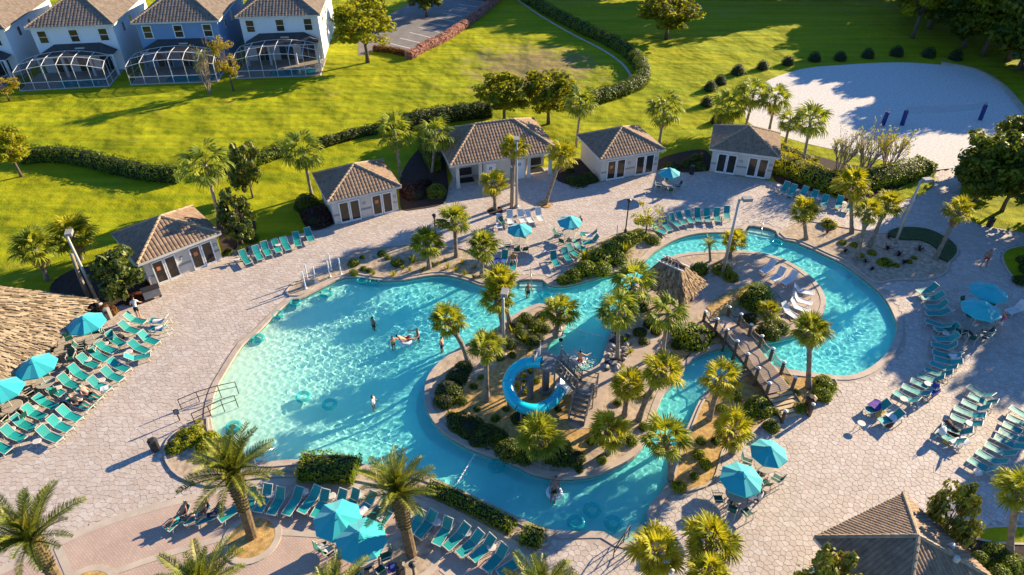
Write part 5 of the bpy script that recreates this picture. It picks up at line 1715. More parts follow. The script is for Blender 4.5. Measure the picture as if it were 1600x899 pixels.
BM = {
    'bush': [bush_mesh(s, 'bush_leaf', 900, 0.14) for s in (1, 2, 3)],
    'hedge': [bush_mesh(s, 'hedge_leaf', 900, 0.13) for s in (4, 5)],
    'round': [bush_mesh(s, 'hedge_leaf', 1800, 0.075, 0.95, 0.03) for s in (6,)],
    'top': [bush_mesh(s, 'topiary_leaf', 1200, 0.115, 1.35, 0.06) for s in (7, 8)],
    'lime': [bush_mesh(s, 'lime_leaf', 420, 0.22, 0.85, 0.2) for s in (9, 10)],
    'red': [bush_mesh(s, 'red_leaf', 520, 0.18) for s in (11,)],
    'russet': [bush_mesh(s, 'russet_leaf', 520, 0.18) for s in (12,)],
    'maroon': [bush_mesh(s, 'maroon_leaf', 700, 0.15) for s in (13,)],
    'agave': [spiky_mesh(s, 'maroon_leaf', 24, 0.06) for s in (14,)],
    'spike': [spiky_mesh(s, 'palm_leaf', 30, 0.05) for s in (15, 16)],
    'tuft': [spiky_mesh(s, 'lime_leaf', 34, 0.045) for s in (17, 18)],
}
def shrub(px, rpx, kind, label, group, bz=0.07, sq=1.0, name=None):
    """px = foot of the plant, rpx = its half width in the photograph"""
    X, Y = g(px[0], px[1], bz)
    r_ = rpx / pxm(X, Y)
    nm = name or {'agave': 'agave', 'spike': 'spiky_plant', 'tuft': 'grass_tuft', 'top': 'clipped_shrub', 'round': 'clipped_shrub'}.get(kind, 'shrub')
    ms = BM[kind]
    o = link(nm, ms[rnd.randrange(len(ms))], None, (X, Y, bz), rnd.uniform(0, 6.28), (r_, r_, r_ * sq))
    return tag(o, label, 'plant', group)
ORD = 'first second third fourth fifth sixth seventh eighth ninth tenth eleventh twelfth thirteenth fourteenth fifteenth sixteenth seventeenth eighteenth'.split()
def shrubs(lst, kind, label, group, bz=0.07, sq=1.0, name=None):
    for k, (x, y, r_) in enumerate(lst):
        shrub((x, y), r_, kind, label.format(ORD[k]), group, bz, sq, name)
shrubs([(1119, 192, 10), (1104, 165, 11), (1109, 141, 11), (1125, 131, 10), (1152, 116, 11), (1191, 108, 10), (1230, 101, 10), (1272, 95, 10), (1312, 94, 10), (1355, 90, 10), (1400, 87, 11), (1450, 89, 11), (1492, 93, 11)],
       'top', 'dark egg-shaped clipped shrub, {} from the corner cabana around the sand court', 'clipped shrubs around the sand court', 0.0)
shrubs([(700, 612, 23), (714, 590, 20), (724, 577, 15), (696, 628, 18), (735, 672, 24), (718, 664, 20), (760, 682, 22), (778, 684, 17), (795, 705, 22), (872, 712, 26), (897, 717, 20), (818, 712, 20), (812, 655, 16), (706, 652, 10), (745, 690, 14)],
       'bush', 'dense dark green bush on the island below the tube slide', 'dark bushes on the slide island', IS)
shrubs([(800, 520, 15), (818, 535, 17), (835, 520, 15), (812, 505, 14), (845, 505, 13), (828, 548, 12), (790, 530, 10)], 'spike', 'spiky green plant on the island tip by the splash inlet', 'spiky plants on the island tip', IS)
shrubs([(1083, 532, 30)], 'hedge', 'big rounded bush on the island between palms and bridge', None, IS)
shrubs([(1180, 474, 29)], 'round', 'large round clipped bush beside the white island loungers', None, IS, 1.25)
shrubs([(1200, 523, 20), (1172, 500, 14), (1218, 515, 16)], 'bush', 'dark bush between the bridge and the white island loungers', 'bushes at the island end of the bridge', IS)
shrubs([(1092, 424, 16), (1128, 424, 15), (1142, 436, 13)], 'lime', 'yellow-green bush beside the island light pole', 'yellow-green bushes by the island light pole', IS)
shrubs([(976, 535, 15), (985, 552, 12), (972, 575, 10)], 'spike', 'green bladed plant beside the dark rock bank', 'bladed plants by the rock bank', IS)
shrubs([(1290, 603, 19), (1284, 620, 16)], 'hedge', 'round clipped bush at the deck corner by the bridge foot', 'round bushes at the bridge foot', 0.075)
shrubs([(1239, 615, 10), (1250, 640, 12), (1183, 640, 22), (1165, 648, 14), (1205, 668, 14)], 'hedge', 'low green bush beside the bridge stairs', 'bushes beside the bridge stairs', 0.075)
shrubs([(1092, 712, 11), (1102, 727, 11), (1060, 762, 12), (1140, 655, 12)], 'lime', 'small yellow-green bush in the straw bed by the lower channel', 'small bushes in the straw bed', 0.075)
shrubs([(553, 413, 10), (566, 403, 5), (553, 428, 8), (568, 421, 6), (596, 398, 8), (606, 404, 6), (621, 413, 11), (577, 424, 6)], 'hedge', 'small dark green mound plant in the gravel bed by the pool corner', 'small mounds in the gravel bed', 0.07)
shrubs([(584, 430, 10), (615, 431, 11), (630, 420, 9), (640, 424, 8), (700, 420, 11), (712, 424, 12), (726, 430, 12), (685, 414, 9), (740, 436, 10), (662, 424, 10), (676, 416, 9), (722, 413, 10), (696, 408, 8), (742, 420, 9)],
       'tuft', 'yellow-green grass tuft in the gravel bed by the lagoon', 'grass tufts in the lagoon gravel bed', 0.07)
shrubs([(645, 411, 19)], 'spike', 'large dark spiky agave in the gravel bed by the lagoon', None, 0.07, name='agave')
shrubs([(775, 440, 18), (788, 438, 15), (795, 430, 12)], 'spike', 'green bladed plant beside the northern pool steps', 'bladed plants by the northern pool steps', 0.07)
shrubs([(935, 410, 24), (955, 395, 22), (970, 382, 18), (915, 425, 20), (895, 434, 16), (940, 425, 18), (985, 375, 16), (1000, 370, 14), (962, 408, 18), (1020, 378, 12), (925, 415, 16), (880, 440, 12)],
       'hedge', 'dense green bush in the planted bed below the black lamp post', 'bushes in the planted bed', 0.07)
shrubs([(912, 408, 24), (975, 398, 26)], 'tuft', 'arching yellow-green palm-like clump in the planted bed', 'arching clumps in the planted bed', 0.07, 1.2)
shrubs([(1292, 365, 10), (1320, 394, 9), (1352, 410, 9), (1362, 422, 8), (1412, 412, 10), (1386, 390, 11), (1436, 392, 13), (1404, 400, 12), (1388, 372, 8)], 'agave', 'dark reddish spiky plant in the pebble bed by the light pole', 'spiky plants in the pebble bed', 0.07)
shrubs([(1381, 412, 12), (1335, 384, 7), (1362, 396, 7), (1345, 400, 6), (1420, 410, 6), (1400, 416, 6), (1428, 404, 5), (1316, 380, 6), (1295, 352, 12)], 'lime', 'small yellow-green bush in the pebble bed by the light pole', 'small bushes in the pebble bed', 0.07)
shrubs([(275, 700, 15), (295, 690, 16), (310, 682, 14), (330, 690, 18), (350, 700, 18), (318, 700, 14), (288, 680, 12), (305, 672, 10), (365, 715, 16)], 'lime', 'bushy yellow-green shrub in the bed behind the date palm', 'yellow-green shrubs behind the date palm', 0.07)
shrubs([(312, 660, 9), (318, 668, 9)], 'tuft', 'small grass tuft beside the pool entry handrails', 'tufts by the entry handrails', 0.07)
shrubs([(690, 772, 12), (680, 764, 10), (706, 780, 12)], 'lime', 'gold-tipped shrub in the terrace hedge line beside the date palm', 'gold-tipped shrubs by the terrace', 0.07)
shrubs([(174, 489, 12), (165, 484, 9)], 'russet', 'orange-brown shrub at the foot of the light pole', 'orange shrubs at the light pole', 0.05)
shrubs([(215, 468, 15), (204, 472, 10), (228, 462, 9)], 'red', 'red shrub at the wall of the first cabana', 'red shrubs at the first cabana', 0.05)
shrubs([(150, 487, 8), (138, 480, 9), (230, 445, 10)], 'maroon', 'low maroon shrub in the mulch by the light pole', 'maroon shrubs by the light pole', 0.05)
shrubs([(498, 345, 24), (485, 338, 16)], 'maroon', 'dark maroon mound shrub against the cabana side', 'maroon mounds beside the cabana', 0.05)
shrubs([(650, 305, 22), (640, 300, 16), (662, 290, 15)], 'maroon', 'dark maroon mound shrub below the fan palm by the restroom pavilion', 'maroon mounds by the restroom pavilion', 0.05)
shrubs([(480, 318, 18), (470, 325, 12), (510, 330, 10)], 'bush', 'dark leafy bush at the foot of the fan palm beside the cabana', 'dark bushes by the cabana palm', 0.05)
shrubs([(682, 304, 17)], 'round', 'round bright clipped bush at the restroom pavilion corner', None, 0.05, 1.05)
shrubs([(905, 287, 14), (918, 281, 12), (890, 283, 8), (888, 268, 9)], 'bush', 'dark low bush between the restroom pavilion and the cabana', 'bushes by the restroom pavilion', 0.05)
shrubs([(1050, 262, 13), (1095, 262, 12), (1075, 258, 12), (1088, 250, 11)], 'bush', 'dark leafy bush between two tiled cabanas', 'bushes between the cabanas', 0.05)
shrubs([(380, 392, 9), (356, 396, 8), (392, 375, 12), (376, 372, 12)], 'hedge', 'leafy bush beside the lounger row at the first cabana', 'bushes by the first cabana lounger row', 0.05)
shrubs([(1555, 868, 20), (1575, 885, 18), (1530, 875, 14), (1592, 878, 14), (1560, 900, 20)], 'hedge', 'leafy bush in the mulch bed beside the tiled pavilion', 'bushes beside the tiled pavilion', 0.09)
shrubs([(1595, 440, 14), (1610, 425, 18), (1600, 410, 12)], 'bush', 'dark bush on the small curved lawn at the deck', 'bushes on the small lawn', 0.1)
shrubs([(818, 592, 9), (826, 580, 8), (812, 604, 8), (838, 596, 7), (822, 612, 8), (830, 572, 7)], 'lime', 'yellow-green bush inside the tube slide loop', 'bushes inside the slide loop', IS)
shrubs([(806, 512, 13), (822, 500, 13), (838, 512, 13), (816, 525, 12), (848, 496, 11), (832, 535, 12), (796, 540, 11), (842, 530, 10), (852, 515, 10)], 'bush', 'dense leafy bush on the island tip by the splash inlet', 'bushes on the island tip', IS)
shrubs([(722, 628, 9), (745, 640, 6), (775, 655, 8), (790, 640, 6), (740, 605, 7), (752, 590, 6), (860, 660, 8), (872, 640, 6), (925, 690, 10), (985, 690, 12), (1005, 668, 9), (965, 630, 8), (1012, 620, 8), (940, 720, 9), (905, 735, 7), (780, 560, 8), (800, 556, 7)],
       'hedge', 'small green mound bush in the island mulch', 'mound bushes in the island mulch', IS)
shrubs([(1000, 520, 12), (1015, 508, 11), (1005, 535, 9), (1025, 520, 9), (1058, 540, 11), (1062, 522, 12), (1110, 525, 9), (1050, 560, 9), (990, 470, 12), (1003, 482, 12)], 'bush', 'leafy bush under the slender island palms', 'bushes under the slender island palms', IS)
shrubs([(1118, 690, 9), (1128, 640, 10), (1085, 745, 8), (1095, 690, 9), (1150, 620, 11), (1225, 600, 8), (1213, 645, 9)], 'hedge', 'low green bush in the straw bed by the bridge', 'bushes in the straw bed', 0.075)
#@@PART4
# ------------------------------------------------------------------ loungers, parasols, tables, chairs
def make_lounger(sling, frame, back_deg, label):
    t = thing('sun_lounger', label, 'sun lounger', (0, -900, 0))
    W, z = 0.64, 0.40
    hx, L = 0.18, 0.82
    ca, sa = math.cos(R(back_deg)), math.sin(R(back_deg))
    f = MB()
    for y in (-W / 2, W / 2):
        f.bar((-1.0, y, z), (hx, y, z), 0.028, 0.045).bar((hx, y, z), (hx + L * ca, y, z + L * sa), 0.028, 0.045)
        f.bar((hx, y, z), (0.78, y, z), 0.04, 0.04)
    f.bar((-1.02, -W / 2, z), (-1.02, W / 2, z), 0.05, 0.05).bar((hx + L * ca, -W / 2, z + L * sa), (hx + L * ca, W / 2, z + L * sa), 0.05, 0.05)
    f.build('frame', frame, t)
    def sl(x0, z0, x1, z1, n, sag, nm):
        mb = MB()
        vs = []
        for i in range(n + 1):
            s = i / n
            d = -sag * 4 * s * (1 - s)
            for y in (-W / 2 + .03, 0, W / 2 - .03):
                vs.append((x0 + (x1 - x0) * s, y, z0 + (z1 - z0) * s + d - (0.012 if y == 0 else 0)))
        top = [(3 * i + j, 3 * i + 3 + j, 3 * i + 4 + j, 3 * i + 1 + j) for i in range(n) for j in (0, 1)]
        mb.add(vs, top)
        mb.add([(a, b, c - 0.012) for a, b, c in vs], [q[::-1] for q in top])
        return mb.build(nm, sling, t, smooth=False)
    sl(-1.0, z + .02, hx - .01, z + .02, 4, 0.035, 'seat_sling')
    sl(hx + .01, z + .03, hx + L * ca - .01, z + L * sa + .02, 3, 0.02, 'back_sling')
    for x in (-0.78, 0.62):
        for y in (-W / 2, W / 2):
            MB().bar((x, y * 0.98, z - 0.025), (x + (0.1 if x > 0 else -0.1), y * 1.05, 0), 0.045, 0.045).build('leg', frame, t)
    return freeze(t)
LP = [make_lounger('sling_teal', 'frame_cream', a, 'x') for a in (48, 34, 58)]
LW = [make_lounger('sling_white', 'white_paint', a, 'x') for a in (45, 55)]

used = set()
def lounger(h, f, protos, label, group, k=0, z=0.042):
    a, b = Vector(g(*h, 0.75)), Vector(g(*f, 0.38))
    c = (a + b) / 2
    d = a - b
    pr = protos[k % len(protos)]
    rz = math.atan2(d.y, d.x)
    if pr.name not in used:
        used.add(pr.name)
        pr.location = (c.x, c.y, z)
        pr.rotation_euler = (0, 0, rz)
        pr.scale = (.87, .87, .87)
        pr['label'] = label
        if group: pr['group'] = group
        return pr
    return copy_tree(pr, (c.x, c.y, z), rz, label, group, .87)
SIDE_SPOTS = []
def row(lst, protos, label, group, z=0.042, sides=0.0):
    out = []
    for k, (a, b, c, d) in enumerate(lst):
        o = lounger((a, b), (c, d), protos, label.format(ORD[k % len(ORD)]), group, (k * 7 + 3) % 5, z)
        out.append(o)
        if sides and k % 2 == 0:
            SIDE_SPOTS.append((o, z, sides))
    return out
left_block = row([(195, 492, 224, 503), (188, 505, 213, 518), (168, 521, 190, 537), (151, 534, 178, 549), (140, 545, 166, 562), (125, 557, 148, 571), (109, 572, 135, 590), (218, 521, 243, 535), (205, 534, 227, 548),
     (172, 562, 197, 577), (161, 577, 187, 592), (142, 593, 165, 607), (93, 588, 120, 604), (70, 597, 97, 616), (56, 619, 84, 635), (37, 635, 67, 652), (22, 652, 48, 668), (4, 669, 34, 685),
     (123, 607, 154, 622), (107, 622, 139, 636), (93, 638, 121, 654), (76, 653, 107, 671), (61, 670, 89, 686), (-18, 686, 10, 703), (-36, 652, -8, 668)], LP, 'teal sling lounger in the two rows beside the big thatched hut', 'loungers beside the big thatched hut', sides='in the hut rows')
for k, o in enumerate(left_block):
    fr_ = k in (7, 8, 9, 10, 11, 18, 19, 20, 21, 22, 23)
    n_ = sum(1 for j in range(k) if (j in (7, 8, 9, 10, 11, 18, 19, 20, 21, 22, 23)) == fr_)
    o['label'] = 'teal lounger in the hut rows, %s of the %s row counted from the orange shrubs' % (ORD[n_], 'deck-side' if fr_ else 'hut-side')
row([(196, 557, 228, 556), (263, 497, 237, 501), (266, 509, 236, 513)], LP, 'teal sling lounger turned crosswise at the end of the hut rows', 'crosswise loungers by the hut rows')
row([(375, 390, 390, 413), (397, 384, 408, 406), (410, 377, 421, 400), (427, 372, 437, 395), (441, 370, 451, 390), (461, 362, 466, 385), (479, 357, 487, 376)], LP,
    'teal sling lounger between the first two cabanas, {} counted from the first cabana', 'loungers between the first two cabanas', sides='between the first two cabanas')
row([(780, 333, 780, 358), (796, 331, 798, 347), (813, 330, 817, 345), (823, 329, 830, 346), (839, 325, 846, 345)], LW, 'white lounger at the restroom pavilion light pole, {} counted from the gravel bed palms', 'white loungers at the pavilion light pole')
row([(789, 395, 786, 411), (803, 402, 801, 418), (863, 394, 870, 414), (882, 389, 889, 406), (890, 384, 900, 398), (898, 377, 913, 390), (930, 362, 914, 366), (933, 371, 917, 379)], LP,
    'teal lounger between the two northern parasols and the planted bed', 'loungers by the northern parasols')
row([(1020, 350, 1035, 362), (1035, 340, 1047, 360), (1046, 335, 1060, 352), (1059, 331, 1070, 350), (1072, 327, 1082, 349), (1089, 325, 1092, 346), (1104, 325, 1106, 345), (1119, 325, 1122, 346), (1136, 322, 1136, 341)], LP,
    'teal lounger above the lazy river, {} counted from the sparse lime tree', 'loungers above the lazy river')
row([(1231, 286, 1222, 300), (1242, 290, 1234, 305), (1260, 294, 1250, 307), (1275, 299, 1269, 312), (1292, 304, 1286, 322), (1314, 307, 1310, 325), (1332, 315, 1328, 325)], LP,
    'teal lounger against the lime hedge, {} counted from the corner cabana', 'loungers against the lime hedge', sides='against the lime hedge')
row([(1465, 446, 1436, 456), (1477, 460, 1443, 466), (1482, 474, 1450, 480), (1482, 484, 1452, 490), (1480, 506, 1456, 504), (1497, 509, 1467, 515), (1498, 524, 1465, 530), (1492, 539, 1466, 540), (1494, 553, 1468, 553), (1500, 564, 1467, 562),
     (1492, 574, 1462, 570), (1486, 583, 1453, 580), (1477, 593, 1440, 588), (1467, 604, 1428, 596), (1453, 614, 1415, 605), (1437, 627, 1402, 615)], LP, 'teal lounger in the curved row round the pool end, {} counted from the pebble bed', 'loungers around the pool end')
row([(1387, 630, 1360, 640), (1407, 645, 1382, 657)], LP, 'lounger draped with towels at the end of the long curved row', 'towel-draped loungers')
row([(1545, 615, 1525, 611), (1558, 630, 1520, 620), (1548, 639, 1510, 630), (1537, 648, 1498, 640), (1535, 662, 1490, 652), (1520, 675, 1478, 667), (1502, 688, 1475, 681)], LP, 'teal lounger in the short row on the open deck, {} counted from the shaded parasols', 'loungers on the open deck')
row([(1617, 650, 1590, 643), (1617, 662, 1585, 656), (1612, 674, 1578, 667), (1607, 686, 1570, 677), (1602, 697, 1562, 686), (1587, 709, 1548, 698), (1572, 722, 1535, 710), (1559, 735, 1522, 722)], LP, 'teal lounger in the shaded last row, {} counted towards the tiled pavilion', 'loungers in the shaded last row')
row([(1602, 474, 1577, 487)], LW, 'grey-white lounger alone in the sun beside the shaded parasols', None)
row([(392, 771, 388, 792), (416, 766, 410, 787), (439, 767, 429, 794), (463, 771, 455, 792), (493, 765, 477, 793), (508, 770, 496, 800), (535, 771, 522, 798), (558, 767, 541, 797), (579, 775, 563, 800), (601, 778, 584, 805), (614, 785, 596, 815)], LP,
    'teal lounger between the two date palm beds, {} counted from the leaning date palm', 'loungers between the date palm beds', 0.05, 'between the date palm beds')
row([(657, 803, 642, 829), (674, 806, 661, 828), (701, 813, 687, 842), (725, 824, 705, 849), (745, 836, 727, 858), (766, 843, 747, 866), (787, 856, 766, 884), (814, 869, 789, 891), (832, 884, 822, 903)], LP,
    'teal lounger below the low clipped hedge, {} counted from the round gravel bed', 'loungers below the low hedge', 0.05, 'below the low terrace hedge')
sitters = row([(288, 794, 272, 817), (324, 789, 297, 811), (346, 793, 316, 812), (368, 788, 362, 800)], LP, 'teal lounger at the terrace end beside the leaning date palm', 'loungers beside the leaning date palm', 0.05)
row([(1222, 424, 1210, 438), (1205, 413, 1196, 424), (1240, 430, 1227, 443), (1238, 449, 1268, 461), (1238, 463, 1262, 476), (1236, 473, 1256, 487), (1228, 481, 1238, 495)], LW, 'white lounger on the island terrace by the round clipped bush', 'white loungers on the island', 0.22)

def make_side_table():
    t = thing('side_table', 'x', 'table', (0, -900, 0))
    MB().lathe([(0.02, 0.40), (0.24, 0.40), (0.25, 0.42), (0.24, 0.44), (0.02, 0.44)], 18).build('table_top', 'side_table', t)
    for k in range(3):
        a = 2 * PI * k / 3
        MB().bar((0.05 * math.cos(a), 0.05 * math.sin(a), 0.40), (0.2 * math.cos(a), 0.2 * math.sin(a), 0), 0.03).build('leg', 'frame_cream', t)
    return freeze(t)
ST = make_side_table()
def place(proto, loc, rz, label, group=None, scale=None):
    if proto.name not in used:
        used.add(proto.name)
        proto.location = loc
        proto.rotation_euler = (0, 0, rz)
        proto['label'] = label
        if group: proto['group'] = group
        return proto
    return copy_tree(proto, loc, rz, label, group, scale)
bpy.context.view_layer.update()
for o, z, where in SIDE_SPOTS:
    rz = o.rotation_euler.z
    p = Vector(o.location) + Vector((math.cos(rz) * 0.25 - math.sin(rz) * 0.62, math.sin(rz) * 0.25 + math.cos(rz) * 0.62, 0))
    place(ST, (p.x, p.y, z), 0, 'small round pale side table among the teal loungers ' + where, 'side tables ' + where)
for x, y in ((1450, 600), (1412, 624), (1515, 662), (1528, 738), (1346, 662), (1478, 521)):
    p = g(x, y, 0.44)
    place(ST, (*p, 0.042), 0, 'small round pale side table beside the teal loungers on the open eastern deck', 'side tables on the open deck')

def make_chair():
    t = thing('patio_chair', 'x', 'chair', (0, -900, 0))
    MB().box((0, 0, 0.43), (0.48, 0.46, 0.03)).build('seat', 'sling_green', t)
    b = MB().bar((0, 0.24, 0.46), (0, 0.40, 0.92), 0.46, 0.03, up=(0, 1, 0.3)).build('backrest', 'sling_green', t)
    for x in (-.25, .25):
        MB().bar((x, -.24, 0.44), (x * 1.05, -.28, 0), 0.035).build('leg', 'frame_cream', t)
        MB().bar((x, .22, 0.44), (x * 1.05, .34, 0), 0.035).build('leg', 'frame_cream', t)
        MB().bar((x, -.26, 0.64), (x, .30, 0.66), 0.045, 0.03).bar((x, -.25, 0.44), (x, -.26, 0.64), 0.03).bar((x, .22, .43), (x, .41, .93), 0.035).build('armrest', 'frame_cream', t)
    return freeze(t)
CH = make_chair()
def make_table():
    t = thing('patio_table', 'x', 'table', (0, -900, 0))
    MB().lathe([(0.03, 0.69), (0.58, 0.69), (0.60, 0.705), (0.58, 0.72), (0.03, 0.72)], 24).build('table_top', 'table_top', t)
    for k in range(4):
        a = PI / 4 + PI / 2 * k
        MB().bar((0.34 * math.cos(a), 0.34 * math.sin(a), 0.69), (0.42 * math.cos(a), 0.42 * math.sin(a), 0), 0.04).build('leg', 'frame_cream', t)
    return freeze(t)
TB = make_table()
def make_umbrella(material):
    t = thing('parasol', 'x', 'parasol', (0, -900, 0))
    MB().tube([(0, 0, 0.05), (0, 0, 2.62)], 0.022, 8).build('pole', 'frame_cream', t)
    MB().lathe([(0.28, 0), (0.28, 0.05), (0.08, 0.08), (0.05, 0.3)], 16).build('base', 'black_metal', t)
    N, Rr, z0, z1 = 8, 1.18, 2.02, 2.56
    for k in range(N):
        a, b = 2 * PI * k / N, 2 * PI * (k + 1) / N
        vs = []
        for s in (0.05, 0.35, 0.7, 1.0):
            z = z1 - (z1 - z0) * s
            for q in (0, 0.5, 1):
                an = a + (b - a) * q
                rr = Rr * s * (1 if q != 0.5 else math.cos(PI / N) * 0.985)
                vs.append((rr * math.cos(an), rr * math.sin(an), z - (0.02 * s if q == 0.5 else 0)))
        fs = [(3 * i + j, 3 * i + 3 + j, 3 * i + 4 + j, 3 * i + 1 + j) for i in range(3) for j in (0, 1)]
        mb = MB().add(vs, fs)
        n = len(mb.v)
        # short valance
        mb.add([vs[9], vs[10], vs[11], (vs[9][0], vs[9][1], z0 - .09), (vs[10][0], vs[10][1], z0 - .11), (vs[11][0], vs[11][1], z0 - .09)], [(0, 3, 4, 1), (1, 4, 5, 2)])
        mb.build('canopy_panel', material, t)
        MB().bar((0, 0, z1 - .05), (Rr * math.cos(a), Rr * math.sin(a), z0 - .025), 0.02).build('rib', 'frame_cream', t)
    v = MB()
    v.lathe([(0.30, 2.47), (0.16, 2.56), (0.03, 2.62), (0.02, 2.68)], 8)
    v.build('vent_cap', material, t)
    return freeze(t)
UM = make_umbrella('canopy')
UB = make_umbrella('canopy')
for k, (x, y, pr, lb, nch, sc) in enumerate((
        (130, 496, UM, 'teal parasol between the big thatched hut and the orange shrubs', (20, 110, 200, 290), 1.08),
        (50, 563, UM, 'teal parasol beside the thatched eave and lounger rows', (40, 130, 230, 310), 1.08),
        (-4, 600, UM, 'teal parasol cut off next to the big thatched hut', (320, 250), 1.08),
        (812, 352, UM, 'teal parasol in front of the white lounger row', (200, 250, 300, 60), 0.92),
        (891, 340, UM, 'teal parasol with pink-clad guest beneath it', (170, 240, 300), 0.92),
        (1047, 264, UM, 'teal parasol between the two northern cabanas', (0, 90, 180, 270), 0.9),
        (1550, 447, UB, 'turquoise parasol in the shade next to the small curved lawn', (30, 120, 210, 300), 1.12),
        (1538, 474, UB, 'turquoise parasol in the shade beside the long curved lounger row', (200, 250, 300, 340), 1.12),
        (1161, 740, UM, 'teal parasol over the table beside seated guests at the straw bed', (190, 240, 290), 1.0),
        (1204, 700, UM, 'teal parasol over the pale table beside the low broad palm', (150, 260, 310), 0.9),
        (525, 803, UM, 'teal parasol overlapped by its neighbour on the brick terrace', (230, 270, 200), 1.08),
        (562, 834, UM, 'teal parasol closest to the round gravel bed on the brick terrace', (320, 20, 250), 1.12))):
    zb = 0.05 if y > 780 else 0.042
    X, Y = g(x, y, 2.55 * sc)
    o = place(pr, (X, Y, zb), rnd.uniform(0, 0.8), lb, 'parasols over patio tables', sc)
    o.scale = (sc, sc, sc)
    place(TB, (X, Y, zb), rnd.uniform(0, 1), 'round table under the ' + lb, 'patio tables under parasols')
    for a in nch:
        a = R(a) + rnd.uniform(-.15, .15)
        d = rnd.uniform(0.85, 1.1)
        place(CH, (X + d * math.cos(a), Y + d * math.sin(a), zb), a - PI / 2 + rnd.uniform(-.3, .3), 'green chair under the ' + lb, 'chairs under the ' + lb)
for x, y, a in ((108, 530, 40), (152, 520, 200), (128, 545, 100), (112, 560, 10), (85, 548, 300), (785, 350, 30)):
    X, Y = g(x, y, 0.4)
    place(CH, (X, Y, 0.042), R(a), 'green sling chair around the uncovered round table by the hut' if x < 700 else 'green sling chair beside the white loungers', 'loose chairs')
X, Y = g(99, 546, 0.7)
place(TB, (X, Y, 0.042), 0, 'uncovered round patio table beside the thatched eave')

# towels, bags and bits on the loungers
def drape(px, z, size, material, label, rz=0.0):
    X, Y = g(*px, z)
    mb = MB()
    nx, ny = 7, 5
    vs = [((i / (nx - 1) - .5) * size[0], (j / (ny - 1) - .5) * size[1], rnd.uniform(0, 0.05) - 0.10 * (abs(j / (ny - 1) - .5) * 2) ** 3) for i in range(nx) for j in range(ny)]
    mb.add(vs, [(i * ny + j, (i + 1) * ny + j, (i + 1) * ny + j + 1, i * ny + j + 1) for i in range(nx - 1) for j in range(ny - 1)])
    mb.add([(a, b, c - .02) for a, b, c in vs], [(i * ny + j, i * ny + j + 1, (i + 1) * ny + j + 1, (i + 1) * ny + j) for i in range(nx - 1) for j in range(ny - 1)])
    o = mb.build('towel', material, None, True, (X, Y, z), rz)
    tag(o, label, 'towel', 'towels left on the furniture')
def bag(px, z, s, material, label):
    X, Y = g(*px, z)
    t = thing('bag', label, 'bag', (X, Y, z), rnd.uniform(0, 3), 'bags left by the loungers')
    mb = MB()
    vs = []
    for zz, k in ((0, 1.0), (0.5, 1.08), (0.85, 0.8), (1.0, 0.35)):
        for i in range(10):
            a = 2 * PI * i / 10
            kk = k * rnd.uniform(0.9, 1.1)
            vs.append((math.cos(a) * 0.30 * s * kk, math.sin(a) * 0.17 * s * kk, zz * 0.34 * s))
    mb.add(vs, [(j * 10 + i, j * 10 + (i + 1) % 10, (j + 1) * 10 + (i + 1) % 10, (j + 1) * 10 + i) for j in range(3) for i in range(10)] + [tuple(30 + i for i in range(10))])
    mb.build('body', material, t, True)
    MB().tube([(-.18 * s, 0, .3 * s), (-.1 * s, 0, .5 * s), (.1 * s, 0, .5 * s), (.18 * s, 0, .3 * s)], 0.015, 6).build('strap', material, t)
drape((1369, 632), 0.5, (0.9, 0.7), 'towel_purple', 'purple towel over the end lounger of the curved row', 0.6)
drape((1398, 650), 0.5, (0.9, 0.7), 'towel_white', 'pale towel over the lounger next to the purple towel', 0.4)
drape((1376, 642), 0.25, (0.5, 0.4), 'bag_yellow', 'mustard towel between the two towel-draped loungers', 0.4)
drape((1458, 610), 0.47, (0.9, 0.6), 'towel_blue', 'blue towel on a lounger in the curved row', 0.5)
drape((1490, 556), 0.62, (0.6, 0.5), 'towel_white', 'white towel on a shaded lounger of the curved row', 0.1)
drape((247, 501), 0.46, (0.8, 0.5), 'towel_white', 'white towel on the crosswise lounger by the hut rows', 0.1)
drape((248, 512), 0.46, (0.5, 0.5), 'towel_white', 'white towel folded on the crosswise lounger next to it', 0.4)
drape((163, 606), 0.42, (0.5, 0.6), 'towel_white', 'white towel on the foot of a lounger by the hut', 0.4)
drape((506, 856), 0.6, (0.4, 0.9), 'towel_white', 'white towel hanging on a chair at the terrace parasols', 1.3)
drape((619, 884), 0.55, (0.6, 0.5), 'towel_blue', 'blue towel on a chair beside the lantern post', 0.4)
drape((584, 866), 0.55, (0.35, 0.5), 'towel_white', 'white towel on a chair under the terrace parasol', 0.9)
drape((773, 407), 0.46, (0.9, 0.6), 'towel_blue', 'navy and white towel on the lounger by the gravel bed', 0.8)
drape((783, 408), 0.52, (0.6, 0.5), 'towel_blue', 'second navy towel on the lounger by the gravel bed', 1.2)
drape((595, 806), 0.45, (0.55, 0.5), 'towel_white', 'white towel on the foot of a terrace lounger', 1.0)
drape((566, 797), 0.45, (0.5, 0.45), 'towel_white', 'white towel on a terrace lounger under the palm frond', 1.0)
drape((1500, 689), 0.44, (1.2, 0.6), 'towel_white', 'white towel trailing off the last lounger on the open deck', 0.3)
drape((920, 367), 0.46, (0.6, 0.5), 'towel_white', 'white towel by the pink-clad guest', 0.3)
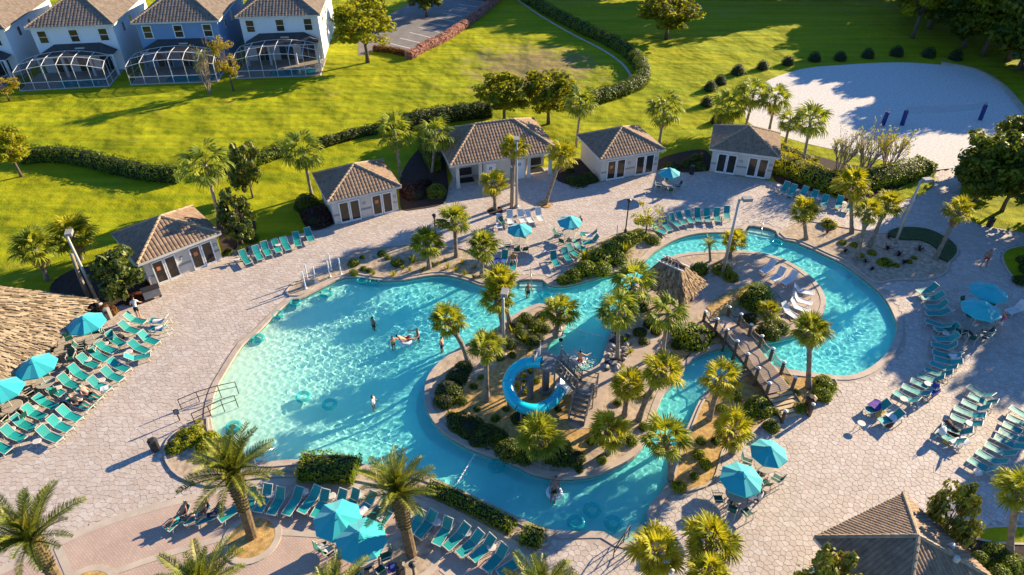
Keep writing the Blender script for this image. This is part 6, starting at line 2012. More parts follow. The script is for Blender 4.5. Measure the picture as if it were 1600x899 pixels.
for a in (((186, 530), .04, 1.2, 'cloth_black', 'black bag beside a lounger in the hut rows'), ((104, 635), .04, 1.3, 'cloth_black', 'black bag under the lounger with the seated guests'), ((144, 634), .04, .8, 'cloth_black', 'black shoes bag at the lounger foot on the deck edge'),
          ((216, 562), .04, .8, 'cloth_black', 'dark bag beside the crosswise lounger'), ((1480, 668), .04, 1.4, 'bag_brown', 'brown bag heap on the open deck loungers'), ((1489, 676), .04, 1.3, 'cloth_black', 'black bag heap on the open deck loungers'),
          ((1472, 676), .5, 1.1, 'towel_white', 'white beach bag on the open deck lounger'), ((1496, 680), .04, 1.1, 'bag_brown', 'brown tote beside the trailing towel'), ((1478, 692), .04, .8, 'bag_yellow', 'mustard bag on the deck before the loungers'),
          ((1372, 650), .04, 1.1, 'bag_yellow', 'mustard bag between the towel-draped loungers'), ((1390, 665), .04, .9, 'bag_brown', 'brown bag at the deck end of the curved row'), ((894, 356), .04, 1.1, 'cloth_black', 'black bag under the parasol with the pink-clad guest'),
          ((608, 890), .04, .8, 'towel_purple', 'purple bag beside the lantern post on the terrace'), ((616, 889), .04, .8, 'cloth_navy', 'navy bag beside the lantern post on the terrace')):
    bag(*a)

# ------------------------------------------------------------------ slide tower
def slide():
    t = thing('water_slide', 'blue tube water slide looping from a grey tower into the splash inlet', 'slide', (*g(852, 611, IS), IS))
    o = Vector(t.location)
    def W(x, y, z):
        return Vector((*g(x, y, z), z)) - o
    cl = [(846, 567, 3.0), (834, 566, 2.95), (818, 569, 2.8), (802, 580, 2.6), (794, 597, 2.35), (797, 617, 2.05), (810, 633, 1.75), (830, 640, 1.5), (850, 636, 1.25), (866, 625, 1.05), (876, 611, 0.9)]
    P = [W(*c) for c in cl]
    # resample smoothly
    S = []
    for i in range(len(P) - 1):
        p0, p1, p2, p3 = P[max(i - 1, 0)], P[i], P[i + 1], P[min(i + 2, len(P) - 1)]
        for k in range(4):
            s = k / 4
            S.append(0.5 * ((2 * p1) + (p2 - p0) * s + (2 * p0 - 5 * p1 + 4 * p2 - p3) * s * s + (3 * p1 - p0 - 3 * p2 + p3) * s ** 3))
    S.append(P[-1])
    # tube sections with flanges
    step = 8
    for i in range(0, len(S) - 1, step):
        seg = S[i:i + step + 1]
        if len(seg) < 2: continue
        tb = MB().tube(seg, 0.37, 20, cap=False).build('tube_section', 'slide_blue', t, True)
        MB().tube([seg[0], seg[0] + (seg[1] - seg[0]).normalized() * 0.06], 0.41, 20, cap=False).build('flange', 'slide_blue', tb)
    MB().tube([S[-1], S[-1] + (S[-1] - S[-2]).normalized() * 0.08], 0.42, 20, cap=False).build('flange', 'slide_blue', t)
    # open run-out flume
    fl = [S[-1] + Vector((0, 0, -0.02))] + [W(*c) for c in ((884, 599, 0.6), (892, 588, 0.35), (899, 578, 0.12))]
    mb = MB()
    vs = []
    for i, p in enumerate(fl):
        d = (fl[min(i + 1, len(fl) - 1)] - fl[max(i - 1, 0)]).normalized()
        s = d.cross(Vector((0, 0, 1))).normalized()
        for k in range(9):
            a = PI + PI * k / 8
            vs.append(p + s * math.cos(a) * 0.5 + Vector((0, 0, math.sin(a) * 0.42 + 0.05)))
    fs = [(i * 9 + k, i * 9 + k + 1, (i + 1) * 9 + k + 1, (i + 1) * 9 + k) for i in range(len(fl) - 1) for k in range(8)]
    mb.add(vs, fs)
    mb.add([v + Vector((0, 0, -0.03)) for v in vs], [f[::-1] for f in fs])
    mb.build('runout_flume', 'slide_white', t, True)
    # supports
    for i, z in ((9, 0), (17, 0), (25, 0)):
        p = S[i]
        c = W(826, 606, IS)
        MB().tube([Vector((p.x, p.y, 0)), Vector((p.x, p.y, p.z - 0.3))], 0.07, 8).build('support', 'tower_grey', t)
    c = W(828, 622, IS)
    MB().tube([Vector((c.x, c.y, 0)), Vector((c.x, c.y, 1.9))], 0.22, 12).build('support', 'tower_grey', t)
    for i in (14, 22, 8):
        MB().bar(Vector((c.x, c.y, 1.8)), S[i] - Vector((0, 0, .3)), 0.1).build('support_arm', 'tower_grey', t)
    # tower column and platform
    pz = 2.55
    MB().tube([(0, 0, 0), (0, 0, pz)], 0.24, 14).build('column', 'tower_grey', t, True)
    MB().lathe([(0.4, 0), (0.4, 0.18), (0.25, 0.22)], 14).build('column_base', 'tower_grey', t)
    ex = (W(907, 609, IS) - W(859, 566, IS)); ex.z = 0; ex.normalize()
    az = math.atan2((W(916, 601, 1.25) - W(866, 566, pz)).y, (W(916, 601, 1.25) - W(866, 566, pz)).x)
    pc = Vector((0.05, 0.05, pz))
    MB().box((pc.x, pc.y, pz), (1.5, 1.5, 0.14), az).build('platform', 'tower_grey', t)
    d = Vector((math.cos(az), math.sin(az), 0))
    s = Vector((-d.y, d.x, 0))
    for a, b in ((-.7, -.7), (-.7, .7), (.7, .7), (.7, -.7)):
        p = pc + d * a + s * b
        MB().tube([Vector((p.x, p.y, 0)), Vector((p.x, p.y, pz + 1.05))], 0.05, 8).build('post', 'tower_grey', t)
    # pale curved entry shields
    for sg in (-1, 1):
        mb = MB()
        vs = []
        for k in range(7):
            a = k / 6
            p = pc - d * (0.72 - 0.15 * math.sin(a * PI)) + s * sg * (0.05 + 0.68 * a)
            vs += [p + Vector((0, 0, .07)), p + Vector((0, 0, 1.0 - 0.25 * abs(a - .5)))]
        mb.add(vs, [(2 * k, 2 * k + 2, 2 * k + 3, 2 * k + 1) for k in range(6)])
        mb.add([v - d * 0.03 for v in vs], [(2 * k, 2 * k + 1, 2 * k + 3, 2 * k + 2) for k in range(6)])
        mb.build('entry_shield', 'tower_panel', t, True)
    def flight(a, b, w, n, nm='stair'):
        """straight flight from a (top) to b (foot)"""
        dd = Vector((b.x - a.x, b.y - a.y, 0))
        L = dd.length
        dd.normalize()
        ss = Vector((-dd.y, dd.x, 0))
        ang = math.atan2(dd.y, dd.x)
        fl_ = MB()
        for sg in (-1, 1):
            fl_.bar(a + ss * sg * w / 2 - Vector((0, 0, .1)), b + ss * sg * w / 2 - Vector((0, 0, .02)), 0.06, 0.24)
        st = fl_.build('stringer', 'tower_grey', t)
        for k in range(n):
            f = (k + 0.5) / n
            p = a.lerp(b, f)
            MB().box((0, 0, 0), (L / n * 0.88, w - 0.08, 0.05)).build('tread', 'wood_pole', st, loc=(p.x, p.y, p.z), rz=ang)
        for sg in (-1, 1):
            r_ = MB()
            e = ss * sg * (w / 2 + .02)
            for h in (0.55, 0.95):
                r_.bar(a + e + Vector((0, 0, h)), b + e + Vector((0, 0, h)), 0.05, 0.05)
            for f in (0.0, 0.33, 0.66, 1.0):
                p = a.lerp(b, f) + e
                r_.bar(p, p + Vector((0, 0, .97)), 0.05, 0.05)
            r_.build('handrail', 'tower_grey', t)
            m = MB().add([a + e + Vector((0, 0, .05)), b + e + Vector((0, 0, .05)), b + e + Vector((0, 0, .9)), a + e + Vector((0, 0, .9))], [(0, 1, 2, 3)])
            m.build('rail_mesh', 'rope_net', t)
    lz = 1.15
    l0 = W(917, 607, lz + IS)
    l0.z = lz
    top = pc + d * 0.75
    flight(top, l0 - d * 0.5, 0.95, 8)
    MB().box((l0.x, l0.y, lz - .04), (1.2, 1.2, 0.08), az).build('landing', 'tower_grey', t)
    for a, b in ((-.5, .55), (.55, .55), (.55, -.5)):
        p = l0 + d * a + s * b
        MB().tube([Vector((p.x, p.y, 0)), Vector((p.x, p.y, lz + 1.0))], 0.04, 8).build('post', 'wood_pole', t)
    r_ = MB()
    for h in (.55, .95):
        q = [l0 + d * a + s * b + Vector((0, 0, h)) for a, b in ((-.5, .55), (.55, .55), (.55, -.5))]
        r_.bar(q[0], q[1], .05).bar(q[1], q[2], .05)
    r_.build('handrail', 'wood_pole', t)
    ft = W(900, 662, IS)
    ft.z = 0
    dd = Vector((ft.x - l0.x, ft.y - l0.y, 0)).normalized()
    flight(l0 + dd * 0.55, ft, 1.0, 6)
slide()
def splash():
    X, Y = g(901, 566, WATER_Z)
    mb = MB()
    rg = random.Random(4)
    for k in range(1100):
        r_ = abs(rg.gauss(0, 0.75)) + 0.05
        a = rg.uniform(0, 2 * PI)
        s = rg.uniform(0.02, 0.10) * max(0.3, 1 - r_ * 0.4)
        z = rg.uniform(0, 0.20) * max(0, 1 - r_ * 0.6) + 0.015
        c = Vector((r_ * math.cos(a) * 1.15 - 0.25, r_ * math.sin(a) * 0.95, z))
        vs = [c + Vector((s * rg.uniform(.6, 1.6), 0, 0)), c + Vector((0, s * rg.uniform(.6, 1.6), 0)), c - Vector((s * rg.uniform(.6, 1.6), 0, 0)), c - Vector((0, s * rg.uniform(.6, 1.6), 0)), c + Vector((0, 0, s * .7)), c - Vector((0, 0, s * .5))]
        mb.add(vs, [(0, 1, 4), (1, 2, 4), (2, 3, 4), (3, 0, 4), (1, 0, 5), (2, 1, 5), (3, 2, 5), (0, 3, 5)])
    o = mb.build('splash', 'foam', None, True, (X, Y, WATER_Z))
    tag(o, 'white splash of water around the bather in the slide inlet', 'splash', kind='stuff')
splash()

# rock bank along the inlet
rb = thing('rock_bank', 'bank of dark and white rocks along the splash inlet', 'rocks', (*g(962, 552, IS), IS))
rg = random.Random(8)
o0 = Vector(rb.location)
def rock_mesh(seed):
    r = random.Random(seed)
    bm = bmesh.new()
    bmesh.ops.create_icosphere(bm, subdivisions=1, radius=1)
    for v in bm.verts:
        v.co *= r.uniform(0.7, 1.2)
        v.co.z *= 0.7
    me = bpy.data.meshes.new('rock')
    bm.to_mesh(me)
    bm.free()
    me.materials.append(MATS['rock'])
    return me
RK = [rock_mesh(s) for s in range(4)]
for k in range(70):
    f = rg.random()
    x = 958 + (945 - 958) * f + rg.uniform(0, 1) ** 1.3 * 26
    y = 522 + (578 - 522) * f + rg.uniform(-3, 3)
    if k > 58:
        x, y = rg.uniform(868, 880), rg.uniform(512, 532)
    X, Y = g(x, y, IS)
    s = rg.uniform(0.13, 0.30)
    link('rock', RK[k % 4], rb, (X - o0.x, Y - o0.y, s * 0.25), rg.uniform(0, 6), s)

# ------------------------------------------------------------------ bridge
def bridge():
    a, b = Vector(g(1136, 510, .65)), Vector(g(1218, 610, .65))
    u = (b - a).normalized()
    L = (b - a).length
    t = thing('wooden_bridge', 'wooden footbridge with white-capped posts and rope mesh over the channel', 'bridge', (a.x, a.y, 0), math.atan2(u.y, u.x))
    W = 1.75
    def z(x):
        s = min(max(x / L, 0), 1)
        return 0.42 + 0.28 * math.sin(PI * (0.12 + 0.76 * s))
    NP = 5
    for k in range(NP):
        x0, x1 = L * k / NP, L * (k + 1) / NP
        m = max(1, int((x1 - x0) / 0.145))
        pn = MB()
        for j in range(m):
            xc = x0 + (x1 - x0) * (j + 0.5) / m
            pn.bar((xc, -W / 2, z(xc)), (xc, W / 2, z(xc)), (x1 - x0) / m * 0.94, 0.05)
        tag(pn.build('deck_boards', 'wood_plank', t), kind='stuff')
    for s in (-1, 1):
        y = s * (W / 2 + 0.08)
        bm_ = MB()
        for k in range(10):
            xa, xb = L * k / 10, L * (k + 1) / 10
            bm_.bar((xa, y - s * .08, z(xa) - .12), (xb, y - s * .08, z(xb) - .12), 0.08, 0.2)
        bm_.build('beam', 'wood_post', t)
        pts = []
        for k in range(6):
            x = L * k / 5
            zt = z(x) + 1.05
            p = MB().tube([(x, y, -1.2), (x, y, zt)], 0.115, 12).build('post', 'wood_post', t, True)
            MB().lathe([(0.13, 0), (0.13, 0.03), (0.02, 0.10)], 12).build('post_cap', 'white_paint', p, loc=(x, y, zt))
            pts.append(Vector((x, y, z(x))))
        for k in range(5):
            p, q = pts[k], pts[k + 1]
            MB().add([p + Vector((.1, 0, .08)), q + Vector((-.1, 0, .08)), q + Vector((-.1, 0, .85)), (p + q) / 2 + Vector((0, 0, .74)), p + Vector((.1, 0, .85))], [(0, 1, 2, 3, 4)]).build('rope_mesh', 'rope_net', t)
            MB().tube([p + Vector((0, 0, .9)), (p + q) / 2 + Vector((0, 0, .76)), q + Vector((0, 0, .9))], 0.03, 6).build('rope', 'wood_tread', t)
            MB().tube([p + Vector((0, 0, .35)), (p + q) / 2 + Vector((0, 0, .28)), q + Vector((0, 0, .35))], 0.02, 6).build('rope', 'wood_tread', t)
    # pale stairs down to the deck, dark ramp on the island side
    for k in range(6):
        x = L + 0.2 + 0.3 * k
        MB().box((x, 0, max(0.10, z(L) - 0.07 * (k + 1))), (0.24, W, 0.06)).build('tread', 'wood_tread', t)
    for s in (-1, 1):
        MB().bar((L, s * (W / 2 + .06), z(L) - .05), (L + 2.0, s * (W / 2 + .06), 0.1), 0.07, 0.2).build('stringer', 'wood_post', t)
        x = L + 2.0
        p = MB().tube([(x, s * (W / 2 + .12), 0), (x, s * (W / 2 + .12), 1.1)], 0.115, 12).build('post', 'wood_post', t, True)
        MB().lathe([(0.13, 0), (0.13, 0.03), (0.02, 0.10)], 12).build('post_cap', 'white_paint', p, loc=(x, s * (W / 2 + .12), 1.1))
        p = MB().tube([(-1.5, s * (W / 2 + .12), 0.1), (-1.5, s * (W / 2 + .12), 1.05)], 0.115, 12).build('post', 'wood_post', t, True)
        MB().lathe([(0.13, 0), (0.13, 0.03), (0.02, 0.10)], 12).build('post_cap', 'white_paint', p, loc=(-1.5, s * (W / 2 + .12), 1.05))
        MB().tube([(-1.5, s * (W / 2 + .1), .85), (-.75, s * (W / 2 + .1), .72), (0, s * (W / 2 + .08), z(0) + .8)], 0.05, 6).build('rope', 'black_metal', t)
    mb = MB()
    for j in range(9):
        x = -1.5 + 1.5 * (j + .5) / 9
        mb.bar((x, -W / 2, 0.22 + (z(0) - .22) * (x + 1.5) / 1.5), (x, W / 2, 0.22 + (z(0) - .22) * (x + 1.5) / 1.5), 0.155, 0.05)
    tag(mb.build('ramp_boards', 'wood_plank', t), kind='stuff')
bridge()

# ------------------------------------------------------------------ lights, posts, rails, bins, net, floats
def light_pole(b, top, label, r0=0.13, material='pole_grey', heads=((1, 0),), bz=0.03, flood=False):
    X, Y = g(*b, bz)
    Xt, h = atY(*top, Y)
    t = thing('light_pole', label, 'light pole', (X, Y, bz), 0, 'tall light poles')
    MB().tube([(0, 0, 0), (0, 0, h)], [r0, r0 * 0.7], 10).build('pole', material, t, True)
    MB().lathe([(0.24, 0), (0.24, 0.1), (0.16, 0.2)], 12).build('base', material, t)
    for sx, sy in heads:
        d = Vector((sx, sy, 0)).normalized()
        a = MB().bar((0, 0, h - .05), d * 0.35 + Vector((0, 0, h)), 0.07).build('arm', material, t)
        hd = MB()
        hd.box((0, 0, 0), (0.72, 0.46, 0.26))
        o = hd.build('lamp_head', 'lamp_grey', t, loc=d * 0.6 + Vector((0, 0, h + .02)), rz=math.atan2(sy, sx))
        MB().box((0, 0, -.14), (0.62, 0.38, 0.02)).build('lens', 'white_paint', o)
    if flood:
        for z in (h * .42, h * .45):
            MB().lathe([(0.05, 0), (0.14, .12), (0.14, .2)], 10).build('floodlight', 'lamp_grey', t, loc=(0.22, -.1, z)).rotation_euler = (R(60), 0, R(60))
light_pole((155, 476), (111, 372), 'tall grey light pole at the orange shrubs by the big hut', heads=((-.2, .6),), flood=True)
light_pole((787, 556), (786, 470), 'tall grey light pole on the slide island', heads=((0.05, .3),), bz=IS)
light_pole((807, 324), (807, 214), 'tall grey light pole at the restroom pavilion', heads=((0, -.5),))
light_pole((1128, 430), (1155, 316), 'tall grey light pole on the island near the thatched hut', heads=((1, .1),), bz=IS)
light_pole((1397, 384), (1438, 284), 'tall grey light pole in the pebble bed with long shadow', heads=((1, .2),), bz=0.07)
light_pole((1026, 985), (1026, 892), 'grey light pole whose boxy head rises between the deck palms', heads=((0, -.4),))
def wooden_pole(b, top, label):
    X, Y = g(*b)
    Xt, h = atY(*top, Y)
    t = thing('utility_pole', label, 'pole', (X, Y, 0.02))
    MB().tube([(0, 0, 0), (0.05, 0, h * .5), (Xt - X, 0, h)], [0.17, 0.15, 0.12], 10).build('pole', 'wood_pole', t, True)
    MB().box((0.12, -.12, h * .45), (0.2, .12, .4)).build('junction_box', 'lamp_grey', t)
wooden_pole((141, 470), (112, 398), 'round wooden pole beside the grey light pole by the big hut')
wooden_pole((799, 326), (799, 262), 'dark wooden pole beside the restroom pavilion light pole')
def lamp_post(b, top, label, bz=0.04):
    X, Y = g(*b, bz)
    Xt, h = atY(*top, Y)
    t = thing('lamp_post', label, 'lamp post', (X, Y, bz))
    MB().tube([(0, 0, 0), (0, 0, h - .3)], 0.06, 8).build('pole', 'black_metal', t)
    MB().lathe([(0.14, 0), (0.14, .3), (0.07, .4)], 10).build('base', 'black_metal', t)
    MB().lathe([(0.1, -.32), (0.17, -.08), (0.20, -.04), (0.06, .06), (0.02, .12)], 10).build('lantern', 'black_metal', t, loc=(0, 0, h))
lamp_post((977, 364), (980, 313), 'black lamp post at the planted bed by the sparse lime tree', 0.07)
lamp_post((681, 372), (679, 336), 'black lantern post beside the gravel bed palm')
lamp_post((652, 930), (649, 882), 'bronze lantern post on the terrace beside the round gravel bed')
def simple_post(b, top, r_, material, label, group=None, bz=0.07, name='post', cap=True):
    X, Y = g(*b, bz)
    Xt, h = atY(*top, Y)
    t = thing(name, label, 'post', (X, Y, bz), 0, group)
    MB().tube([(0, 0, 0), (Xt - X, 0, h)], r_, 8).build('shaft', material, t)
    MB().lathe([(r_ * 2.2, 0), (r_ * 2.2, .05), (r_, .08)], 8).build('foot', material, t)
for b, tp in (((478, 451), (472, 426)), ((481, 438), (476, 414)), ((494, 442), (489, 418)), ((516, 433), (511, 409)), ((518, 422), (513, 398)), ((533, 429), (529, 405))):
    simple_post(b, tp, 0.055, 'white_paint', 'thin white post standing in the gravel bed by the pool corner', 'white posts at the pool corner')
simple_post((373, 386), (360, 334), 0.05, 'wood_pole', 'slim brown pole beside the first cabana lounger row', None, name='pole')
simple_post((964, 371), (965, 352), 0.05, 'white_paint', 'short white post at the planted bed edge', None)
def rail(pxs, label, material='bronze_metal', zt=0.9, bz=0.03, r_=0.028, group='pool handrails', zs=None):
    P = [Vector((*g(x, y, bz), 0)) for x, y in pxs]
    t = thing('handrail', label, 'handrail', (P[0].x, P[0].y, bz), 0, group)
    o = P[0].copy()
    top = [p - o + Vector((0, 0, zt if zs is None else zs[i])) for i, p in enumerate(P)]
    MB().tube(top, r_, 8).build('rail', material, t, True)
    MB().tube([q - Vector((0, 0, zt * .5)) for q in top], r_ * .8, 8).build('rail', material, t, True)
    for q in top:
        MB().tube([q, Vector((q.x, q.y, -0.25))], r_, 8).build('upright', material, t)
rail([(284, 640), (312, 628), (345, 618), (372, 612)], 'long bronze handrail at the zero-depth pool entry, upper of two')
rail([(305, 662), (330, 650), (350, 640), (371, 633)], 'long bronze handrail at the zero-depth pool entry, lower of two')
rail([(958, 872), (974, 848), (982, 836)], 'bronze stair rail at the southern pool steps, hut side')
rail([(985, 872), (1005, 850), (1010, 838)], 'bronze stair rail at the southern pool steps, palm side')
rail([(829, 432), (830, 452)], 'short steel rail at the northern pool steps', 'steel')
rail([(1190, 354), (1188, 372)], 'short steel rail at the eastern pool steps', 'steel')
rail([(402, 732), (414, 724), (432, 716)], 'thin rail at the lagoon edge behind the date palm', 'steel')
def bin_(px, label, material='black_metal', w=0.52, h=0.95, z=0.042):
    X, Y = g(*px, z)
    t = thing('litter_bin', label, 'bin', (X, Y, z), rnd.uniform(0, .8), 'litter bins')
    mb = MB()
    for k in range(8):
        a = 2 * PI * k / 8
    mb.lathe([(w * .46, 0), (w * .5, .06), (w * .52, h * .86)], 6)
    mb.build('body', material, t)
    MB().lathe([(w * .56, h * .86), (w * .56, h * .93), (w * .3, h)], 6).build('lid', material, t)
    MB().box((0, -w * .49, h * .7), (w * .4, .06, .12)).build('opening', 'glass_dark', t)
bin_((244, 703), 'black hexagonal litter bin beside the yellow-green shrubs')
bin_((1263, 637), 'brown wooden litter bin at the foot of the bridge', 'bronze_metal', .62, 1.0)
bin_((1545, 354), 'black litter bin at the grass edge by the dark trees')
bin_((1080, 272), 'black litter bin against the corner cabana wall')
bin_((627, 897), 'black litter bin on the terrace beside the gravel bed')
bin_((171, 497), 'dark litter bin beside the orange shrub and parasol', 'lamp_grey')
def cart(px, label):
    X, Y = g(*px)
    t = thing('towel_cart', label, 'cart', (X, Y, 0.042), R(35))
    MB().box((0, 0, .55), (1.2, .6, .7)).build('body', 'lamp_grey', t)
    MB().box((0, 0, .92), (1.3, .7, .05)).build('top', 'black_metal', t)
    for x in (-.5, .5):
        for y in (-.22, .22):
            MB().lathe([(.03, -.03), (.1, -.03), (.1, .03), (.03, .03)], 10).build('wheel', 'black_metal', t, loc=(x, y, .1)).rotation_euler = (R(90), 0, 0)
cart((240, 466), 'dark towel cart beside the red shrubs and the first cabana')
def sign(b, top, label, w=.3, h=.42):
    X, Y = g(*b, .07)
    Xt, z = atY(*top, Y)
    t = thing('sign_post', label, 'sign', (X, Y, .07), R(20))
    MB().tube([(0, 0, 0), (0, 0, z)], .04, 8).build('post', 'bronze_metal', t)
    p = MB().box((0, -.03, z - h / 2), (w, .03, h)).build('panel', 'black_metal', t)
    for k in range(3):
        MB().box((0, -.05, z - .1 - .1 * k), (w * .7, .008, .03)).build('lettering', 'white_paint', p)
sign((281, 657), (274, 641), 'small dark sign post beside the pool entry rails')
# volleyball court
posts = []
for b, tp, lb in (((1379, 196), (1390, 171), 'blue padded net post on the sand, the pair mate with no net'), ((1409, 196), (1417, 169), 'blue padded net post on the sand where the net starts'), ((1531, 188), (1541, 160), 'blue padded net post on the sand where the net ends')):
    X, Y = g(*b)
    Xt, h = atY(*tp, Y)
    t = thing('net_post', lb, 'net post', (X, Y, .02), 0, 'volleyball net posts')
    MB().tube([(0, 0, 0), ((Xt - X) * .5, 0, h)], .06, 8).build('pole', 'lamp_grey', t)
    MB().tube([(0, 0, .05), ((Xt - X) * .42, 0, h * .84)], .24, 10).build('padding', 'pad_blue', t)
    posts.append(Vector((X + (Xt - X) * .5, Y, h)))
nt_ = thing('volleyball_net', 'sagging volleyball net strung over the sand between blue posts', 'net', (posts[1].x, posts[1].y, 0))
d = posts[2] - posts[1]
d.z = 0
MB().tube([Vector((0, 0, 2.2)), d * .5 + Vector((0, 0, 2.05)), d + Vector((0, 0, 2.2))], .012, 6).build('top_cord', 'lamp_grey', nt_)
MB().tube([Vector((0, 0, 1.4)), d * .5 + Vector((0, 0, 1.25)), d + Vector((0, 0, 1.4))], .008, 6).build('bottom_cord', 'lamp_grey', nt_)
MB().add([Vector((0, 0, 1.4)), d * .5 + Vector((0, 0, 1.25)), d * .5 + Vector((0, 0, 2.05)), Vector((0, 0, 2.2))], [(0, 1, 2, 3)]).add([d * .5 + Vector((0, 0, 1.25)), d + Vector((0, 0, 1.4)), d + Vector((0, 0, 2.2)), d * .5 + Vector((0, 0, 2.05))], [(0, 1, 2, 3)]).build('netting', 'net_mesh', nt_)
# swim tubes
def ring_mesh(r_, s):
    return MB().tube([(r_ * math.cos(2 * PI * k / 28), r_ * math.sin(2 * PI * k / 28), 0) for k in range(28)], s, 12, closed=True).mesh('swim_ring', 'tube_vinyl', True)
RM = ring_mesh(0.38, 0.13)
for px, lb in (((565, 440), 'clear aqua swim ring at the gravel bed edge, one of two touching'), ((584, 442), 'clear aqua swim ring at the gravel bed edge, one of two touching'), ((434, 493), 'blue swim ring in the shade below the pointed gravel corner'),
               ((461, 474), 'blue swim ring right under the pointed gravel corner'), ((403, 530), 'aqua swim ring in the corner of the beach entry'), ((474, 621), 'aqua swim ring drifting beside a second one in the lagoon'), ((515, 633), 'large aqua swim ring near the wading guest'),
               ((925, 798), 'aqua swim ring in the sunny lower channel'), ((900, 818), 'aqua swim ring near the southern coping'), ((958, 819), 'aqua swim ring beside the southern steps'), ((1213, 381), 'white-rimmed swim ring near the eastern steps'),
               ((365, 668), 'aqua swim ring in the shallow beside the entry rails'), ((776, 729), 'faint aqua swim ring beside the rope line'), ((853, 464), 'faint aqua swim ring near the northern steps'), ((510, 460), 'aqua float with two dark dots in the upper lagoon')):
    X, Y = g(*px, WATER_Z)
    t = thing('swim_ring', lb, 'swim ring', (X, Y, WATER_Z + .06), rnd.uniform(0, 6), 'swim rings on the pool')
    link('ring', RM, t)
    MB().lathe([(.02, 0), (.02, .05)], 6).build('valve', 'white_paint', t, loc=(.40, 0, .165))
    if px == (510, 460):
        for x in (-.4, .4):
            MB().lathe([(.07, 0), (.07, .06)], 10).build('handle', 'black_metal', t, loc=(x, .2, .13))
for a, b, lb in (((743, 709), (714, 756), 'white rope line across the lagoon mouth of the lower channel'), ((884, 512), (944, 527), 'white rope line across the splash inlet')):
    A, B = Vector((*g(*a, WATER_Z), WATER_Z + .02)), Vector((*g(*b, WATER_Z), WATER_Z + .02))
    t = thing('rope_line', lb, 'rope', A)
    MB().tube([Vector((0, 0, 0)), B - A], .025, 6).build('rope', 'white_paint', t)
    for k in range(9):
        MB().lathe([(.03, -.08), (.06, 0), (.03, .08)], 8).build('float', 'white_paint', t, loc=(B - A) * ((k + .5) / 9))
#@@PART5
# ------------------------------------------------------------------ people: one skinned body per pose, clothes and hair as its children
def body_pose(J):
    """J: joint name -> (x, y, z); returns evaluated mesh plus bone segments"""
    names = list(J)
    idx = {n: i for i, n in enumerate(names)}
    E = [('pelvis', 'spine'), ('spine', 'chest'), ('chest', 'neck'), ('neck', 'head'), ('head', 'crown')]
    for s in 'lr':
        E += [('chest', 'sho' + s), ('sho' + s, 'elb' + s), ('elb' + s, 'wri' + s), ('wri' + s, 'palm' + s), ('pelvis', 'hip' + s), ('hip' + s, 'kne' + s), ('kne' + s, 'ank' + s), ('ank' + s, 'toe' + s)]
        E += [('palm' + s, 'f%d%s' % (k, s)) for k in range(4)] + [('wri' + s, 'f4' + s)]
    rad = dict(pelvis=.125, spine=.115, chest=.135, neck=.055, head=.098, crown=.075)
    for s in 'lr':
        rad.update({'sho' + s: .065, 'elb' + s: .043, 'wri' + s: .03, 'palm' + s: .032, 'hip' + s: .09, 'kne' + s: .06, 'ank' + s: .042, 'toe' + s: .035})
        for k in range(5): rad['f%d%s' % (k, s)] = .010
    me = bpy.data.meshes.new('body')
    me.from_pydata([J[n] for n in names], [(idx[a], idx[b]) for a, b in E], [])
    o = bpy.data.objects.new('body', me)
    COL.objects.link(o)
    o.modifiers.new('skin', 'SKIN')
    o.modifiers.new('sub', 'SUBSURF').levels = 1
    for i, n in enumerate(names):
        me.skin_vertices[0].data[i].radius = (rad[n], rad[n])
        me.skin_vertices[0].data[i].use_root = (n == 'pelvis')
    dg = bpy.context.evaluated_depsgraph_get()
    ev = bpy.data.meshes.new_from_object(o.evaluated_get(dg))
    bpy.data.objects.remove(o)
    ev.name = 'body'
    ev.polygons.foreach_set('use_smooth', [True] * len(ev.polygons))
    bones = [(a, b, Vector(J[a]), Vector(J[b])) for a, b in E]
    return ev, bones
def garment(body, bones, keys, off, name, cond=None):
    """offsets the body faces that lie nearest to the given bones"""
    vs, fs, mp = [], [], {}
    for p in body.polygons:
        c = p.center
        best, bk = 1e9, None
        for a, b, A, B in bones:
            d = B - A
            t = max(0, min(1, (c - A).dot(d) / max(d.length_squared, 1e-9)))
            q = (c - (A + d * t)).length
            if q < best:
                best, bk, bt = q, a + '>' + b, t
        if bk not in keys and bk.rstrip('lr') not in keys: continue
        lim = keys.get(bk, keys.get(bk.rstrip('lr')))
        if not (lim[0] <= bt <= lim[1]): continue
        if cond and not cond(c): continue
        f = []
        for i in p.vertices:
            if i not in mp:
                v = body.vertices[i]
                mp[i] = len(vs)
                vs.append(v.co + v.normal * off)
            f.append(mp[i])
        fs.append(f)
    me = bpy.data.meshes.new(name)
    me.from_pydata(vs, [], fs)
    me.polygons.foreach_set('use_smooth', [True] * len(fs))
    return me
def hands(J):
    for s in 'lr':
        w, p = Vector(J['wri' + s]), Vector(J['palm' + s])
        d = (p - w).normalized()
        sd = d.cross(Vector((0.3, 1, 0.2))).normalized()
        for k in range(4):
            J['f%d%s' % (k, s)] = tuple(p + d * (0.085 - 0.012 * abs(k - 1.4)) + sd * (k - 1.5) * 0.024 + Vector((0, 0, -.012)))
        J['f4' + s] = tuple(w + d * 0.07 + sd * -0.06)
    return J
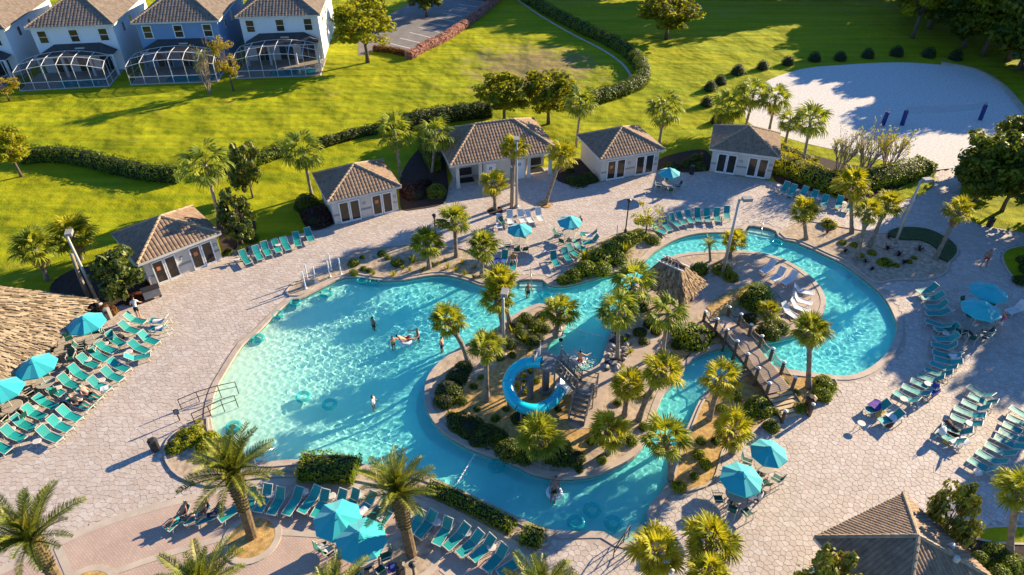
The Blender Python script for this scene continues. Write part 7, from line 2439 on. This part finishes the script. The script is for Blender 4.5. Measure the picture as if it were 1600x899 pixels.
def standing(arm=0.0, stride=0.0, lean=0.0):
    J = dict(pelvis=(0, 0, .95), spine=(0, -.01 - lean * .4, 1.13), chest=(0, -lean, 1.33), neck=(0, -lean * 1.2, 1.49), head=(0, -.02 - lean * 1.3, 1.61), crown=(0, -lean * 1.3, 1.70))
    for s, k in (('l', -1), ('r', 1)):
        st = stride * k
        J.update({'sho' + s: (.17 * k, -lean, 1.42), 'elb' + s: (.25 * k + arm * .12 * k, -.02 - lean - st * .3 - arm * .06, 1.15 + arm * .1), 'wri' + s: (.25 * k + arm * .22 * k, -.12 - lean - st * .6 - arm * .2, .93 + arm * .25),
                  'palm' + s: (.25 * k + arm * .26 * k, -.15 - lean - st * .65 - arm * .25, .86 + arm * .28),
                  'hip' + s: (.09 * k, 0, .90), 'kne' + s: (.10 * k, -.03 + st * .5, .50), 'ank' + s: (.10 * k, .03 + st, .085), 'toe' + s: (.11 * k, -.12 + st, .035)})
    return hands(J)
def reclined():
    """lies along X, head towards +X on a raised back; seat plane z = 0.40"""
    z = .50
    J = dict(pelvis=(0.05, 0, z), spine=(.20, 0, z + .10), chest=(.36, 0, z + .28), neck=(.47, 0, z + .42), head=(.56, 0, z + .52), crown=(.62, 0, z + .60))
    for s, k in (('l', -1), ('r', 1)):
        J.update({'sho' + s: (.42, .17 * k, z + .35), 'elb' + s: (.28, .27 * k, z + .12), 'wri' + s: (.08, .22 * k, z + .10), 'palm' + s: (.01, .18 * k, z + .11),
                  'hip' + s: (0, .09 * k, z), 'kne' + s: (-.42, .12 * k, z + (.20 if k < 0 else .05)), 'ank' + s: (-.80, .11 * k, z - .05), 'toe' + s: (-.86, .12 * k, z + .09)})
    return hands(J)
def seated():
    """faces -Y, seat plane z = 0.44"""
    z = .54
    J = dict(pelvis=(0, 0, z), spine=(0, .03, z + .17), chest=(0, .02, z + .36), neck=(0, .0, z + .52), head=(0, -.03, z + .63), crown=(0, -.01, z + .72))
    for s, k in (('l', -1), ('r', 1)):
        J.update({'sho' + s: (.17 * k, .01, z + .45), 'elb' + s: (.25 * k, -.06, z + .18), 'wri' + s: (.18 * k, -.28, z + .14), 'palm' + s: (.15 * k, -.35, z + .13),
                  'hip' + s: (.09 * k, -.03, z - .02), 'kne' + s: (.12 * k, -.42, z - .02), 'ank' + s: (.12 * k, -.42, .085), 'toe' + s: (.12 * k, -.56, .035)})
    return hands(J)
POSES = {}
for nm, J in (('stand', standing(0.2)), ('walk', standing(0.1, 0.24)), ('lean', standing(0.5, 0.0, 0.28)), ('swim', standing(1.3)), ('recline', reclined()), ('sit', seated())):
    bm_, bones = body_pose(J)
    bm_.materials.append(MATS['skin_light'])
    H = Vector(J['head'])
    up = (Vector(J['crown']) - H).normalized()
    fwd = Vector((-1, 0, .4)) if nm == 'recline' else Vector((0, -1, 0))
    G = {}
    G['hair'] = garment(bm_, bones, {'head>crown': (0, 1), 'neck>head': (.75, 1)}, .018, 'hair', lambda c: (c - H).dot(up) > .015 + .10 * max(0, (c - H).dot(fwd.normalized()) / .1) or (c - H).dot(fwd.normalized()) < -.02)
    G['shorts'] = garment(bm_, bones, {'pelvis>hip': (0, 1), 'hip': (0, 1), 'pelvis>hipl': (0, 1), 'pelvis>hipr': (0, 1), 'hipl>knel': (0, .62), 'hipr>kner': (0, .62), 'pelvis>spine': (0, .35)}, .012, 'shorts')
    G['shirt'] = garment(bm_, bones, {'spine>chest': (0, 1), 'chest>neck': (0, .6), 'pelvis>spine': (.2, 1), 'chest>shol': (0, 1), 'chest>shor': (0, 1), 'shol>elbl': (0, .6), 'shor>elbr': (0, .6)}, .012, 'shirt')
    # face: nose and eyes
    f = MB()
    side = up.cross(fwd).normalized()
    fn = (fwd - up * fwd.dot(up)).normalized()
    nose = H + fn * .088 - up * .01
    f.add([nose + up * .03, nose + side * .016 - up * .012, nose - side * .016 - up * .012, nose + fn * .03 - up * .01], [(0, 1, 3), (0, 3, 2), (1, 2, 3)])
    G['nose'] = f.mesh('nose', 'skin_light')
    e = MB()
    for sg in (-1, 1):
        p = H + fn * .082 + side * sg * .034 + up * .028
        e.add([p + side * .012, p + up * .008, p - side * .012, p - up * .008, p + fn * .008], [(0, 1, 4), (1, 2, 4), (2, 3, 4), (3, 0, 4)])
    G['eyes'] = e.mesh('eyes', 'hair_dark')
    POSES[nm] = (bm_, G)
def person(px, z, pose, rz, label, skin='skin_light', hair='hair_dark', shorts='cloth_navy', shirt=None, bz=None, world=None, group=None):
    bz = z if bz is None else bz
    X, Y = world or g(*px, z)
    bm_, G = POSES[pose]
    o = link('person', bm_, None, (X, Y, bz), rz)
    tag(o, label, 'person', group)
    def setm(ob, m):
        if not ob.data.materials:
            ob.data.materials.append(MATS[m])
        ob.material_slots[0].link = 'OBJECT'
        ob.material_slots[0].material = MATS[m]
        ob.cycles.is_caustics_receiver = bz < -0.3
    setm(o, skin)
    for nm, m in (('hair', hair), ('shorts', shorts), ('shirt', shirt), ('nose', skin), ('eyes', 'hair_dark')):
        if m:
            setm(link(nm, G[nm], o), m)
    return o
def floor_z(px):
    return WATER_Z - max(0.5, float(floor_depth(np.array([g(*px, WATER_Z)]))[0]))
person((218, 497), .042, 'lean', R(200), 'person in white top bending over a lounger by the hut rows', shirt='cloth_white', shorts='cloth_black')
person(None, 0, 'stand', R(140), 'bather alone in the upper part of the lagoon', shorts='cloth_black', bz=floor_z((583, 507)), world=g(583, 507, WATER_Z), skin='skin_tan')
person(None, 0, 'swim', R(40), 'bather next to the one floating in a white ring', shorts='cloth_red', bz=floor_z((614, 535)), world=g(614, 535, WATER_Z))
person(None, 0, 'swim', R(300), 'dark-haired bather swimming near the white ring', shorts='cloth_black', bz=floor_z((653, 524)), world=g(653, 524, WATER_Z), skin='skin_tan')
person(None, 0, 'stand', R(250), 'bather standing by the leaning palm over the lagoon', shorts='cloth_navy', bz=floor_z((691, 546)), world=g(691, 546, WATER_Z))
person(None, 0, 'stand', R(80), 'guest in white shirt wading in the lagoon with a pole', shirt='cloth_white', shorts='cloth_black', bz=floor_z((583, 630)), world=g(583, 630, WATER_Z))
person(None, 0, 'swim', R(160), 'bather landing in the splash below the water slide', shorts='cloth_red', bz=floor_z((906, 568)), world=g(906, 568, WATER_Z))
person(None, 0, 'stand', R(30), 'bather standing near the northern pool steps', shorts='cloth_black', bz=floor_z((825, 460)), world=g(825, 460, WATER_Z), skin='skin_tan')
def floater(px, label, rlabel, rz, skin='skin_light', **k):
    X, Y = g(*px, WATER_Z)
    t = thing('swim_ring', rlabel, 'swim ring', (X, Y, WATER_Z + .06), 0, 'swim rings on the pool')
    r_ = link('ring', RM, t, scale=0.95)
    r_.material_slots[0].link = 'OBJECT'
    r_.material_slots[0].material = MATS['white_paint']
    person(None, 0, 'recline', rz, label, skin=skin, bz=WATER_Z - .30, world=(X, Y), **k)
floater((634, 534), 'guest lying back in a white swim ring in the lagoon', 'white swim ring under the guest in the lagoon', R(200), shorts='cloth_red')
floater((866, 771), 'guest floating on a white ring in the lower channel', 'white swim ring under the guest in the lower channel', R(80), 'skin_tan', shorts='cloth_black')
def on_lounger(o, label, **k):
    return person(None, 0, 'recline', o.rotation_euler.z, label, bz=o.location.z - .06, world=(o.location.x, o.location.y), **k)
on_lounger(left_block[18], 'guest reclining on a lounger in the hut rows, pale skin', shorts='cloth_black', hair='hair_brown')
on_lounger(left_block[19], 'guest in dark clothes reclining on the neighbouring lounger in the hut rows', shirt='cloth_black', shorts='cloth_black')
on_lounger(sitters[0], 'tanned guest in teal shorts lying on the end terrace lounger', shorts='cloth_teal', skin='skin_tan')
on_lounger(sitters[1], 'shirtless guest on the terrace lounger beside the date palm frond', shorts='cloth_white', skin='skin_tan', hair='hair_brown')
on_lounger(sitters[2], 'guest in navy clothes on the terrace lounger beside the palm trunk', shirt='cloth_navy', shorts='cloth_navy')
person((802, 414), .042, 'sit', R(10), 'tanned sunbather sitting on a lounger at the gravel bed', shorts='cloth_white', skin='skin_tan')
person((906, 356), .042, 'sit', R(-40), 'guest in pink sitting under the northern parasol', shirt='towel_pink', shorts='towel_pink', hair='hair_brown')
person((1455, 616), .042, 'sit', R(110), 'guest in blue sitting on the curved lounger row', shirt='towel_blue', shorts='cloth_white', hair='hair_brown')
person((1536, 417), .042, 'walk', R(300), 'shirtless guest walking on the deck beside the small curved lawn', shorts='cloth_red', skin='skin_tan')
person((1557, 518), .042, 'walk', R(250), 'guest in pink walking in the shade of the deck', shirt='towel_pink', shorts='cloth_white')
person((1170, 790), .042, 'sit', R(150), 'guest in white sitting beside the parasol at the straw bed', shirt='cloth_white', shorts='cloth_navy')
person((1183, 789), .042, 'sit', R(230), 'dark-haired guest sitting at the deck side of the same table', shirt='cloth_white', shorts='cloth_black', skin='skin_tan')
person((622, 822), .05, 'stand', R(200), 'child in pink standing between terrace loungers and the date palm', shirt='towel_pink', shorts='cloth_white').scale = (.62, .62, .62)
